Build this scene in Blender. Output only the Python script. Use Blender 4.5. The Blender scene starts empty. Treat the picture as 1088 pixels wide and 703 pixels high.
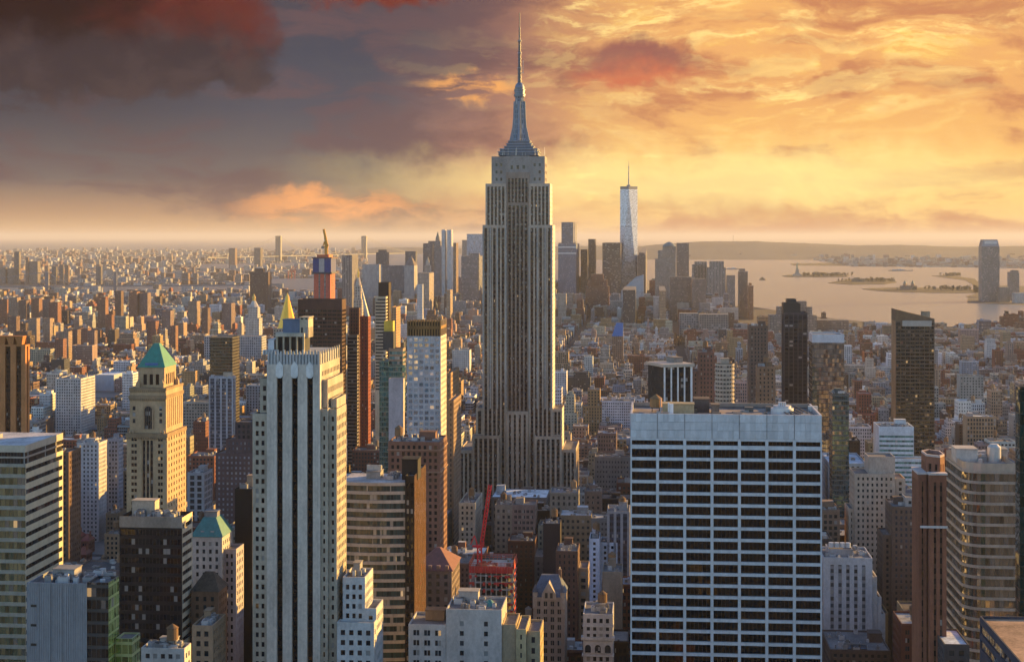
import bpy, math, random
from mathutils import Vector
import numpy as np

# ------------------------------------------------------------------ camera, sky, sun, exposure
CAMZ = 259.0
F = 1661.0            # focal length in photo pixels (photo 1088 x 703)
CX, HY = 544.0, 251.0
TH = math.radians(5.02)          # the street grid is turned this far from the view
SN, CS = math.sin(TH), math.cos(TH)
SUN_AZ, SUN_EL = math.radians(58), math.radians(10.5)
SUN_STRENGTH = 4.6
EXPOSURE = 1.4
SKY_STRENGTH = 0.125
CLOUD_GAIN = 0.40
HAZE_DENSITY = 2.1e-5

scene = bpy.context.scene
col = scene.collection
cam_d = bpy.data.cameras.new('camera')
cam = bpy.data.objects.new('camera', cam_d)
col.objects.link(cam)
cam.location = (0, 0, CAMZ)
cam.rotation_euler = (math.radians(90), 0, 0)
cam_d.sensor_width = 36.0
cam_d.lens = 36.0 * F / 1088.0
cam_d.shift_y = -(703 / 2 - HY) / 1088.0
cam_d.clip_start = 1.0
cam_d.clip_end = 900000.0
scene.camera = cam
scene.view_settings.view_transform = 'Standard'
scene.view_settings.look = 'None'
scene.view_settings.exposure = EXPOSURE
scene.view_settings.gamma = 1.0
scene.view_settings.use_curve_mapping = False
scene.render.engine = 'CYCLES'
scene.cycles.use_denoising = True
scene.cycles.max_bounces = 5
scene.cycles.diffuse_bounces = 1
scene.cycles.glossy_bounces = 2
scene.cycles.transmission_bounces = 2
scene.cycles.volume_bounces = 0
scene.cycles.sample_clamp_indirect = 6.0

class NT:
    """small helper to write node trees"""
    def __init__(s, tree):
        s.t = tree
        s.n = tree.nodes
        s.l = tree.links
    def new(s, kind, **kw):
        n = s.n.new(kind)
        for k, v in kw.items():
            setattr(n, k, v)
        return n
    def put(s, sock, v):
        if v is None:
            return
        if hasattr(v, 'is_linked') or isinstance(v, bpy.types.NodeSocket):
            s.l.new(v, sock)
        else:
            if isinstance(v, (tuple, list)) and len(v) == 3 and sock.type == 'RGBA':
                v = (*v, 1.0)
            sock.default_value = v
    def math(s, op, a, b=None, c=None, clamp=False):
        n = s.new('ShaderNodeMath', operation=op)
        n.use_clamp = clamp
        for i, v in enumerate((a, b, c)):
            if v is not None:
                s.put(n.inputs[i], v)
        return n.outputs[0]
    def vmath(s, op, a, b=None, scale=None):
        n = s.new('ShaderNodeVectorMath', operation=op)
        s.put(n.inputs[0], a)
        if b is not None:
            s.put(n.inputs[1], b)
        if scale is not None:
            s.put(n.inputs['Scale'], scale)
        return n.outputs['Value'] if op in ('LENGTH', 'DOT_PRODUCT') else n.outputs[0]
    def mix(s, f, a, b, blend='MIX'):
        n = s.new('ShaderNodeMix', data_type='RGBA', blend_type=blend)
        s.put(n.inputs[0], f)
        s.put(n.inputs[6], a)
        s.put(n.inputs[7], b)
        return n.outputs[2]
    def mixf(s, f, a, b):
        n = s.new('ShaderNodeMix', data_type='FLOAT')
        s.put(n.inputs[0], f); s.put(n.inputs[2], a); s.put(n.inputs[3], b)
        return n.outputs[0]
    def comb(s, x, y, z=0.0):
        n = s.new('ShaderNodeCombineXYZ')
        for i, v in enumerate((x, y, z)):
            s.put(n.inputs[i], v)
        return n.outputs[0]
    def sep(s, v):
        n = s.new('ShaderNodeSeparateXYZ')
        s.put(n.inputs[0], v)
        return n.outputs
    def noise(s, vec, scale=1.0, detail=4.0, rough=0.5, dist=0.0):
        n = s.new('ShaderNodeTexNoise')
        s.put(n.inputs['Vector'], vec)
        n.inputs['Scale'].default_value = scale
        n.inputs['Detail'].default_value = detail
        n.inputs['Roughness'].default_value = rough
        n.inputs['Distortion'].default_value = dist
        return n.outputs['Fac']
    def smooth(s, v, a, b):
        n = s.new('ShaderNodeMapRange', interpolation_type='SMOOTHSTEP')
        s.put(n.inputs[0], v)
        s.put(n.inputs[1], a); s.put(n.inputs[2], b)
        n.inputs[3].default_value = 0.0; n.inputs[4].default_value = 1.0
        return n.outputs[0]
    def ramp(s, v, stops):
        n = s.new('ShaderNodeValToRGB')
        r = n.color_ramp
        while len(r.elements) > 1:
            r.elements.remove(r.elements[0])
        r.elements[0].position = stops[0][0]; r.elements[0].color = (*stops[0][1], 1)
        for p, c in stops[1:]:
            e = r.elements.new(p); e.color = (*c, 1)
        s.put(n.inputs[0], v)
        return n.outputs[0]

def lin(r, g, b):
    """sRGB 0-255 to linear"""
    f = lambda c: (c / 255 / 12.92) if c <= 10 else ((c / 255 + 0.055) / 1.055) ** 2.4
    return (f(r), f(g), f(b))

# ---- sky: Nishita all round, and a bank of sunset cloud laid out by compass direction and elevation
world = bpy.data.worlds.new('World')
scene.world = world
world.use_nodes = True
W = NT(world.node_tree)
W.n.clear()
sky = W.new('ShaderNodeTexSky', sky_type='NISHITA')
sky.sun_disc = False
sky.sun_elevation = SUN_EL
sky.sun_rotation = SUN_AZ
sky.altitude = 200
sky.air_density = 1.0; sky.dust_density = 0.4; sky.ozone_density = 3.0
tc = W.new('ShaderNodeTexCoord')
dx, dy, dz = W.sep(W.vmath('NORMALIZE', tc.outputs['Generated']))
A = W.math('MULTIPLY', W.math('ARCTAN2', dx, dy), F / 100.0)      # hundreds of arc steps, 0 straight down the avenue
E = W.math('MULTIPLY', W.math('ARCSINE', dz), F / 100.0)
q = W.comb(A, E)
warp = W.new('ShaderNodeTexNoise'); W.put(warp.inputs['Vector'], W.comb(W.math('MULTIPLY', A, 0.55), W.math('MULTIPLY', E, 1.1), 3.7))
warp.inputs['Scale'].default_value = 1.0; warp.inputs['Detail'].default_value = 7; warp.inputs['Roughness'].default_value = 0.55
wv = W.vmath('SUBTRACT', warp.outputs['Color'], (0.5, 0.5, 0.5))
fine = W.new('ShaderNodeTexNoise'); W.put(fine.inputs['Vector'], q)
fine.inputs['Scale'].default_value = 3.2; fine.inputs['Detail'].default_value = 8; fine.inputs['Roughness'].default_value = 0.6
fv = W.vmath('SUBTRACT', fine.outputs['Color'], (0.5, 0.5, 0.5))
qw = W.vmath('ADD', q, W.vmath('SCALE', wv, scale=1.5))
qf = W.vmath('ADD', W.vmath('ADD', q, W.vmath('SCALE', wv, scale=0.6)), W.vmath('SCALE', fv, scale=0.5))
ax, ex, _ = W.sep(qw)
bx_, by_, _ = W.sep(qf)
t_el = W.math('DIVIDE', E, 3.0, clamp=True)
dull = W.ramp(t_el, [(0.0, lin(216, 168, 118)), (0.08, lin(178, 138, 106)), (0.20, lin(112, 100, 98)), (0.45, lin(80, 80, 92)),
                     (0.65, lin(70, 72, 86)), (0.85, lin(74, 70, 80)), (1.0, lin(84, 62, 64))])
warm = W.ramp(t_el, [(0.0, lin(255, 208, 132)), (0.16, lin(255, 204, 120)), (0.30, lin(250, 192, 112)), (0.48, lin(238, 174, 106)),
                     (0.68, lin(240, 176, 108)), (0.85, lin(243, 180, 108)), (1.0, lin(240, 180, 112))])
east_west = W.smooth(W.math('ADD', ax, W.math('MULTIPLY', E, -0.25)), -1.4, 1.8)
rose = W.ramp(t_el, [(0.0, lin(240, 186, 128)), (0.12, lin(222, 160, 112)), (0.3, lin(186, 132, 108)), (0.6, lin(168, 116, 100)), (1.0, lin(176, 120, 100))])
base = W.mix(W.smooth(ax, -0.5, 2.0), W.mix(W.smooth(W.math('ADD', ax, W.math('MULTIPLY', E, -0.2)), -2.0, 0.3), dull, rose), warm)
# streaks of lit and dull cloud, long along the horizon
sv = W.vmath('ADD', W.comb(W.math('MULTIPLY', A, 0.62), W.math('MULTIPLY', E, 2.3), 9.1), W.vmath('SCALE', wv, scale=1.2))
st1 = W.noise(sv, 1.05, 10, 0.6, 0.35)
st2 = W.noise(W.vmath('ADD', sv, (5.2, 3.3, 1.0)), 2.6, 8, 0.6, 0.2)
def blob(cx, cy, rx, ry, soft=0.5, src=None):
    src = src or (bx_, by_)
    d = W.math('SQRT', W.math('ADD', W.math('POWER', W.math('DIVIDE', W.math('SUBTRACT', src[0], cx), rx), 2.0),
                              W.math('POWER', W.math('DIVIDE', W.math('SUBTRACT', src[1], cy), ry), 2.0)))
    return W.smooth(d, 1.0 + soft, 1.0 - soft)
G = W.math('ADD', W.math('ADD', blob(1.3, .58, 1.3, .28, .9), blob(2.7, 1.72, 1.5, .30, .9)), W.math('ADD', blob(4.2, 2.2, 1.6, .28, .9), W.math('ADD', blob(1.2, 2.35, .8, .25, .9), 0.2)), clamp=True)
shade = W.math('MULTIPLY', W.smooth(st1, 0.54, 0.36), 0.8)
mauve = W.mix(east_west, lin(104, 80, 84), lin(192, 120, 88))
base = W.mix(shade, base, mauve)
glow = W.math('MULTIPLY', W.math('MULTIPLY', W.smooth(st1, 0.50, 0.64), W.smooth(st2, 0.40, 0.60)), W.math('MULTIPLY', G, W.math('ADD', W.math('MULTIPLY', east_west, 0.95), 0.03)))
base = W.mix(glow, base, W.mix(W.smooth(st2, 0.5, 0.72), lin(255, 200, 96), (1.15, 0.90, 0.36)))
rid = W.noise(W.vmath('ADD', sv, (2.2, 7.3, 4.0)), 0.62, 9, 0.62, 0.3)
fil = W.math('MULTIPLY', W.smooth(W.math('ABSOLUTE', W.math('SUBTRACT', rid, 0.52)), 0.035, 0.004), W.math('MULTIPLY', W.smooth(st2, 0.40, 0.56), W.math('MULTIPLY', W.math('ADD', W.math('MULTIPLY', W.smooth(st1, .40, .56), 0.5), 0.0), W.math('MULTIPLY', G, W.smooth(A, -0.3, 0.8)))))
base = W.mix(fil, base, (1.30, 1.02, 0.36))
# sheet of yellow light low in the west
sheet = W.math('MULTIPLY', blob(2.2, 0.62, 3.0, 0.30, 0.8, (ax, by_)), 0.75)
base = W.mix(sheet, base, (1.12, 0.86, 0.32))
sheet2 = W.math('MULTIPLY', W.math('MULTIPLY', blob(2.6, 1.75, 2.6, 0.45, 0.8, (ax, by_)), W.smooth(st2, 0.46, 0.60)), 0.38)
base = W.mix(sheet2, base, (1.05, 0.78, 0.27))
# orange patches in the dull part, the mauve cloud, the heavy maroon bank
base = W.mix(W.math('MULTIPLY', W.math('MULTIPLY', blob(-1.9, 0.30, 0.85, 0.13, 0.7), W.smooth(st2, 0.35, 0.6)), 0.9), base, lin(255, 172, 104))
base = W.mix(W.math('MULTIPLY', W.math('MULTIPLY', blob(-0.42, 1.58, 0.42, 0.13, 0.7), W.smooth(st2, 0.38, 0.58)), 0.95), base, lin(255, 176, 96))
base = W.mix(W.math('MULTIPLY', blob(1.36, 1.78, 0.62, 0.24, 0.32), 0.9), base, W.mix(W.smooth(by_, 1.9, 1.62), lin(150, 92, 86), lin(208, 112, 80)))
bank = W.smooth(W.math('ADD', W.math('SUBTRACT', by_, W.math('MULTIPLY', bx_, -0.42)), 0.0), 0.55, 0.98)
qb = W.vmath('ADD', W.vmath('ADD', q, W.vmath('SCALE', wv, scale=0.9)), W.vmath('SCALE', fv, scale=0.9))
bkx, bky, _ = W.sep(qb)
fn = W.noise(W.vmath('ADD', W.comb(W.math('MULTIPLY', A, 1.0), W.math('MULTIPLY', E, 1.5), 2.0), W.vmath('SCALE', wv, scale=0.5)), 1.7, 9, 0.62, 0.3)
fld = W.math('MINIMUM', W.math('MULTIPLY', W.math('SUBTRACT', -2.42, A), 1.0), W.math('SUBTRACT', W.math('ADD', E, W.math('MULTIPLY', A, -0.10)), 1.78))
fld = W.math('ADD', fld, W.math('MULTIPLY', W.math('SUBTRACT', fn, 0.5), 1.25))
bank = W.math('MULTIPLY', W.smooth(fld, -0.05, 0.15), W.smooth(bkx, -2.15, -2.75))
under = W.math('MULTIPLY', W.math('MULTIPLY', W.smooth(A, -2.2, -4.6), W.smooth(E, 0.5, 1.7)), 0.6)
base = W.mix(under, base, lin(58, 50, 56))
bank_c = W.mix(W.smooth(bky, 1.75, 2.35), W.mix(W.smooth(fn, .42, .6), lin(58, 46, 52), lin(72, 57, 60)), W.mix(W.smooth(W.math('ADD', bkx, W.math('MULTIPLY', fn, 2.0)), -3.6, -1.9), lin(36, 8, 11), lin(100, 40, 35)))
base = W.mix(W.math('MULTIPLY', bank, 0.92), base, bank_c)
base = W.mix(W.math('MULTIPLY', blob(-1.5, 2.55, 0.75, 0.13, 0.5), 0.9), base, lin(120, 50, 40))
clouds = W.vmath('SCALE', base, scale=CLOUD_GAIN)
nish = W.vmath('SCALE', W.vmath('MULTIPLY', sky.outputs[0], (1.02, 0.97, 0.97)), scale=SKY_STRENGTH)
front = W.math('MULTIPLY', W.smooth(dy, 0.35, 0.85), W.smooth(dz, 0.55, 0.22))
out = W.mix(front, nish, clouds)
bg = W.new('ShaderNodeBackground')
bg.inputs[1].default_value = 1.0
W.l.new(out, bg.inputs[0])
wo = W.new('ShaderNodeOutputWorld')
W.l.new(bg.outputs[0], wo.inputs[0])

sun_d = bpy.data.lights.new('sun', 'SUN')
sun_d.energy = SUN_STRENGTH
sun_d.angle = math.radians(0.5)
sun_d.color = (1.0, 0.57, 0.13)
sun = bpy.data.objects.new('sun', sun_d)
col.objects.link(sun)
sdir = Vector((math.sin(SUN_AZ) * math.cos(SUN_EL), math.cos(SUN_AZ) * math.cos(SUN_EL), math.sin(SUN_EL)))
sun.rotation_euler = sdir.to_track_quat('Z', 'Y').to_euler()
sun.location = (600, 300, 900)

# ------------------------------------------------------------------ grid geometry
def kf(px):
    t = (px - CX) / F
    return (t * CS - SN) / (CS + t * SN)
def grid_u(px, v):
    return v * kf(px)
def world_xy(u, v):
    return (u * CS + v * SN, -u * SN + v * CS)
def grid_uv(x, y):
    return (x * CS - y * SN, x * SN + y * CS)
def zat(py, u, v):
    return CAMZ - (py - HY) / F * (-u * SN + v * CS)
def project(x, y, z):
    return (CX + F * x / y, HY + F * (CAMZ - z) / y)
def ground_pt(px, py, z=0.0):
    Y = (CAMZ - z) * F / (py - HY)
    return ((px - CX) / F * Y, Y)

# ------------------------------------------------------------------ materials
def facade_mat(name, rough=0.85, metallic=0.0, grain=0.45, glass_metal=0.0, glass_rough=0.06, streak=0.12, spec=0.5):
    """wall colour, window grid and glass come from face attributes; the grid is in metres along the UV map"""
    m = bpy.data.materials.new(name)
    m.use_nodes = True
    N = NT(m.node_tree)
    N.n.clear()
    def attr(a):
        n = N.new('ShaderNodeAttribute'); n.attribute_name = a
        return n
    tint, gl = attr('tint').outputs['Color'], attr('glass_tint').outputs['Color']
    pu, pv, seed = N.sep(attr('window_pitch').outputs['Vector'])
    wf, hf, lit = N.sep(attr('window_size').outputs['Vector'])
    uvn = N.new('ShaderNodeUVMap'); uvn.uv_map = 'UVMap'
    u, v, _ = N.sep(uvn.outputs[0])
    cu, cv = N.math('DIVIDE', u, pu), N.math('DIVIDE', v, pv)
    fu = N.math('ABSOLUTE', N.math('SUBTRACT', N.math('FRACT', cu), 0.5))
    fw = N.math('ABSOLUTE', N.math('SUBTRACT', N.math('FRACT', cv), 0.5))
    ins = N.math('MULTIPLY', N.math('LESS_THAN', fu, N.math('MULTIPLY', wf, 0.5)), N.math('LESS_THAN', fw, N.math('MULTIPLY', hf, 0.5)))
    cell = N.comb(N.math('FLOOR', cu), N.math('FLOOR', cv), seed)
    wn = N.new('ShaderNodeTexWhiteNoise', noise_dimensions='3D')
    N.l.new(cell, wn.inputs['Vector'])
    r = wn.outputs['Value']
    r1, r2, r3 = N.sep(wn.outputs['Color'])
    gcol = N.vmath('SCALE', gl, scale=N.math('ADD', N.math('MULTIPLY', r1, 1.0), 0.5))
    gcol = N.mix(N.math('MULTIPLY', N.math('MULTIPLY', N.math('GREATER_THAN', r2, 0.92), N.math('GREATER_THAN', lit, -0.5)), 0.7), gcol, (0.42, 0.40, 0.37))
    geo = N.new('ShaderNodeNewGeometry')
    pos = geo.outputs['Position']
    n1 = N.noise(N.vmath('MULTIPLY', pos, (1, 1, 0.35)), streak, 5, 0.65)
    n2 = N.noise(N.vmath('MULTIPLY', pos, (1, 1, 0.6)), 0.9, 5, 0.7)
    k = N.math('ADD', N.math('MULTIPLY', N.math('SUBTRACT', n1, 0.5), grain * 2.6), N.math('MULTIPLY', N.math('SUBTRACT', n2, 0.5), grain * 2.0))
    wcol = N.vmath('SCALE', tint, scale=N.math('MAXIMUM', N.math('ADD', k, 1.0), 0.2))
    bcol = N.mix(ins, wcol, gcol)
    b = N.new('ShaderNodeBsdfPrincipled')
    N.l.new(bcol, b.inputs['Base Color'])
    N.put(b.inputs['Roughness'], N.mixf(ins, rough, glass_rough))
    N.put(b.inputs['Metallic'], N.mixf(ins, metallic, glass_metal))
    N.put(b.inputs['Specular IOR Level'], N.mixf(ins, 0.3 if rough > 0.6 else spec, 0.5))
    tilt = N.vmath('SCALE', N.vmath('SUBTRACT', wn.outputs['Color'], (0.5, 0.5, 0.5)), scale=N.math('MULTIPLY', ins, 0.035))
    wob = N.new('ShaderNodeTexNoise'); N.l.new(pos, wob.inputs['Vector']); wob.inputs['Scale'].default_value = 0.16; wob.inputs['Detail'].default_value = 2
    tilt2 = N.vmath('SCALE', N.vmath('SUBTRACT', wob.outputs['Color'], (0.5, 0.5, 0.5)), scale=N.math('MULTIPLY', ins, 0.055))
    nn = N.vmath('NORMALIZE', N.vmath('ADD', geo.outputs['Normal'], N.vmath('ADD', tilt, tilt2)))
    N.l.new(nn, b.inputs['Normal'])
    em = N.math('MULTIPLY', N.math('MULTIPLY', ins, N.math('LESS_THAN', r3, N.math('MULTIPLY', lit, 0.35))), 0.16)
    b.inputs['Emission Color'].default_value = (1.0, 0.62, 0.28, 1)
    N.l.new(em, b.inputs['Emission Strength'])
    o = N.new('ShaderNodeOutputMaterial')
    N.l.new(b.outputs[0], o.inputs[0])
    return m

MATS = {
    'masonry': facade_mat('masonry'),
    'panel': facade_mat('metal_panel', 0.42, 0.25, 0.26, streak=0.3),
    'roofing': facade_mat('roofing', 0.9, 0.0, 0.8, streak=0.09),
    'glass': facade_mat('window_glass', 0.3, 0.0, 0.1),
    'curtain': facade_mat('curtain_glass', 0.35, 0.2, 0.12, glass_metal=0.75, glass_rough=0.05),
    'metal': facade_mat('bare_metal', 0.35, 0.85, 0.25, streak=0.5),
    'gold': facade_mat('gilded_roof', 0.38, 0.7, 0.2, streak=0.5),
    'paint': facade_mat('painted_steel', 0.55, 0.0, 0.38, streak=0.5),
}
NOWIN = (0.0, 0.0, 0.0)

class MB:
    """collects faces with their attributes and links them as one mesh object"""
    def __init__(s):
        s.V, s.F, s.UV, s.T, s.P, s.S, s.G, s.M = [], [], [], [], [], [], [], []
    def face(s, pts, tint=(0.5, 0.5, 0.5), mat='masonry', wp=(1.0, 1.0, 0.0), wq=NOWIN, gl=(0.03, 0.035, 0.04), uv=None):
        n = len(s.V)
        s.V.extend(pts)
        s.F.append(tuple(range(n, n + len(pts))))
        if uv is None:
            uv = [(0.0, 0.0)] * len(pts)
        s.UV.extend(uv)
        s.T.append((*tint, 1.0)); s.P.append(wp); s.S.append(wq); s.G.append((*gl, 1.0)); s.M.append(mat)
    def box(s, x0, x1, y0, y1, z0, z1, tint, mat='masonry', bottom=False, wp=(1, 1, 0), wq=NOWIN, gl=(0.03, 0.035, 0.04), top_tint=None, top_mat=None, top=True):
        w, d, h = x1 - x0, y1 - y0, z1 - z0
        sides = [((x0, y0), (x1, y0), w), ((x1, y0), (x1, y1), d), ((x1, y1), (x0, y1), w), ((x0, y1), (x0, y0), d)]
        for (a, b, L) in sides:
            s.face([(*a, z0), (*b, z0), (*b, z1), (*a, z1)], tint, mat, wp, wq, gl, [(0, z0), (L, z0), (L, z1), (0, z1)])
        if top:
            s.face([(x0, y0, z1), (x1, y0, z1), (x1, y1, z1), (x0, y1, z1)], top_tint or tint, top_mat or mat)
        if bottom:
            s.face([(x0, y1, z0), (x1, y1, z0), (x1, y0, z0), (x0, y0, z0)], tint, mat)
    def prism(s, ring0, ring1, tint, mat='masonry', cap=True, cap0=False, **kw):
        """two rings of (x, y, z) with the same count, joined by sides"""
        n = len(ring0)
        run = 0.0
        for i in range(n):
            j = (i + 1) % n
            L = math.dist(ring0[i][:2], ring0[j][:2])
            H0, H1 = ring0[i][2], ring1[i][2]
            s.face([ring0[i], ring0[j], ring1[j], ring1[i]], tint, mat, uv=[(run, H0), (run + L, H0), (run + L, H1), (run, H1)], **kw)
            run += L
        if cap:
            s.face(list(ring1), tint, mat)
        if cap0:
            s.face(list(reversed(ring0)), tint, mat)
    def cyl(s, x, y, r0, r1, z0, z1, tint, mat='masonry', n=12, cap=True, cap0=False, **kw):
        a = [(x + r0 * math.cos(2 * math.pi * i / n), y + r0 * math.sin(2 * math.pi * i / n), z0) for i in range(n)]
        b = [(x + r1 * math.cos(2 * math.pi * i / n), y + r1 * math.sin(2 * math.pi * i / n), z1) for i in range(n)]
        s.prism(a, b, tint, mat, cap, cap0, **kw)
    def beam(s, p, q, r, tint, mat='paint'):
        p, q = Vector(p), Vector(q)
        d = (q - p).normalized()
        a = d.cross(Vector((0, 0, 1)))
        if a.length < 1e-3:
            a = Vector((1, 0, 0))
        a.normalize(); b = d.cross(a)
        ring = [a * r + b * r, -a * r + b * r, -a * r - b * r, a * r - b * r]
        s.prism([tuple(p + k) for k in ring], [tuple(q + k) for k in ring], tint, mat, True, True)
    def truss(s, p, q, w, r, tint, n, up=(0, 0, 1)):
        """square lattice boom from p to q"""
        p, q = Vector(p), Vector(q)
        d = (q - p).normalized()
        a = d.cross(Vector(up))
        if a.length < 1e-3:
            a = Vector((1, 0, 0))
        a.normalize(); b = d.cross(a).normalized()
        c = [a * w + b * w, -a * w + b * w, -a * w - b * w, a * w - b * w]
        for k in c:
            s.beam(p + k, q + k, r, tint)
        for i in range(n):
            s0, s1 = p + (q - p) * (i / n), p + (q - p) * ((i + 1) / n)
            for j in range(4):
                s.beam(s0 + c[j], s1 + c[(j + 1) % 4], r * 0.7, tint)
    def build(s, name, parent=None):
        me = bpy.data.meshes.new(name)
        me.from_pydata(s.V, [], s.F)
        if s.F:
            used = sorted(set(s.M))
            for k in used:
                me.materials.append(MATS[k])
            me.polygons.foreach_set('material_index', [used.index(k) for k in s.M])
            uvl = me.uv_layers.new(name='UVMap')
            uvl.data.foreach_set('uv', np.asarray(s.UV, dtype=np.float32).ravel())
            for nm, ty, data, key in (('tint', 'FLOAT_COLOR', s.T, 'color'), ('glass_tint', 'FLOAT_COLOR', s.G, 'color'),
                                      ('window_pitch', 'FLOAT_VECTOR', s.P, 'vector'), ('window_size', 'FLOAT_VECTOR', s.S, 'vector')):
                at = me.attributes.new(nm, ty, 'FACE')
                at.data.foreach_set(key, np.asarray(data, dtype=np.float32).ravel())
        o = bpy.data.objects.new(name, me)
        col.objects.link(o)
        if parent is not None:
            o.parent = parent
        return o

def tag(o, label=None, cat=None, group=None, kind=None):
    for k, v in (('label', label), ('category', cat), ('group', group), ('kind', kind)):
        if v:
            o[k] = v
    return o

def S(mode='punch', **kw):
    d = dict(mode=mode, p=3.2, f=3.6, ww=0.5, wh=0.52, m=1.0, top=1.5, bot=0.0, dep=0.35, wall=(0.3, 0.25, 0.2), gl=(0.025, 0.03, 0.035),
             mat='masonry', gmat='glass', lit=0.012, span=None, pier=0.0, pier_pitch=0.0, sub=1, roof=(0.16, 0.15, 0.15), roof_mat='roofing', name='window', sw=0.8, sh=0.55, mull=1.6)
    d['mode'] = mode
    d.update(kw)
    return d

SEED = [0]
def nseed():
    SEED[0] += 1
    return float(SEED[0] % 977)

HEROES = []      # (x0, x1, ytop, ybot, v) what must stay in view
FOOT = []        # taken footprints in grid coordinates

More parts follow.
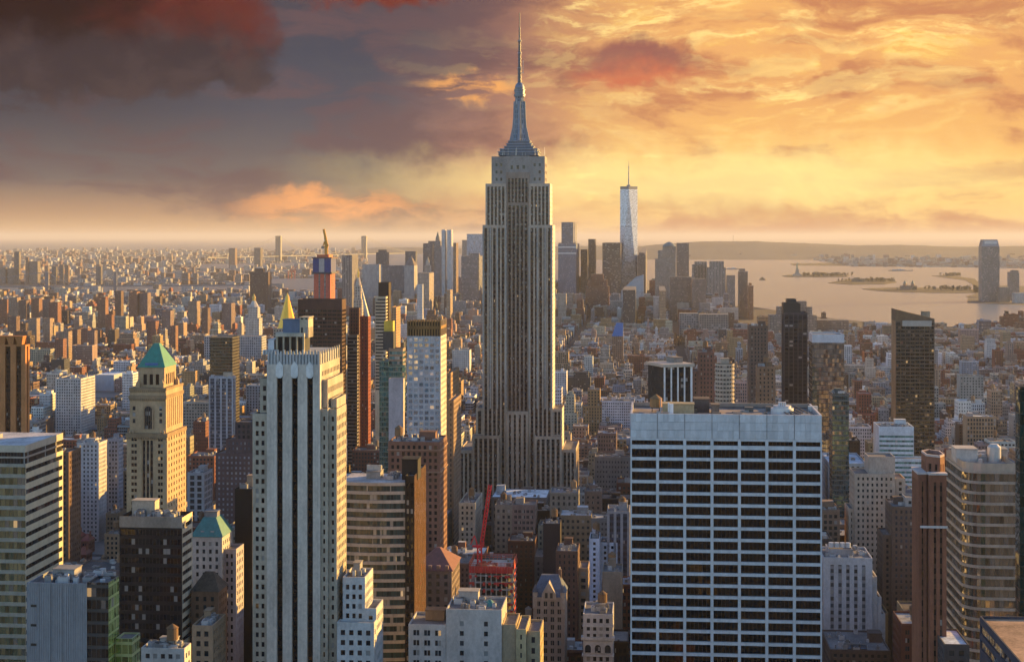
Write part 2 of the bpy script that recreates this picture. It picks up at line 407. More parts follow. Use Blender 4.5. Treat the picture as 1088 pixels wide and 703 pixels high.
class Bld:
    def __init__(s, name, label, cat, u, v, group=None, yaw=0.0, ycut=720.0):
        s.name, s.u, s.v, s.yaw, s.ycut = name, u, v, yaw, ycut
        s.root = bpy.data.objects.new(name, None)
        col.objects.link(s.root)
        x, y = world_xy(u, v)
        s.root.location = (x, y, 0)
        s.root.rotation_euler = (0, 0, -TH + yaw)
        s.root.empty_display_size = 5
        tag(s.root, label, cat, group)
        s.mbs, s.wins = {}, []
        a = -TH + yaw
        s.ca, s.sa = math.cos(a), math.sin(a)
        s.ox, s.oy = x, y
        s.camx = (-x) * s.ca + (-y) * s.sa
        s.camy = -(-x) * s.sa + (-y) * s.ca
    def world(s, x, y):
        return (s.ox + x * s.ca - y * s.sa, s.oy + x * s.sa + y * s.ca)
    def mb(s, name):
        if name not in s.mbs:
            s.mbs[name] = MB()
        return s.mbs[name]
    def part(s, mb, name, label=None, kind=None, parent=None):
        return tag(mb.build(name, parent or s.root), label, None, None, kind)
    def face(s, P0, du, Wd, z0, z1, st, wallname='wall'):
        """one facade; P0 its left bottom corner seen from outside, du the direction along it"""
        mb = s.mb(wallname)
        n = (du[1], -du[0])
        def pt(a, z, d=0.0):
            return (P0[0] + du[0] * a - n[0] * d, P0[1] + du[1] * a - n[1] * d, z)
        def quad(a0, a1, za, zb, d=0.0, tint=None, **kw):
            mb.face([pt(a0, za, d), pt(a1, za, d), pt(a1, zb, d), pt(a0, zb, d)], tint or st['wall'], kw.pop('mat', st['mat']),
                    uv=[(a0, za), (a1, za), (a1, zb), (a0, zb)], **kw)
        mode = st['mode']
        mx, my = P0[0] + du[0] * Wd / 2, P0[1] + du[1] * Wd / 2
        seen = (s.camx - mx) * n[0] + (s.camy - my) * n[1] > 0
        wx, wy = s.world(mx, my)
        f = st['f']
        if mode == 'plain':
            quad(0, Wd, z0, z1); return
        def shader_quad(za, zb):
            if mode == 'strip':
                quad(0, Wd, za, zb, wp=(st['p'], f, nseed()), wq=(st['ww'] * st['sw'], st['sh'], st['lit']), gl=st['gl'], mat=st['gmat'] if mode == 'curtain' else st['mat'])
            elif mode == 'band':
                quad(0, Wd, za, zb, wp=(max(st['pier_pitch'], 500 if not st['pier_pitch'] else 1), f, nseed()), wq=(0.96, st['wh'], st['lit']), gl=st['gl'])
            else:
                quad(0, Wd, za, zb, wp=(st['p'], f, nseed()), wq=(st['ww'], st['wh'], st['lit']), gl=st['gl'], mat=st['gmat'] if mode == 'curtain' else st['mat'])
        if mode in ('shader', 'curtain') or not seen or wy < 60:
            shader_quad(z0, z1); return
        zc = CAMZ - (s.ycut - HY) / F * wy
        if zc > z1 - f:
            shader_quad(z0, z1); return
        if zc > z0 + f:
            shader_quad(z0, zc); z0 = zc
        top, bot, m = st['top'], st['bot'], st['m']
        if z1 - z0 - top - bot < f * 0.8 or Wd - 2 * m < 1.0:
            quad(0, Wd, z0, z1); return
        za, zb = z0 + bot, z1 - top
        nf = max(1, round((zb - za) / f)); fh = (zb - za) / nf
        dep = st['dep']
        span = st['span'] or st['wall']
        if top > 0: quad(0, Wd, zb, z1)
        if bot > 0: quad(0, Wd, z0, za)
        def reveal(a0, a1, q0, q1):
            w = st['wall']
            mb.face([pt(a0, q0), pt(a0, q0, dep), pt(a0, q1, dep), pt(a0, q1)], w, st['mat'])
            mb.face([pt(a1, q0, dep), pt(a1, q0), pt(a1, q1), pt(a1, q1, dep)], w, st['mat'])
            mb.face([pt(a0, q0), pt(a1, q0), pt(a1, q0, dep), pt(a0, q0, dep)], w, st['mat'])
            mb.face([pt(a0, q1, dep), pt(a1, q1, dep), pt(a1, q1), pt(a0, q1)], w, st['mat'])
        def win(a0, a1, q0, q1, wp, wq, tint=None, mat=None):
            p = [pt(a0, q0, dep), pt(a1, q0, dep), pt(a1, q1, dep), pt(a0, q1, dep)]
            w_ = s.world(*pt((a0 + a1) / 2, 0)[:2])
            X, Y = project(w_[0], w_[1], (q0 + q1) / 2)
            s.wins.append((not (-5 < X < 1093 and Y < 708), round(Y, 1), abs(X - 544), p, tint or span, mat or st['gmat'], wp, wq, st['gl'],
                           [(0, q0), (a1 - a0, q0), (a1 - a0, q1), (0, q1)] if mode == 'strip' else
                           [(0.001, 0.001), (a1 - a0 - .001, 0.001), (a1 - a0 - .001, q1 - q0 - .001), (0.001, q1 - q0 - .001)], st['name']))
        if mode == 'punch' or mode == 'strip':
            nb = max(1, round((Wd - 2 * m) / st['p'])); pw = (Wd - 2 * m) / nb
            w = pw * st['ww']
            edges = []
            for i in range(nb):
                c = m + (i + 0.5) * pw
                if st['sub'] == 2:
                    ws = w * 0.46
                    edges += [(c - w / 2, c - w / 2 + ws), (c + w / 2 - ws, c + w / 2)]
                else:
                    edges.append((c - w / 2, c + w / 2))
            last = 0.0
            for (a0, a1) in edges:
                quad(last, a0, za, zb); last = a1
            quad(last, Wd, za, zb)
            for (a0, a1) in edges:
                if mode == 'strip':
                    reveal(a0, a1, za, zb)
                    nm = max(1, round((a1 - a0) / st['mull']))
                    win(a0, a1, za, zb, ((a1 - a0) / nm, fh, nseed()), (st['sw'], st['sh'], st['lit']), mat=st['mat'])
                else:
                    h = fh * st['wh']
                    lo = za
                    for k in range(nf):
                        q0 = za + k * fh + (fh - h) * 0.55; q1 = q0 + h
                        quad(a0, a1, lo, q0, tint=span); lo = q1
                        reveal(a0, a1, q0, q1)
                        win(a0, a1, q0, q1, (a1 - a0, h, nseed()), (1.2, 1.2, st['lit']))
                    quad(a0, a1, lo, zb, tint=span)
        elif mode == 'band':
            npier = max(1, round((Wd - 2 * m) / st['pier_pitch'])) if st['pier_pitch'] else 1
            pw = (Wd - 2 * m) / npier
            h = fh * st['wh']
            hp = st['pier'] / 2
            for i in range(npier):
                a0, a1 = m + i * pw + hp, m + (i + 1) * pw - hp
                lo = za
                for k in range(nf):
                    q0 = za + k * fh + (fh - h) * 0.5; q1 = q0 + h
                    quad(a0, a1, lo, q0, tint=span); lo = q1
                    reveal(a0, a1, q0, q1)
                    nm = max(1, round((a1 - a0) / st['mull']))
                    win(a0, a1, q0, q1, ((a1 - a0) / nm, h, nseed()), (0.93, 1.2, st['lit']), tint=(0.05, 0.05, 0.055))
                quad(a0, a1, lo, zb, tint=span)
                if hp > 0:
                    quad(a0 - 2 * hp if i else 0, a0, za, zb, d=-0.25 if i else 0)
            quad(m + npier * pw - hp, Wd, za, zb)
            if m > 0 and hp == 0:
                quad(0, m, za, zb)
    def block(s, u0, u1, v0, v1, z0, z1, st, side=None, par=0.9, wallname='wall', front=None):
        x0, x1, y0, y1 = u0 - s.u, u1 - s.u, v0 - s.v, v1 - s.v
        sd = side or st
        fr = front or st
        s.face((x0, y0), (1, 0), x1 - x0, z0, z1, fr, wallname)
        s.face((x1, y0), (0, 1), y1 - y0, z0, z1, sd, wallname)
        s.face((x1, y1), (-1, 0), x1 - x0, z0, z1, dict(st, mode='shader') if st['mode'] != 'plain' else st, wallname)
        s.face((x0, y1), (0, -1), y1 - y0, z0, z1, sd, wallname)
        r, t = MB(), 0.45
        if par > 0:
            zr = z1 - par
            w = s.mb(wallname)
            a = [(x0, y0), (x1, y0), (x1, y1), (x0, y1)]
            b = [(x0 + t, y0 + t), (x1 - t, y0 + t), (x1 - t, y1 - t), (x0 + t, y1 - t)]
            for i in range(4):
                j = (i + 1) % 4
                w.face([(*a[i], z1), (*a[j], z1), (*b[j], z1), (*b[i], z1)], st['wall'], st['mat'])
                w.face([(*b[i], z1), (*b[j], z1), (*b[j], zr), (*b[i], zr)], st['wall'], st['mat'])
            r.face([(*b[0], zr), (*b[1], zr), (*b[2], zr), (*b[3], zr)], st['roof'], st['roof_mat'])
        else:
            r.face([(x0, y0, z1), (x1, y0, z1), (x1, y1, z1), (x0, y1, z1)], st['roof'], st['roof_mat'])
        s.part(r, 'roof')
        FOOT.append((min(u0, u1), max(u0, u1), v0, v1))
    def pxblock(s, x0, x1, y, v, xs=None, dep=20.0, zb=0.0, st=None, yb=None, **kw):
        """block from where its front face stands in the photo: x0..x1, top y, front plane at grid depth v; xs = far corner of the side one sees"""
        u0, u1 = grid_u(x0, v), grid_u(x1, v)
        if xs is not None:
            ue = u1 if xs > x1 else u0
            v1 = ue / kf(xs)
        else:
            v1 = v + dep
        z1 = zat(y, (u0 + u1) / 2, v)
        if yb is not None:
            zb = zat(yb, (u0 + u1) / 2, v)
        s.block(u0, u1, v, v1, zb, z1, st, **kw)
        return (u0, u1, v, v1, z1)
    def tank(s, x, y, z, r=2.2, h=4.2, legs=3.0, tint=(0.22, 0.13, 0.07)):
        m = MB()
        for a in (-1, 1):
            for b in (-1, 1):
                m.beam((x + a * r * .6, y + b * r * .6, z), (x + a * r * .6, y + b * r * .6, z + legs), 0.18, (0.08, 0.07, 0.07))
        m.box(x - r * .8, x + r * .8, y - r * .8, y + r * .8, z + legs, z + legs + .25, (0.1, 0.09, 0.08), 'paint', True)
        m.cyl(x, y, r, r * .96, z + legs + .25, z + legs + .25 + h, tint, 'masonry', 12)
        o = s.part(m, 'water_tank')
        c = MB()
        c.cyl(x, y, r * 1.08, 0.1, z + legs + .25 + h, z + legs + .25 + h + r * .75, tuple(t * .8 for t in tint), 'masonry', 12)
        c.build('tank_roof', o)
    def bulkhead(s, x0, x1, y0, y1, z, h, tint, name='bulkhead', mat='masonry', wq=NOWIN, wp=(3.0, 3.0, 1.0)):
        m = MB()
        m.box(x0, x1, y0, y1, z, z + h, tint, mat, wq=wq, wp=wp, top_tint=(0.15, 0.145, 0.14), top_mat='roofing')
        t = 0.25
        m.box(x0 - t, x1 + t, y0 - t, y1 + t, z + h, z + h + .35, tuple(c * .8 for c in tint), mat, True)
        s.part(m, name)
    def clutter(s, u0, u1, v0, v1, z, rng, n=5, tank=False, tint=(0.3, 0.28, 0.26), big=True):
        x0, x1, y0, y1 = u0 - s.u + 1.2, u1 - s.u - 1.2, v0 - s.v + 1.2, v1 - s.v - 1.2
        w, d = x1 - x0, y1 - y0
        z -= 0.9
        if w < 4 or d < 4:
            return
        if big:
            bw, bd = min(w * .45, rng.uniform(6, 12)), min(d * .5, rng.uniform(5, 10))
            bx, by = rng.uniform(x0, x1 - bw), rng.uniform(y0 + d * .3, max(y0 + d * .3 + .01, y1 - bd))
            s.bulkhead(bx, bx + bw, by, min(by + bd, y1), z, rng.uniform(3, 5.5), tint)
        for i in range(n * 2):
            a, b, h = rng.uniform(1.0, 3.6), rng.uniform(1.4, 3.5), rng.uniform(1.0, 2.4)
            px, py = rng.uniform(x0, x1 - a), rng.uniform(y0, y1 - b)
            m = MB(); g = rng.uniform(.18, .5)
            if rng.random() < .25:
                m.cyl(px + a / 2, py + a / 2, a * .35, a * .35, z, z + h, (g, g, g * 1.02), 'panel', 10)
                s.part(m, 'exhaust_fan')
            else:
                m.box(px, px + a, py, py + b, z, z + h, (g, g, g * 1.02), 'panel')
                m.box(px + a * .2, px + a * .8, py + b * .2, py + b * .8, z + h, z + h + .3, (g * .4, g * .4, g * .4), 'panel')
                s.part(m, 'air_handler')
        if tank:
            s.tank(rng.uniform(x0 + 3, x1 - 3), rng.uniform(y0 + d * .3, y1 - 3), z, rng.uniform(1.9, 2.5))
    def finish(s, max_win=100):
        for k, m in s.mbs.items():
            if m.F:
                s.part(m, k)
        s.wins.sort(key=lambda w: w[:3])
        def mk(group):
            m = MB()
            for w in group:
                m.face(w[3], w[4], w[5], w[6], w[7], w[8], w[9])
            return m
        for w in s.wins[:max_win]:
            s.part(mk([w]), w[10])
        rest = s.wins[max_win:]
        if rest:
            s.part(mk(rest), rest[0][10], kind='stuff')
        return s.root

def hero(name, label, cat, x0, x1, y, v, xs=None, dep=20.0, st=None, ybot=None, yaw=0.0, keep=True, side=None, group=None, clutter=0, tank=False, tint=None, finish=True, seed=1, par=0.9, front=None):
    """a building of one main block; returns it open when finish is False"""
    u = grid_u((x0 + x1) / 2, v)
    b = Bld(name, label, cat, u, v, group, yaw, (ybot + 45) if ybot else 720.0)
    e = b.pxblock(x0, x1, y, v, xs, dep, st=st, side=side, par=par, front=front)
    if keep:
        lo, hi = min(x0, xs if xs else x0), max(x1, xs if xs else x1)
        HEROES.append((lo, hi, y, ybot or y + 60, v))
    if clutter:
        b.clutter(e[0], e[1], e[2], e[3], e[4], random.Random(seed), clutter, tank, tint or tuple(c * .9 for c in st['wall']))
    b.e = e
    if finish:
        b.finish()
    return b
# ------------------------------------------------------------------ ground, water, islands, hills
def flat_mat(name, base, rough=0.9, n_scale=0.004, amt=0.6, metallic=0.0, spec=0.3, bump=None):
    m = bpy.data.materials.new(name)
    m.use_nodes = True
    N = NT(m.node_tree)
    b = N.n['Principled BSDF']
    pos = N.new('ShaderNodeNewGeometry').outputs['Position']
    n1 = N.noise(pos, n_scale, 8, 0.65)
    n2 = N.noise(pos, n_scale * 14, 4, 0.6)
    k = N.math('ADD', N.math('MULTIPLY', N.math('SUBTRACT', n1, 0.5), amt * 2), N.math('MULTIPLY', N.math('SUBTRACT', n2, 0.5), amt))
    N.l.new(N.vmath('SCALE', base, scale=N.math('MAXIMUM', N.math('ADD', k, 1.0), 0.15)), b.inputs['Base Color'])
    b.inputs['Roughness'].default_value = rough
    b.inputs['Metallic'].default_value = metallic
    b.inputs['Specular IOR Level'].default_value = spec
    if bump:
        bn = N.new('ShaderNodeBump')
        bn.inputs['Strength'].default_value = bump[1]
        bn.inputs['Distance'].default_value = bump[2]
        s = N.vmath('MULTIPLY', pos, (1.0, 1.0, 1.0))
        N.l.new(N.noise(s, bump[0], 6, 0.6), bn.inputs['Height'])
        N.l.new(bn.outputs[0], b.inputs['Normal'])
    return m
M_LAND = flat_mat('city_ground', (0.075, 0.066, 0.06), 0.95, 0.0012, 0.5)
M_PAVE = flat_mat('pavement_concrete', (0.2, 0.19, 0.18), 0.9, 0.02, 0.4)
M_WATER = flat_mat('harbour_water', (0.17, 0.20, 0.22), 0.27, 0.0006, 0.3, 0.0, 0.5, bump=(0.02, 0.5, 3.0))
M_GREEN = flat_mat('scrub_and_trees', (0.07, 0.055, 0.035), 0.95, 0.01, 0.8)
M_HILL = flat_mat('wooded_hills', (0.10, 0.09, 0.08), 0.95, 0.0015, 0.6)

def plain_obj(name, verts, faces, mat, kind='structure'):
    me = bpy.data.meshes.new(name)
    me.from_pydata(verts, [], faces)
    me.materials.append(mat)
    o = bpy.data.objects.new(name, me)
    col.objects.link(o)
    o['kind'] = kind
    return o
R = 420000.0
plain_obj('ground', [(-R, -9000, 0), (R, -9000, 0), (R, R, 0), (-R, R, 0)], [(0, 1, 2, 3)], M_LAND)
WATERS = {
    'bay_water': [(388, 268), (500, 270), (690, 275.5), (862, 275.5), (905, 283), (1040, 284), (1120, 286), (1120, 318), (1028, 316), (1028, 322), (1130, 326),
                  (1180, 356), (1000, 346.5), (940, 344), (870, 337), (800, 326), (690, 321), (500, 304), (388, 300)],
    'east_river_water': [(-120, 315), (-120, 305), (100, 304), (262, 303), (270, 296), (388, 295), (388, 304), (330, 314), (265, 312.5), (100, 313.5)],
    'basin_water': [(208, 287.5), (212, 280.5), (320, 279), (334, 285.5)],
    'ocean_water': None,
}
def poly_z(pts, z, name, mat, kind='structure', thick=0.0):
    vs = [(*ground_pt(x, y), z) for x, y in pts]
    n = len(vs)
    fs = [tuple(range(n))]
    if thick:
        vs += [(x, y, z - thick) for x, y, _ in vs]
        fs += [(i, n + i, n + (i + 1) % n, (i + 1) % n) for i in range(n)]
    return plain_obj(name, vs, fs, mat, kind)
WPOLY = []
for nm, pts in WATERS.items():
    if pts:
        poly_z(pts, 0.6, nm, M_WATER)
        WPOLY.append([ground_pt(x, y) for x, y in pts])
sea = [(-90000, 29500), (-14000, 28200), (1500, 25000), (3200, 27000), (90000, 60000), (R * .99, R * .99), (-R * .99, R * .99)]
plain_obj('ocean_water', [(x, y, 0.6) for x, y in sea], [tuple(range(len(sea)))], M_WATER)
def in_poly(x, y, poly):
    c = False
    n = len(poly)
    for i in range(n):
        x1, y1 = poly[i]; x2, y2 = poly[(i + 1) % n]
        if (y1 > y) != (y2 > y) and x < (x2 - x1) * (y - y1) / (y2 - y1) + x1:
            c = not c
    return c
def on_water(x, y):
    return any(in_poly(x, y, p) for p in WPOLY) or in_poly(x, y, sea)

# wooded hills across the bay
def ridge(name, prof, Y0, deep, seed):
    """prof: (px, top py) profile seen at distance Y0"""
    rng = random.Random(seed)
    xs = np.linspace(prof[0][0], prof[-1][0], 90)
    hs = np.interp(xs, [p[0] for p in prof], [p[1] for p in prof])
    V, Fc, rows = [], [], [(-.9, 0.0), (-.55, .35), (-.25, .75), (0, 1.0), (.5, .6), (1, 0.0)]
    for (d, k) in rows:
        for x, h in zip(xs, hs):
            Y = Y0 + d * deep
            z = max(0, (CAMZ - (h - HY) / F * Y0)) * k * rng.uniform(.985, 1.015)
            V.append(((x - CX) / F * Y, Y, z - 1.0))
    n = len(xs)
    for r in range(len(rows) - 1):
        for i in range(n - 1):
            Fc.append((r * n + i, r * n + i + 1, (r + 1) * n + i + 1, (r + 1) * n + i))
    o = plain_obj(name, V, Fc, M_HILL)
    for p in o.data.polygons: p.use_smooth = True
    return o
ridge('hills', [(560, 273), (640, 266), (700, 259.5), (745, 256.5), (800, 256), (850, 258), (905, 260.5), (960, 260), (1020, 262), (1100, 261), (1200, 264)], 19500, 2600, 3)
ridge('far_hills', [(380, 265.2), (400, 263.0), (440, 262.6), (500, 263.4), (560, 262.0), (640, 260.8), (720, 262), (800, 268)], 24000, 1500, 4)

# islands and piers in the bay
def island(name, pts, h, mat=M_GREEN):
    return poly_z(pts, h, name, mat, thick=h + 1)
island('monument_island', [(831, 293.6), (838, 294.4), (870, 294.6), (900, 294.2), (903, 293.2), (880, 291.8), (850, 291.4), (836, 292.6)], 3.0)
island('fort_island', [(880, 300.8), (905, 302.6), (940, 302.0), (953, 300.4), (950, 298.0), (930, 296.4), (900, 297.4)], 3.0)
island('terminal_island', [(916, 307.4), (940, 309.8), (990, 311.2), (1040, 311.4), (1046, 308.5), (1000, 306.4), (958, 305.6), (925, 306.6)], 2.5)
island('long_pier', [(990, 293.2), (1010, 292.6), (1035, 296.5), (1046, 304.5), (1060, 312), (1034, 311), (1036, 303.8), (1026, 298.0)], 2.5)
island('far_pier', [(840, 280.2), (900, 279.2), (1000, 278.2), (1060, 281), (1060, 283.6), (1000, 281.2), (890, 282.4), (842, 282.0)], 3.0)
island('river_shore', [(1026, 315.5), (1130, 320.5), (1130, 305), (1062, 303.5), (1046, 309)], 2.0, M_LAND)

# ------------------------------------------------------------------ the landmark towers
LIME = (0.36, 0.31, 0.26)
TAN = (0.40, 0.27, 0.16)
TANB = (0.33, 0.22, 0.14)
BROWN = (0.15, 0.085, 0.055)
DBROWN = (0.07, 0.045, 0.035)
RBRICK = (0.24, 0.085, 0.05)
GREY = (0.27, 0.26, 0.26)
PALE = (0.55, 0.53, 0.5)
WHITE = (0.72, 0.72, 0.72)
BLACK = (0.018, 0.018, 0.02)
OCHRE = (0.45, 0.25, 0.09)

# --- the spired limestone skyscraper in the middle
def spired_skyscraper():
    V = 1290.0
    b = Bld('skyscraper', 'tallest grey stone skyscraper with stepped metal crown and needle spire in the middle', 'skyscraper', grid_u(551, V), V, ycut=560)
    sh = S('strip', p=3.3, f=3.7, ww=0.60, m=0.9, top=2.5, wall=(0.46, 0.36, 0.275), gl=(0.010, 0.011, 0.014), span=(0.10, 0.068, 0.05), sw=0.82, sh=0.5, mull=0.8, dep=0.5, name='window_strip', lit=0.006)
    dark = dict(sh, wall=(0.30, 0.23, 0.18), span=(.075, .05, .038), ww=0.60, p=3.1)  # same stone in the recess, its shade put into a darker colour
    flank = S('shader', p=5.6, f=3.7, ww=.25, wh=.4, wall=(.62, .56, .48), gl=(.03, .03, .03))  # west side paler than the front: low sun's glow painted into the stone
    def uu(px): return grid_u(px, V)
    zz = lambda py: zat(py, uu(551), V)
    D = uu(587.2) / kf(589.9) - V       # depth of the shaft from its visible west side
    # shaft: two wings and the recessed centre
    for (a, c) in ((512.8, 537.8), (561.8, 587.0)):
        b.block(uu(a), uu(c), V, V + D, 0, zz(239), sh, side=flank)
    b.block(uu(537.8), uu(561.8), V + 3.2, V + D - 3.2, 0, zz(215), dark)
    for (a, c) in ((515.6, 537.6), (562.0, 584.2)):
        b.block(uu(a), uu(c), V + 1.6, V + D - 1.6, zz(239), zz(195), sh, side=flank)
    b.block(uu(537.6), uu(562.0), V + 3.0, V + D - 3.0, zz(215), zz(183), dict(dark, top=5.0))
    crown = S('punch', p=4.6, f=6.5, ww=0.42, wh=0.42, m=2.2, top=4.2, bot=.5, wall=(0.30, 0.265, 0.235), gl=(.02, .022, .028), mat='masonry')
    for (a, c) in ((521.8, 537.4), (562.2, 578.6)):
        b.block(uu(a), uu(c), V + 3.4, V + D - 3.4, zz(195), zz(166), crown)
    b.block(uu(537.4), uu(562.2), V + 3.2, V + D - 3.2, zz(183), zz(165.5), dict(crown, top=6.0, f=5))
    # lower central bay, shoulders, wings, podium
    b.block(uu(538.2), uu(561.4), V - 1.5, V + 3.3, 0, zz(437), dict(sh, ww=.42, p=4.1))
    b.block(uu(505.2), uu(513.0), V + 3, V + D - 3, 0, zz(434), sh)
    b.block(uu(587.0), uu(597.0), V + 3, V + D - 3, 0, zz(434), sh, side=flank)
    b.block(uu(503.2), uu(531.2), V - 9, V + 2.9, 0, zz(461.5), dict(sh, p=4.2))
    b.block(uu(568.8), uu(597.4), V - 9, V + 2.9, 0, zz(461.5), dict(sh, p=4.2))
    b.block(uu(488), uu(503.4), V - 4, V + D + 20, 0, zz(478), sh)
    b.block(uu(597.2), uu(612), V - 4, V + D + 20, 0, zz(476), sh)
    # shallow stone piers that run up the wings
    pm = MB()
    for px in (513.4, 520.9, 528.6, 537.4, 562.4, 570.9, 579.2, 586.4):
        x = uu(px) - b.u
        pm.box(x - .55, x + .55, -0.55, 0.02, zz(434), zz(240.5), (0.40, 0.36, 0.32))
    b.part(pm, 'pier')
    # metal stepped crown base
    steel = (0.19, 0.22, 0.28)
    cx0, cyc = uu(550.2) - b.u, D / 2
    hw = [(21.5, 165, 160.5), (20.0, 160.5, 157.4), (15.5, 157.4, 154.4), (13.2, 154.4, 151.4), (11.6, 151.4, 148.6)]
    m = MB()
    for i, (px, y0, y1) in enumerate(hw):
        w = px * V / F
        z0, z1 = zz(y0), zz(y1)
        m.box(cx0 - w, cx0 + w, cyc - w * .75, cyc + w * .75, z0, z1 - .5, (0.10, 0.12, 0.15), 'panel')
        m.box(cx0 - w - .5, cx0 + w + .5, cyc - w * .75 - .5, cyc + w * .75 + .5, z1 - .7, z1, steel, 'panel', True)
    for k in range(14):      # little masts and dishes on the setback
        a = random.Random(k).uniform(-1, 1) * 24
        z0 = zz(165)
        m.cyl(cx0 + a, cyc - 14.5 + (k % 3), .14, .08, z0, z0 + 3 + (k * 7 % 5), (.5, .45, .4), 'metal', 5)
    b.part(m, 'stepped_crown')
    # mast with four flared wings
    m = MB()
    r = 5.6 * V / F * .98
    levels = [(148.6, 8.6), (142, 7.6), (135, 6.6), (126, 6.0), (114, 5.6), (101, 5.4)]
    rings = []
    for (py, px) in levels:
        q = px * V / F * .92
        rings.append([(cx0 + q * math.cos(math.pi / 4 * (i + .5)), cyc + q * math.sin(math.pi / 4 * (i + .5)), zz(py)) for i in range(8)])
    for r0, r1 in zip(rings, rings[1:]):
        m.prism(r0, r1, (0.13, 0.15, 0.19), 'panel', cap=False, wp=(2.2, 4.2, 3.0), wq=(0.42, 0.75, 0.0), gl=(.03, .04, .05))
    b.part(m, 'mast_shaft')
    for dx, dy in ((1, 0), (-1, 0), (0, 1), (0, -1)):
        m = MB()
        prof = [(148.6, 11.0), (142, 9.6), (134, 7.8), (124, 6.9), (106, 6.4)]
        t = 1.1
        for (pa, wa), (pb, wb) in zip(prof, prof[1:]):
            wa *= V / F; wb *= V / F
            def rg(w, py):
                if dx:
                    pts = [(cx0 + dx * 2, cyc - t), (cx0 + dx * w, cyc - t), (cx0 + dx * w, cyc + t), (cx0 + dx * 2, cyc + t)]
                else:
                    pts = [(cx0 + t, cyc + dy * 2), (cx0 + t, cyc + dy * w), (cx0 - t, cyc + dy * w), (cx0 - t, cyc + dy * 2)]
                if dx < 0 or dy < 0:
                    pts = pts[::-1]
                return [(*p, zz(py)) for p in pts]
            m.prism(rg(wa, pa), rg(wb, pb), (0.20, 0.22, 0.26), 'panel')
        b.part(m, 'mast_wing')
    for (pw, y0, y1) in ((6.6, 101, 98.4), (5.7, 98.4, 95.6), (6.4, 95.6, 93.2), (5.4, 93.2, 90.6)):
        m = MB(); q = pw * V / F
        m.cyl(cx0, cyc, q * .92, q * .92, zz(y0), zz(y1) - .35, (0.16, 0.18, 0.2), 'panel', 20)
        m.cyl(cx0, cyc, q, q, zz(y1) - .5, zz(y1), steel, 'panel', 20, cap0=True)
        b.part(m, 'gallery_ring')
    m = MB()
    for (w0, w1, y0, y1) in ((5.0, 4.2, 90.6, 88), (4.4, 2.0, 88, 85.6)):
        m.cyl(cx0, cyc, w0 * V / F, w1 * V / F, zz(y0), zz(y1), steel, 'panel', 18)
    b.part(m, 'dome')
    m = MB()
    for (w, y0, y1) in ((1.9, 86, 70), (1.55, 70, 54), (1.2, 54, 41), (.85, 41, 26), (.5, 26, 10.5)):
        q = w * V / F
        m.cyl(cx0, cyc, q, q * .9, zz(y0), zz(y1), (0.11, 0.115, 0.125), 'paint', 8)
        for k in range(4):
            yy = y0 + (y1 - y0) * (k + .5) / 4
            m.cyl(cx0, cyc, q * 1.35, q * 1.35, zz(yy) - .35, zz(yy) + .35, (0.14, 0.14, 0.145), 'paint', 8, cap0=True)
    for yy, w in ((70, 2.6), (54, 2.3), (41, 2.3)):
        m.cyl(cx0, cyc, w * V / F, w * V / F, zz(yy) - .5, zz(yy) + .5, (0.25, 0.25, 0.27), 'paint', 10, cap0=True)
    m.beam((cx0 + 3.0, cyc, zz(76)), (cx0 + 3.0, cyc, zz(62)), .2, (.35, .35, .35))
    m.beam((cx0, cyc, zz(75)), (cx0 + 3.0, cyc, zz(75)), .15, (.35, .35, .35))
    b.part(m, 'antenna')
    b.finish(100)
    HEROES.append((486, 612, 14, 523, V))
spired_skyscraper()

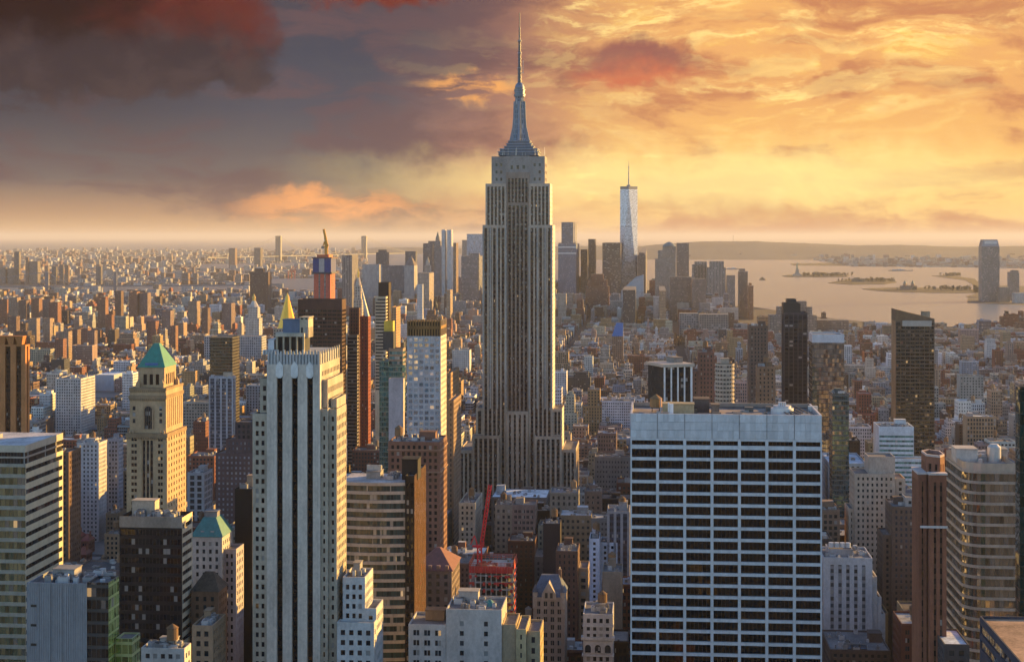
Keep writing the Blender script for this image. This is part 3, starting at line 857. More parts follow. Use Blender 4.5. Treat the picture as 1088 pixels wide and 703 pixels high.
# --- the white slab with dark window bands, right of the middle
def white_slab():
    v = 625.0
    b = Bld('office_tower', 'wide pale stone slab tower with seven bays of black window bands', 'office tower', grid_u(771, v), v)
    st = S('band', f=4.46, wh=0.73, m=0.0, top=0.1, bot=0, dep=0.9, wall=(0.58, 0.60, 0.63), gl=(0.003, 0.003, 0.004), pier=1.15, pier_pitch=10.6, mull=1.5, mat='panel', lit=-1.0, roof=(0.2, 0.17, 0.16))
    u0, u1 = grid_u(669.8, v), grid_u(873.4, v)
    ztop, zb = zat(440, (u0 + u1) / 2, v), zat(466, (u0 + u1) / 2, v)
    v1 = v + 43
    b.block(u0, u1, v, v1, 0, zb - 3.6, st, par=0)
    slot = dict(st, f=3.0, wh=.5, bot=0, top=.0)
    b.block(u0, u1, v, v1, zb - 3.6, zb, slot, par=0)
    # marble fascia in seven panels with narrow joints
    n = 7
    pw = (u1 - u0) / n
    for i in range(n):
        m = MB()
        x0 = u0 - b.u + i * pw + .14; x1 = x0 + pw - .28
        for k in range(3):
            za, zc = zb + (ztop - zb) * k / 3 + .06, zb + (ztop - zb) * (k + 1) / 3 - .02
            for j in range(5):
                xa, xb = x0 + (x1 - x0) * j / 5, x0 + (x1 - x0) * (j + 1) / 5 - .03
                g = random.Random(i * 40 + k * 7 + j).uniform(.50, .62)
                m.box(xa, xb, -.18, .4, za, zc, (g * .97, g, g * 1.05), 'panel')
        b.part(m, 'fascia_panel')
    m = MB()
    x0, x1, d = u0 - b.u, u1 - b.u, v1 - v
    m.box(x0, x1, .4, 1.0, zb, ztop, (.4, .4, .42), 'panel')
    m.box(x0, x0 + .8, 1.0, d, zb, ztop, (.5, .5, .52), 'panel')
    m.box(x1 - .8, x1, 1.0, d, zb, ztop, (.5, .5, .52), 'panel')
    m.box(x0 + .8, x1 - .8, d - .8, d, zb, ztop, (.3, .24, .2), 'panel')
    b.part(m, 'parapet')
    zr = ztop - 2.0
    m = MB(); m.face([(x0 + .8, 1, zr), (x1 - .8, 1, zr), (x1 - .8, d - .8, zr), (x0 + .8, d - .8, zr)], (.24, .2, .18), 'roofing')
    b.part(m, 'roof')
    X = lambda px: grid_u(px, v + 20) - b.u
    b.tank(X(697), 26, zr, 2.6, 3.4, 1.6, (.30, .16, .07))
    b.bulkhead(X(704), X(737), 14, 22, zr, 4.2, (.42, .33, .2), 'plant_room')
    b.bulkhead(X(738), X(754), 24, 34, zr, 5.2, (.12, .09, .08), 'plant_room')
    b.bulkhead(X(756), X(764), 18, 24, zr, 3.6, (.2, .15, .12), 'plant_room')
    m = MB()
    m.cyl(X(831), 20, 4.6, 4.6, zr, zr + 2.6, (.62, .62, .62), 'panel', 28)
    m.cyl(X(831), 20, 3.6, 3.6, zr + 2.6, zr + 3.6, (.5, .5, .52), 'panel', 28)
    for k in range(4):
        m.box(X(827) + k * .8, X(827) + k * .8 + .5, 18, 21, zr + 3.6, zr + 5.0, (.6, .62, .66), 'panel')
    b.part(m, 'cooling_tower')
    rng = random.Random(5)
    for k in range(22):
        m = MB(); px = X(rng.uniform(678, 862)); y = rng.uniform(4, 36); h = rng.uniform(.6, 2.2); g = rng.choice([.12, .2, .35, .6])
        m.box(px, px + rng.uniform(1, 4), y, y + rng.uniform(.8, 3), zr, zr + h, (g, g * .93, g * .85), 'panel')
        b.part(m, 'air_handler')
    m = MB()      # window-washing rails and railings, dark trench along the back
    for y in (3.0, d - 3):
        m.beam((x0 + 2, y, zr + .5), (x1 - 2, y, zr + .5), .16, (.1, .08, .07))
    for k in range(5):
        m.beam((x1 - 12 + k * 2.2, 3, zr + 1.4), (x1 - 16 + k * 2.2, d - 3, zr + 1.4), .2, (.06, .06, .06))
    m.beam((X(702), 12, zr), (X(702), 12, zr + 7), .12, (.6, .6, .6)); m.beam((X(710), 9, zr), (X(710), 9, zr + 5.5), .3, (.7, .7, .7))
    m.box(X(711), X(715), 9, 10, zr, zr + 5, (.8, .8, .82), 'paint')
    b.part(m, 'roof_rail')
    b.finish(100)
    HEROES.append((668, 876, 428, 720, v))
white_slab()

# --- the grey stone tower with three dark stripes, left of the middle
def striped_tower():
    v = 610.0
    b = Bld('office_tower', 'tall grey stone tower with three dark vertical stripes and sunlit setback shoulders', 'office tower', grid_u(311, v), v)
    wall = (0.56, 0.49, 0.41)
    side = S('punch', p=3.1, f=3.75, ww=0.52, wh=0.52, m=.7, top=2.2, wall=(.40, .34, .26), gl=(.018, .018, .022), lit=.01)
    plain = S('plain', wall=wall)
    X = lambda px: grid_u(px, v)
    Z = lambda py: zat(py, X(311), v)
    xa, xb = X(283.5), X(340)
    stripes = [(294.0, 300.2), (310.0, 316.2), (326.2, 332.4)]
    D = X(340) / kf(361) - v
    # centre shaft: stone bands between the recessed stripes, a solid top
    zs = Z(399)
    edges = [283.5] + [e for s_ in stripes for e in s_] + [340]
    wall_m = b.mb('wall')
    zlow = Z(730)
    for i in range(0, len(edges), 2):
        x0, x1 = X(edges[i]) - b.u, X(edges[i + 1]) - b.u
        wall_m.box(x0, x1, 0, 2.5, 0, zs, wall, 'masonry')
        # faint vertical joints
        for k in (1, 2):
            xx = x0 + (x1 - x0) * k / 3
            wall_m.box(xx - .05, xx + .05, -.06, 0.01, zlow, zs, tuple(c * .85 for c in wall))
    wall_m.box(xa - b.u, xb - b.u, 0, 2.5, zs, Z(387), wall)
    b.block(xa, xb, v + 2.5, v + D, 0, Z(387), dict(side, mode='shader', wall=wall), side=side, par=0)
    for a, c in stripes:
        m = MB()
        x0, x1 = X(a) - b.u, X(c) - b.u
        m.face([(x0, 1.7, 0), (x1, 1.7, 0), (x1, 1.7, zs), (x0, 1.7, zs)], (.006, .006, .007), 'masonry', wp=((x1 - x0), 3.75, nseed()), wq=(.8, .5, -1.0), gl=(.008, .009, .012),
               uv=[(0, 0), (x1 - x0, 0), (x1 - x0, zs), (0, zs)])
        b.part(m, 'window_strip')
        m = MB()      # pointed pale finial over each stripe
        w = (x1 - x0) * .62
        xc = (x0 + x1) / 2
        prof = [(-w, Z(399)), (-w, Z(389)), (0, Z(383.5)), (w, Z(389)), (w, Z(399)), (w * .45, Z(401.5)), (-w * .45, Z(401.5))]
        r0 = [(xc + p, -.5, z) for p, z in prof]; r1 = [(xc + p, 0.0, z) for p, z in prof]
        m.prism(list(reversed(r0)), list(reversed(r1)), (.66, .64, .6), 'masonry', cap=False, cap0=True)
        b.part(m, 'finial')
    # ribbed crown
    m = MB()
    x0, x1 = xa - b.u, xb - b.u
    n = 17
    z0, z1 = Z(387), Z(373)
    m.box(x0 + .3, x1 - .3, .5, D - .5, z0, z1 - 1.2, (.33, .33, .32))
    for i in range(n):
        c = x0 + (x1 - x0) * (i + .5) / n
        m.box(c - .36, c + .36, 0, .5, z0, z1 + (.5 if i % 2 else 0), (.42, .41, .39))
    for i in range(9):
        c = 1 + (D - 2) * i / 8
        m.box(x1 - .3, x1 + .1, c - .36, c + .36, z0, z1, (.42, .38, .3))
    b.part(m, 'crown')
    # rooftop plant seen over the crown
    zr = Z(372)
    Xr = lambda px: grid_u(px, v + 14) - b.u
    b.bulkhead(Xr(290), Xr(296), 6, 16, zr - 2, 5.5, (.6, .6, .6), 'plant_room')
    m = MB()
    for px in (299, 306, 313, 320, 327):
        m.box(Xr(px) - .35, Xr(px) + .35, 6, 7, zr - 2, zr + 6.0, (.4, .34, .24))
    m.box(Xr(299), Xr(327), 8, 18, zr - 2, zr + 5.0, (.05, .05, .05))
    m.box(Xr(298), Xr(328), 5.6, 18.4, zr + 5.0, zr + 6.4, (.48, .43, .34), 'masonry', True)
    b.part(m, 'plant_room')
    b.bulkhead(Xr(303), Xr(322), 10, 17, zr + 6.4, 5.0, (.10, .14, .22), 'tank_house', 'panel')
    b.bulkhead(Xr(322), Xr(331), 8, 17, zr + 4.4, 8.0, (.5, .42, .3), 'tank_house', 'masonry', (.5, .6, 0), (1.8, 8, 1))
    for k in range(5):
        m = MB(); m.box(Xr(286 + k * 3), Xr(288 + k * 3), 3, 5, zr - 2, zr - .2, (.5, .5, .5), 'panel'); b.part(m, 'air_handler')
    # side wings, stepped
    b.block(X(267.5), X(283.5), v + 1.2, v + D - 2, 0, Z(440), side)
    b.block(X(273.5), X(283.5), v + 4.0, v + D - 3, Z(440), Z(403), dict(side, p=2.2))
    b.block(X(340), X(347.5), v + 1.2, v + D - 2, 0, Z(434), side)
    b.block(X(340), X(346), v + 4, v + D - 4, Z(434), Z(404), dict(side, p=2.4))
    ue = X(356)
    b.block(X(347.5), ue, v + 3.5, ue / kf(368), 0, Z(435), side)
    b.block(X(347.5), X(354), v + 7, v + 26, Z(435), Z(425), side)
    # lower annex
    an = dict(side, p=3.0, f=3.8, wall=(.5, .49, .47))
    b.block(X(361), X(385), v + 6, v + 24, 0, Z(615), an)
    b.block(X(357.5), X(397), v + 1.0, v + 6.0, 0, Z(660), an)
    b.block(X(385), X(397), v + 6, v + 22, 0, Z(648), an)
    b.clutter(X(362), X(384), v + 8, v + 22, Z(615), random.Random(3), 3)
    b.finish(100)
    HEROES.append((266, 403, 345, 720, v))
striped_tower()

# --- the tan tower with the green pyramid roof
def pyramid_tower():
    v = 830.0
    X = lambda px: grid_u(px, v)
    b = Bld('tower', 'ornate tan stone tower with arched top window and green pyramid roof', 'tower', X(156), v, ycut=585)
    Z = lambda py: zat(py, X(156), v)
    wall = (0.42, 0.29, 0.17)
    ve = X(177.5) / kf(197.6)
    D = ve - v
    pun = S('punch', p=6.6, f=3.55, ww=0.52, wh=.52, m=1.2, top=1.2, wall=wall, sub=2, gl=(.018, .018, .02), lit=.03)
    # shaft: side bays and a triple strip in the middle
    a, c1, c2, d = X(134.5), X(150.4), X(163.2), X(177.5)
    b.block(a, c1, v, ve, 0, Z(461), pun, side=pun)
    b.block(c2, d, v, ve, 0, Z(461), pun, side=dict(pun, p=4.5, sub=1, ww=.36))
    mid = S('strip', p=2.2, f=3.55, ww=.7, m=.2, top=3.5, wall=wall, span=(.08, .06, .05), sw=.8, sh=.6, dep=.6, name='window_strip', lit=.03)
    b.block(c1, c2, v + .4, ve - .4, 0, Z(461), mid)
    # middle stage with the great arch
    m1 = dict(pun, p=30, sub=1, ww=.12, m=2.0, top=8.5, bot=1.0)
    u0, u1 = X(136.5), X(175.2)
    ve1 = X(175.2) / kf(194.3)
    b.block(u0, u1, v + 2, ve1, Z(461), Z(413), dict(pun, mode='plain'), side=S('strip', p=3.6, f=3.5, ww=.34, m=1.6, top=6, bot=3, wall=wall, span=(.1, .07, .05), name='window_strip'))
    for px in (140.2, 142.4, 168.6, 170.8):
        for py in (434, 440.5, 447.5):
            if px in (140.2, 168.6):
                m = MB(); x = X(px + 1) - b.u
                m.box(x - .75, x + .75, 1.93, 2.1, Z(py) - 1.1, Z(py) + 1.1, (.02, .02, .022), 'glass', wp=(1.5, 2.2, nseed()), wq=(1.2, 1.2, .05))
                b.part(m, 'window')
    m = MB()
    xc, w = X(156.5) - b.u, 4.4 * v / F
    zb, zt = Z(456), Z(436)
    pts = [(xc - w, zb), (xc + w, zb)] + [(xc + w * math.cos(t), zt + w * math.sin(t)) for t in [math.pi * k / 12 for k in range(13)]]
    m.face([(x, 1.95, z) for x, z in pts], (.012, .012, .014), 'glass', wp=(1.5, 2.6, nseed()), wq=(.75, .8, .05), uv=[(x, z) for x, z in pts], gl=(.02, .02, .025))
    aw = b.part(m, 'arched_window')
    m = MB()
    for k in range(14):
        t0, t1 = math.pi * k / 14, math.pi * (k + 1) / 14
        f0 = [(xc + q * math.cos(t), y, zt + q * math.sin(t)) for q, y, t in ((w, 1.5, t0), (w * 1.3, 1.5, t0), (w * 1.3, 1.5, t1), (w, 1.5, t1))]
        m.face(f0, (.33, .22, .13))
    for sx in (-1, 1):
        m.box(xc + sx * w * 1.15 - .45, xc + sx * w * 1.15 + .45, 1.4, 1.96, zb, zt, (.33, .22, .13))
    for k in (-1, 0, 1):
        m.box(xc + k * w * .5 - .15, xc + k * w * .5 + .15, 1.8, 1.94, zb, zt + w * .8, (.1, .08, .06))
    m.build('surround', aw)
    # cornices with brackets
    for (py, u_a, u_b, vv, vf, hh) in ((461, X(133.8), X(178.2), -.7, ve - v + .5, 1.8), (421, X(135.6), X(176.0), 1.2, ve1 - v + .6, 1.5), (413, X(136.0), X(175.7), 1.5, ve1 - v + .4, 1.0)):
        m = MB()
        m.box(u_a - b.u, u_b - b.u, vv, vf, Z(py) - hh, Z(py) + .4, tuple(c * .62 for c in wall), 'masonry', True)
        n = 18
        for k in range(n):
            x = u_a - b.u + (u_b - u_a) * (k + .5) / n
            m.box(x - .3, x + .3, vv, vv + .8, Z(py) - hh - .9, Z(py) - hh, tuple(c * .7 for c in wall), 'masonry', True)
        b.part(m, 'cornice')
    for sx in (138, 141, 170, 173.5):   # urns along the cornice
        m = MB(); x = X(sx) - b.u
        m.cyl(x, .5, .5, .8, Z(460.5), Z(459), wall, n=8); m.cyl(x, .5, .8, .1, Z(459), Z(456.5), wall, n=8)
        b.part(m, 'urn')
    # upper stage
    p0, p1 = X(143.6), X(171.6)
    ve2 = X(171.6) / kf(187)
    up = dict(pun, p=3.4, sub=1, ww=.58, f=6.2, wh=.7, m=2.2, top=2.6, bot=.4, dep=.6)
    b.block(p0, p1, v + 5, ve2, Z(413), Z(391), up)
    for x, y in ((p0 + .6, v + 3.4), (p1 - .6, v + 3.4), (p1 + 1.2, ve2 - 2)):
        m = MB(); m.box(x - b.u - 1, x - b.u + 1, y - v - 1, y - v + 1, Z(413), Z(407), wall); m.cyl(x - b.u, y - v, 1.0, .1, Z(407), Z(403.5), wall, n=6)
        b.part(m, 'corner_pinnacle')
    # green pyramid
    m = MB()
    q0, q1 = p0 - b.u - .6, p1 - b.u + .6
    y0, y1 = 4.4, ve2 - v + .6
    z0, zt = Z(391), Z(366.5)
    xm, ym = (q0 + q1) / 2, (y0 + y1) / 2
    t = 1.5
    m.prism([(q0, y0, z0), (q1, y0, z0), (q1, y1, z0), (q0, y1, z0)], [(xm - t, ym - t, zt), (xm + t, ym - t, zt), (xm + t, ym + t, zt), (xm - t, ym + t, zt)], (.04, .21, .15), 'paint', cap=True)
    rf = b.part(m, 'pyramid_roof')
    m = MB()
    m.box(xm - 3.6, xm + 3.6, y0 + .8, y0 + 3, z0 + .6, z0 + 2.4, (.05, .13, .3), 'paint')
    m.build('dormer', rf)
    b.finish(100)
    HEROES.append((133, 199, 366, 540, v))
pyramid_tower()
# ------------------------------------------------------------------ foreground and middle-distance towers
def glassy(**kw):
    d = dict(wall=(.12, .12, .12), gl=(.22, .26, .3), mat='curtain', gmat='curtain', p=1.6, f=3.8, ww=.9, wh=.72)
    d.update(kw)
    return S('curtain', **d)

# glass office block, lower left corner
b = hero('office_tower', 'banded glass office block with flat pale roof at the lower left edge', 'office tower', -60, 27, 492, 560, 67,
         st=S('band', f=3.9, wh=.66, m=0, top=.6, dep=.25, wall=(.28, .265, .225), gl=(.34, .32, .18), gmat='curtain', mat='panel', mull=1.6, pier=.0, lit=.01),  # green gold reflections put into the glass tint
         side=S('band', f=3.9, wh=.42, m=.6, top=.6, dep=.25, wall=(.64, .54, .38), gl=(.05, .07, .08), gmat='curtain', mat='panel', mull=3.0), finish=False, par=0)  # sunlit flank: warm light put into a paler wall colour
u0, u1, v0, v1, z = b.e
m = MB()
zt = zat(473, u1, 560)
m.box(u0 - b.u + .4, u1 - b.u - .4, .4, v1 - v0 - .4, z, zt - 2.6, (.03, .025, .025), 'panel', wp=(1.2, 9, 1), wq=(.7, .9, 0), gl=(.02, .02, .02))
m.box(u0 - b.u, u1 - b.u, 0, v1 - v0, zt - 2.6, zt, (.45, .40, .32), 'panel', True, top_tint=(.42, .40, .40), top_mat='roofing')
m.box(u0 - b.u, u1 - b.u + .02, -.02, v1 - v0, z + 2.0, z + 2.6, (.35, .3, .25), 'panel', True)
b.part(m, 'mechanical_floor')
m = MB(); m.box(u1 - b.u - 26, u1 - b.u - 18, 14, 22, zt, zt + 1.6, (.3, .3, .3), 'panel'); b.part(m, 'air_handler')
b.finish(); HEROES.append((-60, 68, 459, 720, 560))

# grey ribbed metal block with green glass flank
b = hero('office_building', 'ribbed grey metal block with one dark glass bay and green glass flank', 'office building', 29, 92, 619, 500, None, 18,
         st=S('plain', wall=(.25, .265, .29), mat='panel'), finish=False, par=1.2)
u0, u1, v0, v1, z = b.e
X = lambda px: grid_u(px, 500)
m = MB()
n = 26
for i in range(n + 1):
    x = u0 - b.u + (u1 - u0) * i / n
    m.box(x - .12, x + .12, -.22, -.01, 40, z, (.28, .295, .32), 'panel')
for i in range(1, 5):
    x = u0 - b.u + (u1 - u0) * i / 5
    m.box(x - .06, x + .06, -.26, -.01, 40, z, (.2, .21, .23), 'panel')
b.part(m, 'metal_rib')
for k in range(9):
    m = MB(); zz = z - 8 - k * 6.4; m.box(X(33) - b.u, X(39) - b.u, -.24, -.03, zz, zz + .8, (.02, .02, .02), 'panel'); b.part(m, 'vent')
ve = X(115) / kf(126.5)
b.block(X(92), X(115), 500.3, ve, 0, z + .4, glassy(gl=(.05, .05, .05), wall=(.05, .05, .05), f=4.0), side=glassy(gl=(.34, .44, .12), wall=(.34, .40, .15), f=4.0, p=2.6, wh=.8, lit=.02))
b.block(X(116), X(134), 506, X(134) / kf(149), 0, zat(678, X(125), 506), glassy(gl=(.2, .28, .1), wall=(.34, .36, .16), f=4.0, p=2.2, wh=.75), par=.5)
b.clutter(u0 + 2, X(114), 502, 518, z, random.Random(8), 12)
b.finish(); HEROES.append((29, 150, 609, 720, 500))

# black slab in front of the pyramid tower
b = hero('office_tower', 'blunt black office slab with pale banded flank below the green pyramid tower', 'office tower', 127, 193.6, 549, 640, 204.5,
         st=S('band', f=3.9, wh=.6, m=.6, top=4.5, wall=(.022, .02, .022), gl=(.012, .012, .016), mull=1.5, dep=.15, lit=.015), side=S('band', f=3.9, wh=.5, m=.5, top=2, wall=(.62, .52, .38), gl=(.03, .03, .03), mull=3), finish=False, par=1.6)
u0, u1, v0, v1, z = b.e
m = MB(); m.box(u0 - b.u, u1 - b.u, -.25, -.01, z - 4.4, z + .2, (.28, .24, .2), 'masonry'); b.part(m, 'fascia')
b.bulkhead(2 + u0 - b.u, 12 + u0 - b.u, 10, 16, z - 1.6, 6.5, (.5, .42, .33))
b.clutter(u0 + 2, u1 - 2, 642, 640 + (v1 - v0) - 2, z, random.Random(2), 16, big=False)
b.finish(); HEROES.append((125, 205, 539, 720, 640))

# orange ribbed tower, left edge
b = hero('office_tower', 'orange brown tower with deep dark slots and flared top at the left edge', 'office tower', -22, 27, 366, 1290, 31.5,
         st=S('strip', p=8.6, f=4, ww=.5, m=1.4, top=1.5, wall=(.46, .19, .07), gl=(.02, .018, .018), span=(.06, .03, .02), dep=2.6, mull=1.4, name='window_strip'), ybot=459, finish=False)
u0, u1, v0, v1, z = b.e
n = 5
for i in range(n):       # flared hoods over the slots
    m = MB()
    pw = (u1 - u0 - 2.8) / n
    xa = u0 - b.u + 1.4 + pw * i; xb = xa + pw
    zt = zat(356.5, u0, 1290)
    m.prism([(xa + pw * .25, 0, z), (xb - pw * .25, 0, z), (xb - pw * .25, 6, z), (xa + pw * .25, 6, z)], [(xa, -2, zt), (xb, -2, zt), (xb, 6, zt), (xa, 6, zt)], (.46, .19, .07))
    b.part(m, 'hood')
b.bulkhead(u0 - b.u + 2, u1 - b.u - 2, 7, v1 - v0 - 2, z - 1, 7, (.4, .17, .07))
b.finish()

GRID = lambda wall, **k: S('punch', **{**dict(p=3.0, f=3.6, ww=.55, wh=.55, wall=wall), **k})
hero('office_building', 'pale grey gridded office block lit gold on its west flank, left of the green pyramid', 'office building', 59, 86, 402, 1900, 101, st=GRID((.50, .47, .45), p=3.0, f=3.7), ybot=467, clutter=6, seed=4)
hero('hall', 'low white hall with a smooth blue white roof behind the pale gridded block', 'hall', 101, 121, 398, 2550, None, 60, st=S('plain', wall=(.36, .42, .50), mat='panel', roof=(.62, .68, .74)), ybot=430)
hero('apartment_building', 'slim grey stone block with tall windows left of the green pyramid tower', 'apartment building', 82, 105, 470, 1290, 113.5, st=GRID((.44, .42, .42), p=3.2, f=3.6, ww=.4), ybot=545, clutter=5, tank=True, seed=6)
hero('apartment_building', 'narrow bluish block squeezed against the green pyramid tower shaft', 'apartment building', 114, 126, 466, 1330, 131, st=GRID((.30, .31, .35), p=2.6), ybot=545, clutter=3, seed=7)
hero('apartment_building', 'dark brown brick slab just right of the left glass office block', 'apartment building', 64, 73, 480, 960, 86, st=GRID(BROWN, p=3, ww=.4), ybot=560, clutter=3, seed=8)
hero('loft_building', 'small tan loft with three window rows beside the black office slab', 'loft building', 111, 127, 567, 1150, None, 22, st=GRID(TAN, p=3.6, ww=.5), ybot=605, clutter=4, tank=True, seed=9)
# red roofed row houses
for i, (px, py, w, tint) in enumerate([(70, 560, 9, (.36, .05, .035)), (80, 564, 10, (.28, .045, .035)), (90, 568, 9, (.22, .05, .04)), (74, 578, 10, (.33, .05, .04)), (86, 582, 11, (.20, .06, .045)), (72, 592, 9, (.26, .05, .04))]):
    v = 1290 - i * 26
    u = grid_u(px, v)
    LB = ['brightest red gabled roof house nearest the grey stone block', 'dull red gabled house right of the brightest red roof', 'dark red gabled house below the slim grey stone block',
          'second bright red gabled house, in the nearer row of red roofs', 'brown red gabled house, rightmost in the nearer row of red roofs', 'nearest low red gabled house beside the glass office block']
    hb = Bld('row_house', LB[i], 'house', u, v, 'red roofed row houses')
    zt = zat(py, u, v); hw = w * v / F / 2
    ze = max(zt - 5, 6)
    hb.block(u - hw, u + hw, v, v + 14, 0, ze, GRID((.2, .08, .06), p=2.6, f=3.4), par=0)
    m = MB()
    m.face([(-hw - .4, -.4, ze), (hw + .4, -.4, ze), (hw * .2, 7, zt), (-hw * .2, 7, zt)], tint, 'paint')
    m.face([(hw + .4, 14.4, ze), (-hw - .4, 14.4, ze), (-hw * .2, 7, zt), (hw * .2, 7, zt)], tint, 'paint')
    m.face([(hw + .4, -.4, ze), (hw + .4, 14.4, ze), (hw * .2, 7, zt)], tint, 'paint')
    m.face([(-hw - .4, 14.4, ze), (-hw - .4, -.4, ze), (-hw * .2, 7, zt)], tint, 'paint')
    hb.part(m, 'gabled_roof')
    m = MB(); m.box(hw * .5, hw * .5 + 1, 6, 7.2, ze + 1, zt + 2, (.25, .1, .07)); hb.part(m, 'chimney')
    hb.finish()
    HEROES.append((px - w / 2, px + w / 2, py, py + 16, v))

# pair right of the pyramid tower
hero('apartment_tower', 'dark mottled glass tower with stepped top right of the green pyramid', 'tower', 223, 247, 358, 1700, 254.5, st=glassy(gl=(.10, .09, .06), wall=(.10, .085, .06), f=3.4, ww=.8, wh=.6), ybot=400)
hero('apartment_tower', 'pale blue grey tower with a small tan penthouse before the mottled glass tower', 'tower', 222, 247.5, 400, 1500, 250.5, st=S('strip', p=5.2, f=3.4, ww=.7, m=.4, top=2, wall=(.36, .38, .42), span=(.12, .14, .18), name='window_strip', mull=1.4), ybot=462, clutter=4, tint=(.55, .42, .3), seed=11)
b = hero('office_building', 'broad purple brown brick block with many small pale windows left of the striped tower', 'office building', 229, 268, 481, 1050, None, 30, st=GRID((.10, .065, .065), p=2.9, f=3.6, ww=.45, wh=.45, gl=(.24, .25, .29), lit=.02), ybot=560, finish=False)
b.pxblock(240, 268, 466, 1056, None, 20, st=GRID((.10, .065, .065), p=2.9, gl=(.12, .13, .16), ww=.4, wh=.5))
b.pxblock(250, 268, 448, 1060, None, 14, st=GRID((.07, .05, .05), p=2.9, ww=.5, wh=.6))
b.finish()
hero('loft_building', 'red brown loft with cornice between pyramid tower and the purple brown block', 'loft building', 199, 228, 484, 1300, None, 30, st=GRID(RBRICK, p=3, ww=.5), ybot=540, clutter=4, seed=13)
hero('loft_building', 'grey stone loft with tall arched bays low beside the pyramid tower', 'loft building', 199, 217, 502, 1130, None, 22, st=GRID((.3, .29, .3), p=4.4, f=4.4, ww=.6, wh=.7), ybot=560, clutter=4, seed=14)
hero('office_tower', 'plain black slab standing close behind the striped tower on its left', 'office tower', 249.5, 268, 519, 720, None, 22, st=S('plain', wall=(.014, .013, .013)), ybot=720, clutter=6, tint=(.3, .22, .15), seed=15)

# green hipped roof building and the brown one before it
b = hero('apartment_building', 'pale stone block with a green hipped copper roof left of the striped tower', 'apartment building', 204, 236, 570, 700, 247, st=GRID((.45, .41, .38), p=3.4, f=3.5, ww=.42, gl=(.04, .05, .06)), finish=False)
u0, u1, v0, v1, z = b.e
m = MB()
x0, x1, d = u0 - b.u - .6, u1 - b.u + .6, v1 - v0 + .6
zt = zat(546, u0, 712)
m.prism([(x0, -.6, z), (x1, -.6, z), (x1, d, z), (x0, d, z)], [(x0 + 4.6, 4.2, zt), (x1 - 4.6, 4.2, zt), (x1 - 4.6, d - 5, zt), (x0 + 4.6, d - 5, zt)], (.045, .17, .165), 'paint')
rf = b.part(m, 'hipped_roof')
for k in range(2):
    m = MB(); c = x0 + (x1 - x0) * (.35 + .3 * k); m.box(c - .8, c + .8, 0.6, 3, z + .5, z + 2.6, (.35, .32, .3)); m.build('dormer', rf)
b.bulkhead(-3, 3, 6, d - 7, zt, 2.2, (.25, .24, .24))
b.pxblock(236.5, 251, 583, 704, 259, st=GRID((.36, .33, .35), p=2.6, f=3.5, ww=.45))
b.finish(); HEROES.append((203, 259, 542, 720, 700))
b = hero('apartment_building', 'brown brick block with a dark hipped roof before the green hipped roof', 'apartment building', 203, 232, 628, 650, 241.5, st=GRID((.21, .12, .075), p=3.2, f=3.5, ww=.42), finish=False, par=.4)
u0, u1, v0, v1, z = b.e
m = MB(); x0, x1, d = u0 - b.u - .4, u1 - b.u + .4, v1 - v0 + .4
zt = zat(605, u0, 660)
m.prism([(x0, -.4, z), (x1, -.4, z), (x1, d, z), (x0, d, z)], [(x0 + 4.4, d * .45, zt), (x1 - 4.4, d * .45, zt), (x1 - 4.4, d * .55, zt), (x0 + 4.4, d * .55, zt)], (.09, .075, .06), 'roofing')
b.part(m, 'hipped_roof'); b.finish(); HEROES.append((203, 242, 602, 720, 650))
hero('loft_building', 'low cream building with a cluttered roof at the bottom left of centre', 'loft building', 150, 196, 688, 560, 203, st=GRID((.5, .46, .42), p=3), clutter=14, seed=21, tank=True)
hero('apartment_building', 'tan block with orange flank at the bottom beside the green hipped building', 'apartment building', 204, 226, 664, 600, 240, st=GRID((.36, .24, .15), p=3), clutter=6, seed=22)

# cluster between the striped tower and the spired skyscraper
hero('office_tower', 'big dark brown box tower with flat black top behind the striped tower', 'office tower', 316.5, 363.4, 318, 1450, 367.8, st=S('band', f=3.7, wh=.5, m=.5, top=9, wall=(.085, .045, .035), gl=(.02, .018, .018), mull=2, pier=.6, pier_pitch=4.5, dep=.3), ybot=440)
b = hero('tower_block', 'unfinished tower wrapped in orange and blue netting under a yellow crane', 'tower', 333.5, 351, 289, 2300, 356, st=S('strip', p=9, f=4, ww=.3, m=4, wall=(.46, .09, .05), span=(.2, .2, .2), gl=(.15, .14, .14), mat='paint', name='window_strip'), ybot=318, finish=False)
u0, u1, v0, v1, z = b.e
x0, x1, d = u0 - b.u, u1 - b.u, v1 - v0
zz = lambda py: zat(py, u0, 2300)
m = MB(); m.box(x0 - 1.2, x1 + 1.2, -1.2, d + 1.2, z, zz(274), (.015, .035, .17), 'paint'); b.part(m, 'blue_netting')
m = MB(); m.box(x0 - 2.4, x1 + 2.4, -2.4, d + 2.4, zz(291), zz(289), (.04, .04, .06), 'paint', True); m.box(x0 - 2.4, x1 + 2.4, -2.4, d + 2.4, zz(274.6), zz(273.4), (.1, .05, .05), 'paint', True); b.part(m, 'safety_deck')
m = MB(); m.box(x0 + 4, x1 - 3, 3, d - 3, zz(274), zz(270.5), (.5, .12, .05), 'paint'); b.part(m, 'formwork')
m = MB(); m.box(x0 + 8, x0 + 16, -1.5, -1.21, z, zz(274), (.35, .33, .32), 'paint'); b.part(m, 'hoist')
xm = (x0 + x1) / 2 + 2
b.finish()
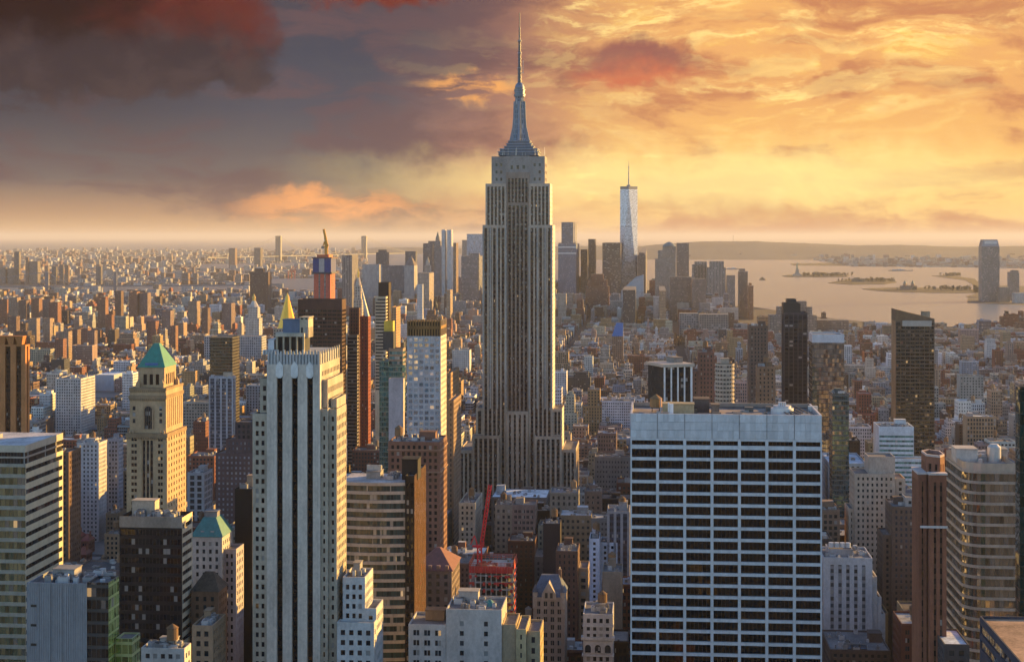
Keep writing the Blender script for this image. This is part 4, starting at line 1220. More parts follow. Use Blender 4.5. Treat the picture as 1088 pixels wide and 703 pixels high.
def crane(label, u, v, z0, zc, tipdx, tipz, tint, w, name='tower_crane', r=.3, n=14, backlen=8):
    x, y = world_xy(u, v)
    o = bpy.data.objects.new(name, None); col.objects.link(o)
    o.location = (x, y, z0); o.rotation_euler = (0, 0, -TH)
    tag(o, label, 'crane', 'construction cranes')
    h = zc - z0
    m = MB(); m.truss((0, 0, 0), (0, 0, h), w, r, tint, max(4, int(h / (w * 2.6))), up=(0, 1, 0)); m.build('mast', o)
    m = MB(); m.box(-w * 1.8, w * 1.8, -w * 1.5, w * 1.5, h, h + w * 1.2, tint, 'paint', True)
    m.box(-backlen, -w, -w * 1.2, w * 1.2, h + w * .2, h + w * 1.0, tint, 'paint', True); m.build('slewing_deck', o)
    m = MB(); m.box(w * 1.0, w * 2.6, -w * 2.6, -w * 1.2, h + w * 1.2, h + w * 3.2, tuple(c * .8 for c in tint), 'paint', True, wp=(2, 2, 1), wq=(.0, 0, 0)); m.build('cab', o)
    m = MB(); m.box(-backlen - w, -backlen + w * 1.6, -w * 1.3, w * 1.3, h - w * 1.2, h + w * 1.4, (.2, .19, .18), 'paint', True); m.build('counterweight', o)
    m = MB(); m.truss((w, 0, h + w * 1.2), (tipdx, 0, tipz - z0), w * .7, r * .85, tint, n, up=(0, 1, 0)); m.build('jib', o)
    m = MB(); m.beam((-w, 0, h + w), (-backlen * .5, 0, h + w * 6), r, tint); m.beam((-backlen * .9, 0, h + w), (-backlen * .5, 0, h + w * 6), r, tint)
    m.beam((-backlen * .5, 0, h + w * 6), (tipdx, 0, tipz - z0), r * .35, (.1, .1, .1)); m.build('back_stay', o)
crane('yellow crane with a steep jib on the netted unfinished tower', (u0 + u1) / 2 + 4, 2312, zz(271), zz(263), -4, zz(243.5), (.55, .28, .04), 1.5, r=.75, n=8, backlen=6)

def gilded():
    v = 1900.0
    u = grid_u(302.5, v)
    b = Bld('tower', 'tower with a steep gilded pyramid roof just above the striped tower', 'tower', u, v)
    zb, zt = zat(349, u, v), zat(311.5, u, v)
    w = 10.6 * v / F * .93
    b.block(u - w - 3, u + w + 3, v, v + 2 * w + 6, 0, zb, S('shader', wall=(.34, .29, .24), p=3.4, f=3.7, ww=.45, wh=.5))
    m = MB(); n = 8
    yc = w + 3
    ring = lambda q, z: [(q * 1.05 * math.cos(2 * math.pi * (i + .5) / n), yc + q * 1.05 * math.sin(2 * math.pi * (i + .5) / n), z) for i in range(n)]
    z1 = zat(320, u, v)
    m.prism(ring(w, zb), ring(w * .27, z1), (.85, .44, .06), 'gold'); rf = b.part(m, 'gilded_roof')
    m = MB(); m.prism(ring(w * .24, z1), ring(w * .2, z1 + 4), (.75, .45, .08), 'gold'); m.prism(ring(w * .24, z1 + 4), ring(.15, zt), (.8, .5, .1), 'gold'); m.build('lantern', rf)
    b.finish(); HEROES.append((291, 314, 311, 350, v))
gilded()
def cupola_tower(px, w, ytop, ysh, ybase, v, wall, label, gold=(.65, .42, .1)):
    u = grid_u(px, v)
    b = Bld('tower', label, 'tower', u, v)
    hw = w / 2 * v / F
    z1, z2, z3 = zat(ysh, u, v), zat(ysh - (ysh - ytop) * .45, u, v), zat(ytop, u, v)
    st = S('shader', wall=wall, p=3.4, f=3.7, ww=.42, wh=.5)
    b.block(u - hw, u + hw, v, v + 2 * hw, 0, z1, st)
    b.block(u - hw * .72, u + hw * .72, v + hw * .28, v + hw * 1.72, z1, z2, st)
    m = MB()
    yc = hw
    ring = lambda q, z: [(q * math.cos(2 * math.pi * (i + .5) / 8), yc + q * math.sin(2 * math.pi * (i + .5) / 8), z) for i in range(8)]
    zm = z2 + (z3 - z2) * .45
    m.prism(ring(hw * .72, z2), ring(hw * .28, zm), wall, 'masonry'); b.part(m, 'roof_spire')
    m = MB(); m.prism(ring(hw * .22, zm), ring(hw * .22, zm + (z3 - zm) * .4), gold, 'gold'); m.prism(ring(hw * .3, zm + (z3 - zm) * .4), ring(.1, z3), gold, 'gold'); b.part(m, 'cupola')
    b.finish(); HEROES.append((px - w / 2, px + w / 2, ytop, ybase, v))
cupola_tower(268, 15, 312, 338, 362, 3300, (.44, .41, .38), 'white stone tower with stepped top and small cupola left of the gilded pyramid')
hero('office_block', 'wide low white block with colonnaded top below the white cupola tower', 'office block', 217, 278, 357, 3150, None, 40, st=S('shader', wall=(.36, .36, .37), p=4.5, f=5.2, ww=.5, wh=.6), ybot=384)
cupola_tower(380, 9, 285, 318, 330, 2050, (.45, .36, .28), 'slim tower topped with a gold cupola beside the netted unfinished tower')
# paired brown and red slivers with a white spike
b = hero('apartment_tower', 'slim dark brown tower with paler banded base beside the red sliver', 'tower', 371, 381.5, 327, 1500, 383, st=GRID((.12, .06, .045), p=2.4, f=3.4, ww=.4), ybot=475, finish=False)
b.pxblock(369, 379.5, 356, 1492, None, 7.5, st=S('band', f=3.4, wh=.5, m=.3, wall=(.2, .18, .17), gl=(.02, .02, .03), mull=2)); b.finish()
b = hero('apartment_tower', 'slim red brick tower with a sharp white sloping spike on top', 'tower', 382.6, 391.2, 336, 1480, 394, st=GRID((.20, .045, .028), p=2.6, f=3.4, ww=.3), ybot=478, finish=False)
u0, u1, v0, v1, z = b.e
m = MB()
x0, x1 = u0 - b.u + .5, u1 - b.u
r0 = [(x0, 2, z), (x1, 2, z), (x1, 8, z), (x0, 8, z)]; zt = zat(306, u0, 1480)
x2 = x0 + (x1 - x0) * .5; m.prism([(x2, 2, z), (x1, 2, z), (x1, 8, z), (x2, 8, z)], [(x0, 3, zt), (x0 + .5, 3, zt), (x0 + .5, 5, zt), (x0, 5, zt)], (.5, .48, .42), 'panel'); b.part(m, 'spike'); b.finish()
b = hero('apartment_tower', 'tall cream banded tower with a dark upper block beside the grid tower', 'tower', 398.6, 410, 315, 1600, 414, st=S('band', f=3.4, wh=.5, m=.4, wall=(.5, .42, .3), gl=(.04, .04, .04), mull=2, dep=.3), ybot=370, finish=False)
b.pxblock(402, 413, 300, 1612, 415.5, st=S('plain', wall=(.045, .03, .022))); b.finish()
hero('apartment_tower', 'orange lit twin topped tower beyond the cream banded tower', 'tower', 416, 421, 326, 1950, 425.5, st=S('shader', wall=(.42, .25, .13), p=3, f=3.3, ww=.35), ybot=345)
b = hero('tower_block', 'half glazed teal tower under construction with a yellow hoist on top', 'tower', 403, 413, 383, 1110, None, 20, st=glassy(gl=(.10, .26, .28), wall=(.10, .16, .16), f=3.6, wh=.8), ybot=482, finish=False)
b.pxblock(413, 428, 370, 1114, 431, st=S('band', f=3.6, wh=.55, m=.4, wall=(.26, .2, .15), gl=(.08, .18, .2), mull=2), yb=482)
b.pxblock(413.3, 430, 388, 1109, None, 4.8, st=glassy(gl=(.10, .26, .28), wall=(.10, .16, .16), f=3.6), yb=482)
b.pxblock(407, 418, 352, 1118, None, 10, st=S('plain', wall=(.06, .06, .06)), yb=372)
b.pxblock(408, 417.5, 341, 1119, None, 8, st=S('plain', wall=(.55, .38, .04), mat='paint'), yb=352)
b.finish()
hero('party_wall_block', 'blank pinkish pale slab before the teal tower under construction', 'block', 413, 428.5, 402, 1075, 430, st=S('plain', wall=(.48, .42, .43)), ybot=465, clutter=4, seed=31)
b = hero('office_tower', 'blue white gridded tower with a golden brown ribbed crown', 'office tower', 432.5, 468.3, 357, 1050, 474.4,
         st=S('punch', p=3.75, f=3.75, ww=.70, wh=.60, m=.5, top=.6, wall=(.40, .40, .41), gl=(.80, .90, 1.0), gmat='curtain', dep=.2), side=S('punch', p=3.75, f=3.75, ww=.4, wh=.5, m=.5, top=.6, wall=(.55, .48, .38), gl=(.06, .06, .06)), ybot=468, finish=False, par=0)  # west side lighter and tan, sunlight put into its wall colour
u0, u1, v0, v1, z = b.e
zt = zat(340, u0, 1050)
m = MB(); x0, x1, d = u0 - b.u, u1 - b.u, v1 - v0
m.box(x0 + .6, x1 - .6, .6, d - .6, z, zt - 1, (.05, .03, .015))
n = 13
for i in range(n):
    c = x0 + .4 + (x1 - x0 - .8) * i / (n - 1); m.box(c - .45, c + .45, 0, .6, z, zt, (.26, .15, .06))
for i in range(6):
    c = .8 + (d - 1.6) * i / 5; m.box(x1 - .6, x1, c - .45, c + .45, z, zt, (.45, .33, .2))  # west ribs painted lighter, a sunlit copy of the front ones
m.box(x0, x1, 0, d, zt - 6, zt - 4, (.26, .15, .06))
b.part(m, 'crown'); b.finish(); HEROES.append((432, 475, 340, 468, 1050))
b = hero('office_building', 'red brown brick tower with sunlit edge below the blue white grid tower', 'office building', 412.5, 467.5, 469, 900, 475, st=GRID((.20, .10, .07), p=3.1, f=3.8, ww=.5, wh=.58, gl=(.02, .02, .022)), ybot=600, clutter=10, tank=True, seed=33, finish=False)
u0, u1, v0, v1, z = b.e
for zz_ in (z - 5.2, z - 18):
    m = MB(); m.box(u0 - b.u - .5, u1 - b.u + .5, -.5, v1 - v0 + .5, zz_, zz_ + .8, (.3, .18, .12), 'masonry', True); b.part(m, 'cornice')
b.finish()
hero('loft_building', 'narrow orange lit stepped loft between the grid tower and the spired skyscraper', 'loft building', 474.5, 479, 396, 1220, 488, st=GRID((.34, .2, .11), p=3, ww=.42), ybot=470, clutter=2, tank=True, seed=34)
hero('loft_building', 'tall tan loft in shade on the avenue left of the spired skyscraper', 'loft building', 476, 482, 425, 1130, 490, st=GRID((.24, .16, .11), p=3, ww=.42), ybot=500, clutter=3, seed=35)

# curved banded office with its dark flank
def curved_office():
    v = 690.0
    X = lambda px: grid_u(px, v)
    b = Bld('office_tower', 'bowed office tower of grey bands and dark glass with a brown ribbed flank', 'office tower', X(405), v, ycut=720)
    z = zat(512, X(400), v)
    xa, xb = X(362) - b.u, X(430.5) - b.u
    n = 14
    pts = []
    for i in range(n + 1):
        t = i / n
        pts.append((xa + (xb - xa) * t, -1.7 * math.sin(math.pi * t)))
    back = 26.0
    zlow = CAMZ - (730 - HY) / F * v
    f = 3.9
    nf = int((z - zlow) / f)
    w = b.mb('wall')
    wall = (.37, .335, .30)
    ring = pts + [(xb, back), (xa, back)]
    for k in range(nf):
        z1 = z - k * f
        # proud spandrel band, then the glass set back
        for i in range(n):
            p, q = pts[i], pts[i + 1]
            L = math.dist(p, q)
            w.face([(p[0], p[1], z1 - f * .36), (q[0], q[1], z1 - f * .36), (q[0], q[1], z1), (p[0], p[1], z1)], wall)
            w.face([(p[0], p[1] + .7, z1 - f * .36), (q[0], q[1] + .7, z1 - f * .36), (q[0], q[1], z1 - f * .36), (p[0], p[1], z1 - f * .36)], wall)
            w.face([(p[0], p[1], z1 - f), (q[0], q[1], z1 - f), (q[0], q[1] + .7, z1 - f), (p[0], p[1] + .7, z1 - f)], wall)
        m = MB(); run = 0
        for i in range(n):
            p, q = pts[i], pts[i + 1]; L = math.dist(p, q)
            m.face([(p[0], p[1] + .6, z1 - f), (q[0], q[1] + .6, z1 - f), (q[0], q[1] + .6, z1 - f * .36), (p[0], p[1] + .6, z1 - f * .36)], (.04, .04, .04), 'glass', (1.5, f, nseed()), (.9, 1.2, .01), (.035, .06, .065),
                   [(run, .01), (run + L, .01), (run + L, f * .5), (run, f * .5)]); run += L
        b.part(m, 'window')
    w.prism([(x, y + .5, 0) for x, y in ring], [(x, y + .5, z - nf * f) for x, y in ring], (.1, .1, .1), 'masonry', cap=False)
    for i in range(n, n + 3):
        p, q = ring[i], ring[(i + 1) % len(ring)]
        w.face([(*p, z - nf * f), (*q, z - nf * f), (*q, z), (*p, z)], wall)
    r = b.mb('roof'); r.face([(x, y, z) for x, y in ring], (.4, .37, .36), 'roofing')
    ue = X(440.5)
    b.block(X(430.6), ue, v - .5, ue / kf(452.5), 0, zat(505, X(435), v), S('strip', p=1.6, f=3.9, ww=.6, m=.3, top=1.5, wall=(.022, .018, .016), gl=(.012, .012, .014), name='window_strip', sw=1.2),
            side=S('shader', p=2.2, f=3.9, ww=.62, wh=1.2, wall=(.17, .08, .03), gl=(.012, .01, .01), lit=-1))
    b.bulkhead(X(424) - b.u, X(441) - b.u, 8, 18, z, 9, (.02, .02, .022))
    b.bulkhead(X(385) - b.u, X(400) - b.u, 10, 18, z, 3, (.3, .28, .26)); 
    for k in range(4):
        m = MB(); x = X(387 + k * 3.4) - b.u; m.cyl(x, 14, 1.3, 1.3, z + 3.4, z + 5.6, (.45, .44, .42), 'panel', 12); b.part(m, 'exhaust_fan')
    b.clutter(X(404), X(421), v + 6, v + 22, z + .9, random.Random(6), 9, big=False)
    b.finish(); HEROES.append((362, 453, 488, 720, v))
curved_office()

# red hipped roof block
b = hero('office_building', 'dark brick block with a red pyramid roof near the bottom middle', 'office building', 442, 480, 606, 800, 488.5, st=GRID((.17, .125, .105), p=4.2, f=3.8, ww=.42, wh=.6, top=1), ybot=668, finish=False, par=0)
u0, u1, v0, v1, z = b.e
m = MB(); x0, x1, d = u0 - b.u - .8, u1 - b.u + .8, v1 - v0 + .8
zt = zat(583.5, u0, 810)
t = 1.0
m.prism([(x0, -.8, z), (x1, -.8, z), (x1, d, z), (x0, d, z)], [(-t, d / 2 - t, zt), (t, d / 2 - t, zt), (t, d / 2 + t, zt), (-t, d / 2 + t, zt)], (.16, .05, .035), 'paint')
rf = b.part(m, 'pyramid_roof')
for i in range(4):
    m = MB(); c = x0 + 3.5 + (x1 - x0 - 7) * i / 3; m.box(c - .9, c + .9, -.2, 2.2, z + .4, z + 2.6, (.2, .12, .1)); m.build('dormer', rf)
b.finish(); HEROES.append((442, 489, 583, 668, 800)); HEROES += [(526, 566, 560, 625, 985), (549, 566, 600, 668, 1000), (600, 620, 600, 680, 1000)]

# building under construction and its red crane
def construction():
    v = 900.0
    X = lambda px: grid_u(px, v)
    b = Bld('construction_frame', 'unfinished concrete frame hung with red netting under the red crane', 'construction site', X(523), v)
    x0, x1 = X(498.5) - b.u, X(545) - b.u
    d = (X(545) / kf(549)) - v
    z = zat(603, X(520), v)
    red = (.62, .04, .03)
    zlow = zat(672, 0, v)
    f = 4.0
    rng = random.Random(4)
    k = 0
    zz = z - .4
    dark_interior = MB(); dark_interior.box(x0 + 3, x1 - 3, 3.5, d - 3.5, 0, z - .5, (.05, .045, .042)); b.part(dark_interior, 'dark_interior')  # dark block standing in for the shade inside the open floors
    m = MB(); m.box(x0, x1, 0, d, 0, zlow, (.2, .15, .13), wp=(4, 4, 1), wq=(.7, .6, 0)); b.part(m, 'wall')
    while zz > zlow:
        m = MB(); m.box(x0, x1, 0, d, zz - .45, zz, (.50, .44, .38), 'masonry', True); b.part(m, 'floor_slab')
        if k > 0 or True:
            for i in range(9):
                m2 = b.mb('columns'); c = x0 + .6 + (x1 - x0 - 1.2) * i / 8
                m2.box(c - .35, c + .35, .4, 1.1, zz - f, zz - .45, (.55, .46, .36))
                m2.box(x1 - 1.1, x1 - .4, 1 + (d - 2) * i / 8 - .35, 1 + (d - 2) * i / 8 + .35, zz - f, zz - .45, (.55, .46, .36))
        # torn safety netting along the floor edge
        for i in range(16):
            if rng.random() < (.95 if k == 0 else .55):
                a, c = x0 + (x1 - x0) * i / 16, x0 + (x1 - x0) * (i + .95) / 16
                h0 = rng.uniform(.1, .9) if k > 1 else 0
                n = MB(); n.box(a, c, -.35, -.25, zz - (2.6 if k == 0 else rng.uniform(.5, 2.0)), zz + (1.2 if k == 0 else .2), red, 'paint', True); b.part(n, 'safety_net')
        for i in range(8):
            if rng.random() < .85:
                a, c = d * i / 8, d * (i + .95) / 8
                n = MB(); n.box(x1 + .25, x1 + .35, a, c, zz - rng.uniform(.6, 2.2), zz + (1.2 if k == 0 else .2), red, 'paint', True); b.part(n, 'safety_net')
        zz -= f; k += 1
    # rebar, plywood and barriers on the top deck
    for i in range(26):
        m = MB(); px, py = rng.uniform(x0 + 1, x1 - 4), rng.uniform(1, d - 4); g = rng.choice([(.3, .2, .1), (.1, .1, .1), (.4, .38, .35), (.45, .1, .05)])
        m.box(px, px + rng.uniform(.8, 3), py, py + rng.uniform(.8, 3), z - .4, z + rng.uniform(.2, 1.3), g); b.part(m, 'material_stack')
    m = MB()
    for (p, q) in (((x0, 0), (x1, 0)), ((x1, 0), (x1, d)), ((x0, d), (x1, d)), ((x0, 0), (x0, d))):
        for h in (1.0, 2.0, 3.0):
            m.beam((*p, z + h), (*q, z + h), .14, (.55, .1, .05))
        for i in range(12):
            t = i / 11; x, y = p[0] + (q[0] - p[0]) * t, p[1] + (q[1] - p[1]) * t
            m.beam((x, y, z - .4), (x, y, z + 3), .12, (.5, .09, .05))
    b.part(m, 'guard_rail')
    b.finish()
    HEROES.append((498, 550, 590, 664, v)); HEROES.append((500, 526, 515, 590, v))
    zc = zat(583, X(509), v)
    crane('red lattice crane with a raised jib on the concrete frame', X(508.5), v + 5, z - .4, zc, 6.2, zat(516.5, X(519), v), (.75, .02, .03), 1.15, r=.30, n=16, backlen=6)
construction()

# blank grey front building at the bottom middle
b = hero('loft_building', 'blank grey concrete block with stepped wings at the bottom middle', 'loft building', 474, 533, 647, 640, None, 24, st=S('punch', p=11, f=4.0, ww=.16, wh=.5, m=1.5, top=4, wall=(.46, .43, .40)), clutter=8, seed=41, finish=False, keep=True)
b.pxblock(434, 473.8, 663, 640.5, None, 22, st=GRID((.46, .44, .42), p=5.2, f=4.0, ww=.55, wh=.55, sub=2))
b.pxblock(533.2, 548, 663, 641, None, 20, st=S('plain', wall=(.36, .27, .17)))
b.pxblock(548.2, 559, 668, 639, None, 24, st=GRID((.46, .36, .2), p=6, f=4, ww=.3))  # yellow sunlight painted into this wing's wall colour
b.pxblock(559.2, 574, 670, 642, None, 20, st=GRID((.44, .34, .2), p=4, f=4, ww=.4))
u0, u1, v0, v1, z = b.e
m = MB(); m.cyl(grid_u(520, 650) - b.u, 12, 3.0, .6, z - .9, z + 1.4, (.05, .2, .19), 'paint', 14); b.part(m, 'green_dome')
b.bulkhead(grid_u(452, 650) - b.u, grid_u(472, 650) - b.u, 10, 16, zat(663, u0, 640) - .9, 4, (.3, .16, .08))
b.finish(); HEROES.append((433, 575, 643, 720, 640))

# gabled gothic block
b = hero('loft_building', 'brown stone block with steep slate roof and pointed front gable', 'loft building', 566.5, 600, 634, 800, None, 24, st=GRID((.33, .26, .21), p=3.4, f=4.2, ww=.5, wh=.62, sub=2), finish=False, par=0)
u0, u1, v0, v1, z = b.e
x0, x1, d = u0 - b.u, u1 - b.u, 24
zt = zat(612, u0, 806)
slate = (.10, .12, .16)
m = MB()
m.prism([(x0 - .4, -.4, z), (x1 + .4, -.4, z), (x1 + .4, d, z), (x0 - .4, d, z)], [(x0 + 3.5, d * .42, zt), (x1 - 3.5, d * .42, zt), (x1 - 3.5, d * .55, zt), (x0 + 3.5, d * .55, zt)], slate, 'roofing')
rf = b.part(m, 'slate_roof')
m = MB(); g = 3.6; ga, gz = -.9, z + 7.6
m.prism([(-g, ga, z - 1), (g, ga, z - 1), (g, ga, z + 1.6), (0, ga, gz), (-g, ga, z + 1.6)], [(-g, 7, z - 1), (g, 7, z - 1), (g, 7, z + 1.6), (0, 7, gz), (-g, 7, z + 1.6)], (.40, .32, .25), 'masonry', cap=True, cap0=True)
gb = b.part(m, 'gable')
for k in (-1, 1):
    m = MB(); m.box(k * 1.3 - .7, k * 1.3 + .7, ga - .12, ga + .2, z - .3, z + 2.4, (.02, .02, .022), 'glass'); m.build('window', gb)
for sx in (x0 + 1, x1 - 1):
    m = MB(); m.cyl(sx, .6, 1.3, 1.3, z - 6, z + 2.5, (.38, .3, .24), n=8); m.cyl(sx, .6, 1.5, .1, z + 2.5, z + 6.5, slate, 'roofing', n=8); b.part(m, 'corner_turret')
m = MB(); m.box(x1 - 4, x1 - 2.4, 12, 13.6, z + 3, zt + 2.5, (.25, .15, .11)); b.part(m, 'chimney')
b.finish(); HEROES.append((566, 601, 611, 720, 800))

# ornate pale front with three arches
b = hero('loft_building', 'ornate pale building with three dark arches under a cornice, bottom right of middle', 'loft building', 619.5, 651, 652, 760, None, 26, st=GRID((.46, .45, .45), p=3.0, f=3.6, ww=.5, wh=.6), finish=False)
u0, u1, v0, v1, z = b.e
x0, x1 = u0 - b.u, u1 - b.u
for (py, o, h) in ((676, .9, 1.4), (664, .3, .6), (695, .6, .7)):
    m = MB(); zz = zat(py, u0, 760); m.box(x0 - o, x1 + o, -o, 4, zz - h, zz, (.5, .49, .48), 'masonry', True); b.part(m, 'cornice')
za, zt = zat(693, u0, 760), zat(677, u0, 760)
m = MB(); m.box(x0 + .1, x1 - .1, -.35, -.02, za, zt - 1.4, (.5, .49, .48)); b.part(m, 'arcade_wall')
for k in range(3):
    c = x0 + (x1 - x0) * (k + .5) / 3; w = (x1 - x0) / 3 * .30
    pts = [(c - w, za + .3), (c + w, za + .3)] + [(c + w * math.cos(t), za + 2.6 + w * 1.05 * math.sin(t)) for t in [math.pi * j / 10 for j in range(11)]]
    m = MB(); m.face([(x, -.42, zz) for x, zz in pts], (.015, .015, .018), 'glass', (1.2, 2, nseed()), (.8, .9, .0), uv=[(x, zz) for x, zz in pts]); b.part(m, 'arched_window')
b.clutter(u0 + 1, u1 - 1, 763, 784, z, random.Random(12), 8, tank=True)
b.finish(); HEROES.append((619, 652, 648, 720, 760))

hero('apartment_building', 'tall white stepped brick block left of the white slab tower', 'apartment building', 626, 637, 572, 1000, None, 22, st=GRID((.62, .66, .74), p=3.4, f=3.4, ww=.35), ybot=640, finish=True, clutter=3, tank=True, seed=51)
hero('loft_building', 'white loft half hidden behind the stepped white brick block', 'loft building', 637.5, 656, 576, 1010, None, 20, st=GRID((.6, .62, .68), p=3.8, ww=.35), ybot=620, clutter=5, seed=52)
hero('loft_building', 'windowless tan walled block hard against the left side of the white slab', 'loft building', 640, 661, 607, 860, None, 22, st=S('plain', wall=(.27, .22, .17)), ybot=650, clutter=4, seed=53, tank=True)
hero('apartment_building', 'dark brown brick tower with fire escapes right of the gabled block', 'apartment building', 590.5, 614, 585, 900, None, 24, st=GRID((.13, .07, .055), p=3, f=3.5, ww=.35), ybot=690, clutter=5, seed=54)
hero('loft_building', 'narrow tan building with wide windows right of the dark brown brick tower', 'loft building', 614.6, 625, 603, 905, None, 20, st=GRID((.36, .26, .18), p=3.6, f=4, ww=.7, wh=.6), ybot=660, clutter=2, seed=55)
hero('loft_building', 'cream loft with regular windows and water tank left of the red crane', 'loft building', 487.5, 505, 534, 1080, 512.5, st=GRID((.42, .37, .3), p=3.4, f=3.8, ww=.45), ybot=588, clutter=4, tank=True, seed=56)
hero('loft_building', 'long low podium with a bright white roof before the spired skyscraper', 'loft building', 522, 581, 528, 1180, None, 40, st=GRID((.17, .15, .14), p=4, f=5, ww=.5, roof=(.62, .66, .7)), ybot=536, clutter=8, seed=57, par=.5, tint=(.5, .5, .5))
hero('loft_building', 'squat black walled box below the spired skyscraper', 'loft building', 577, 595, 556, 1010, None, 22, st=S('plain', wall=(.03, .025, .03)), ybot=572, clutter=3, tank=True, seed=58)
hero('loft_building', 'blue grey block with dark vertical strips beside the white slab top', 'loft building', 645, 669, 543, 1010, None, 26, st=S('strip', p=4.2, f=3.7, ww=.6, m=.8, wall=(.34, .33, .34), span=(.05, .06, .09), name='window_strip', mull=1.4), ybot=575, clutter=6, tank=True, seed=59)

# ------------------------------------------------------------------ right hand side
def yaw_tower(name, label, px, wpx, dm, y, v, yaw, st, front=None, side=None, ybot=430, slabroof=None):
    u = grid_u(px, v)
    b = Bld(name, label, 'tower', u, v, yaw=yaw, ycut=ybot + 45)
    w = wpx * v / F
    z = zat(y, u, v)
    b.block(u - w / 2, u + w / 2, v - dm / 2, v + dm / 2, 0, z, st, side=side, front=front)
    FOOT[-1] = (u - w * .8, u + w * .8, v - dm, v + dm)
    if slabroof:
        m = MB(); m.box(-w / 2 - 1, w / 2 + 1, -dm / 2 - 1, dm / 2 + 1, z - 1.2, z + .6, slabroof, 'panel', True); b.part(m, 'roof_slab')
        b.bulkhead(2, w / 2 - 2, -2, dm / 2 - 2, z + .6, 3, (.3, .24, .2))
    b.finish(); HEROES.append((px - wpx / 2 - 6, px + wpx / 2 + 6, y, ybot, v))
    return b
yaw_tower('office_tower', 'squat dark tower with bright white vertical ribs above the white slab', 712, 33, 24, 386, 1000, math.radians(24),
          S('strip', p=1.8, f=3.8, ww=.6, m=.3, top=1, wall=(.06, .05, .045), gl=(.02, .02, .02), name='window_strip'), front=S('strip', p=5.2, f=3.8, ww=.82, m=.8, top=1.4, wall=(.74, .72, .7), gl=(.015, .016, .02), span=(.02, .02, .022), dep=.8, name='window_strip', sw=1.2), slabroof=(.42, .38, .33))
hero('apartment_tower', 'brown brick tower with dense windows right of the white ribbed dark tower', 'tower', 742, 759, 374, 1160, None, 24, st=GRID((.19, .10, .075), p=2.6, f=3.2, ww=.4), ybot=430, clutter=3, tank=True, seed=61)
hero('apartment_building', 'low brown brick wing joined to the dense windowed brick tower', 'apartment building', 736, 742, 394, 1165, None, 20, st=GRID((.2, .11, .08), p=2.6, f=3.2, ww=.4), ybot=430)
def round_tower():
    v = 1120.0; u = grid_u(770.5, v)
    b = Bld('apartment_tower', 'rounded beige tower ringed with balconies above the white slab', 'tower', u, v)
    z = zat(387, u, v); r = 10.2 * v / F; n = 16
    zl = zat(440, u, v)
    m = MB(); m.cyl(0, r, r * .94, r * .94, 0, z, (.3, .25, .2), n=24, wp=(2.4, 3.0, 4), wq=(.6, .6, .01)); b.part(m, 'wall')
    zz = z
    while zz > zl:
        m = MB(); m.cyl(0, r, r * 1.0, r * 1.0, zz - 1.25, zz, (.45, .38, .3), n=24, cap0=True); b.part(m, 'balcony'); zz -= 3.0
    b.bulkhead(-3, 3, r - 3, r + 3, z, 3.5, (.36, .3, .24)); b.finish(); HEROES.append((760, 782, 384, 430, v)); FOOT.append((u - r, u + r, v, v + 2 * r))
round_tower()
hero('apartment_tower', 'brown sandstone coloured tower with notched flat top left of the black tower', 'tower', 796, 816, 346, 1330, None, 24, st=GRID((.16, .11, .085), p=2.8, f=3.3, ww=.36), ybot=430, clutter=2, seed=62)
hero('apartment_tower', 'shorter brown tower stepped beside the notched brown tower', 'tower', 804.5, 824, 389, 1250, None, 20, st=GRID((.24, .155, .1), p=2.8, f=3.3, ww=.36), ybot=430, clutter=3, tank=True, seed=63)
b = hero('apartment_tower', 'black glass tower with stepped crown above the right of the white slab', 'tower', 833, 858, 332, 1400, None, 26, st=S('strip', p=3.8, f=3.5, ww=.8, m=.3, top=2, wall=(.07, .065, .07), gl=(.018, .02, .026), span=(.03, .03, .034), name='window_strip', sw=.92, sh=.5, mull=3.8), ybot=432, finish=False)
b.pxblock(832.5, 850.5, 322, 1402, None, 20, st=S('plain', wall=(.022, .022, .026), mat='panel'), yb=334); b.pxblock(836, 846, 317.5, 1405, None, 12, st=S('plain', wall=(.03, .03, .034), mat='panel'), yb=323); b.finish()
b = hero('office_tower', 'mirror glass tower reflecting orange light under a pale grey cap', 'office tower', 863, 897, 364, 1300, None, 28, st=glassy(gl=(.31, .27, .24), wall=(.09, .085, .08), f=3.7, p=1.8, ww=.92, wh=.85), ybot=480, finish=False, par=0)
b.pxblock(863, 897, 355, 1299.8, None, 28.4, st=S('plain', wall=(.50, .52, .58), mat='panel'), yb=364); b.finish()
hero('office_tower', 'teal glass block before the mirror glass tower', 'office tower', 884.5, 902, 418, 1180, None, 22, st=glassy(gl=(.08, .16, .18), wall=(.08, .11, .12), f=3.7), ybot=490, clutter=4, seed=64)
b = hero('apartment_tower', 'tall dark bronze residential tower with sloped top at right', 'tower', 951.5, 993, 341, 1420, 947, st=S('band', f=3.4, wh=.62, m=.4, top=1, wall=(.13, .10, .075), gl=(.05, .06, .065), gmat='curtain', mull=1.9, pier=.5, pier_pitch=4.4, dep=.4), side=S('plain', wall=(.36, .22, .12)), ybot=482, finish=False)  # orange light on the narrow side is put into its wall colour
u0, u1, v0, v1, z = b.e
m = MB(); x0, x1, d = u0 - b.u, u1 - b.u, v1 - v0
za, zc = zat(328.5, u0, 1420), zat(338.5, u1, 1420)
m.prism([(x0, 0, z), (x1, 0, z), (x1, d, z), (x0, d, z)], [(x0, 0, za), (x1, 0, zc), (x1, d, zc), (x0, d, za)], (.16, .11, .07), 'masonry'); b.part(m, 'sloped_crown')
m = MB(); m.box(x0 + 6, x1 - 2.5, -.3, -.02, zat(346.5, u0, 1420), zat(340.5, u0, 1420), (.36, .34, .32), 'panel'); b.part(m, 'pale_band')
b.bulkhead(x1 - 8, x1 - 1, d - 8, d - 1, z, zat(331, u1, 1440) - z, (.35, .28, .2)); b.finish(); HEROES.append((946, 994, 327, 482, 1420))

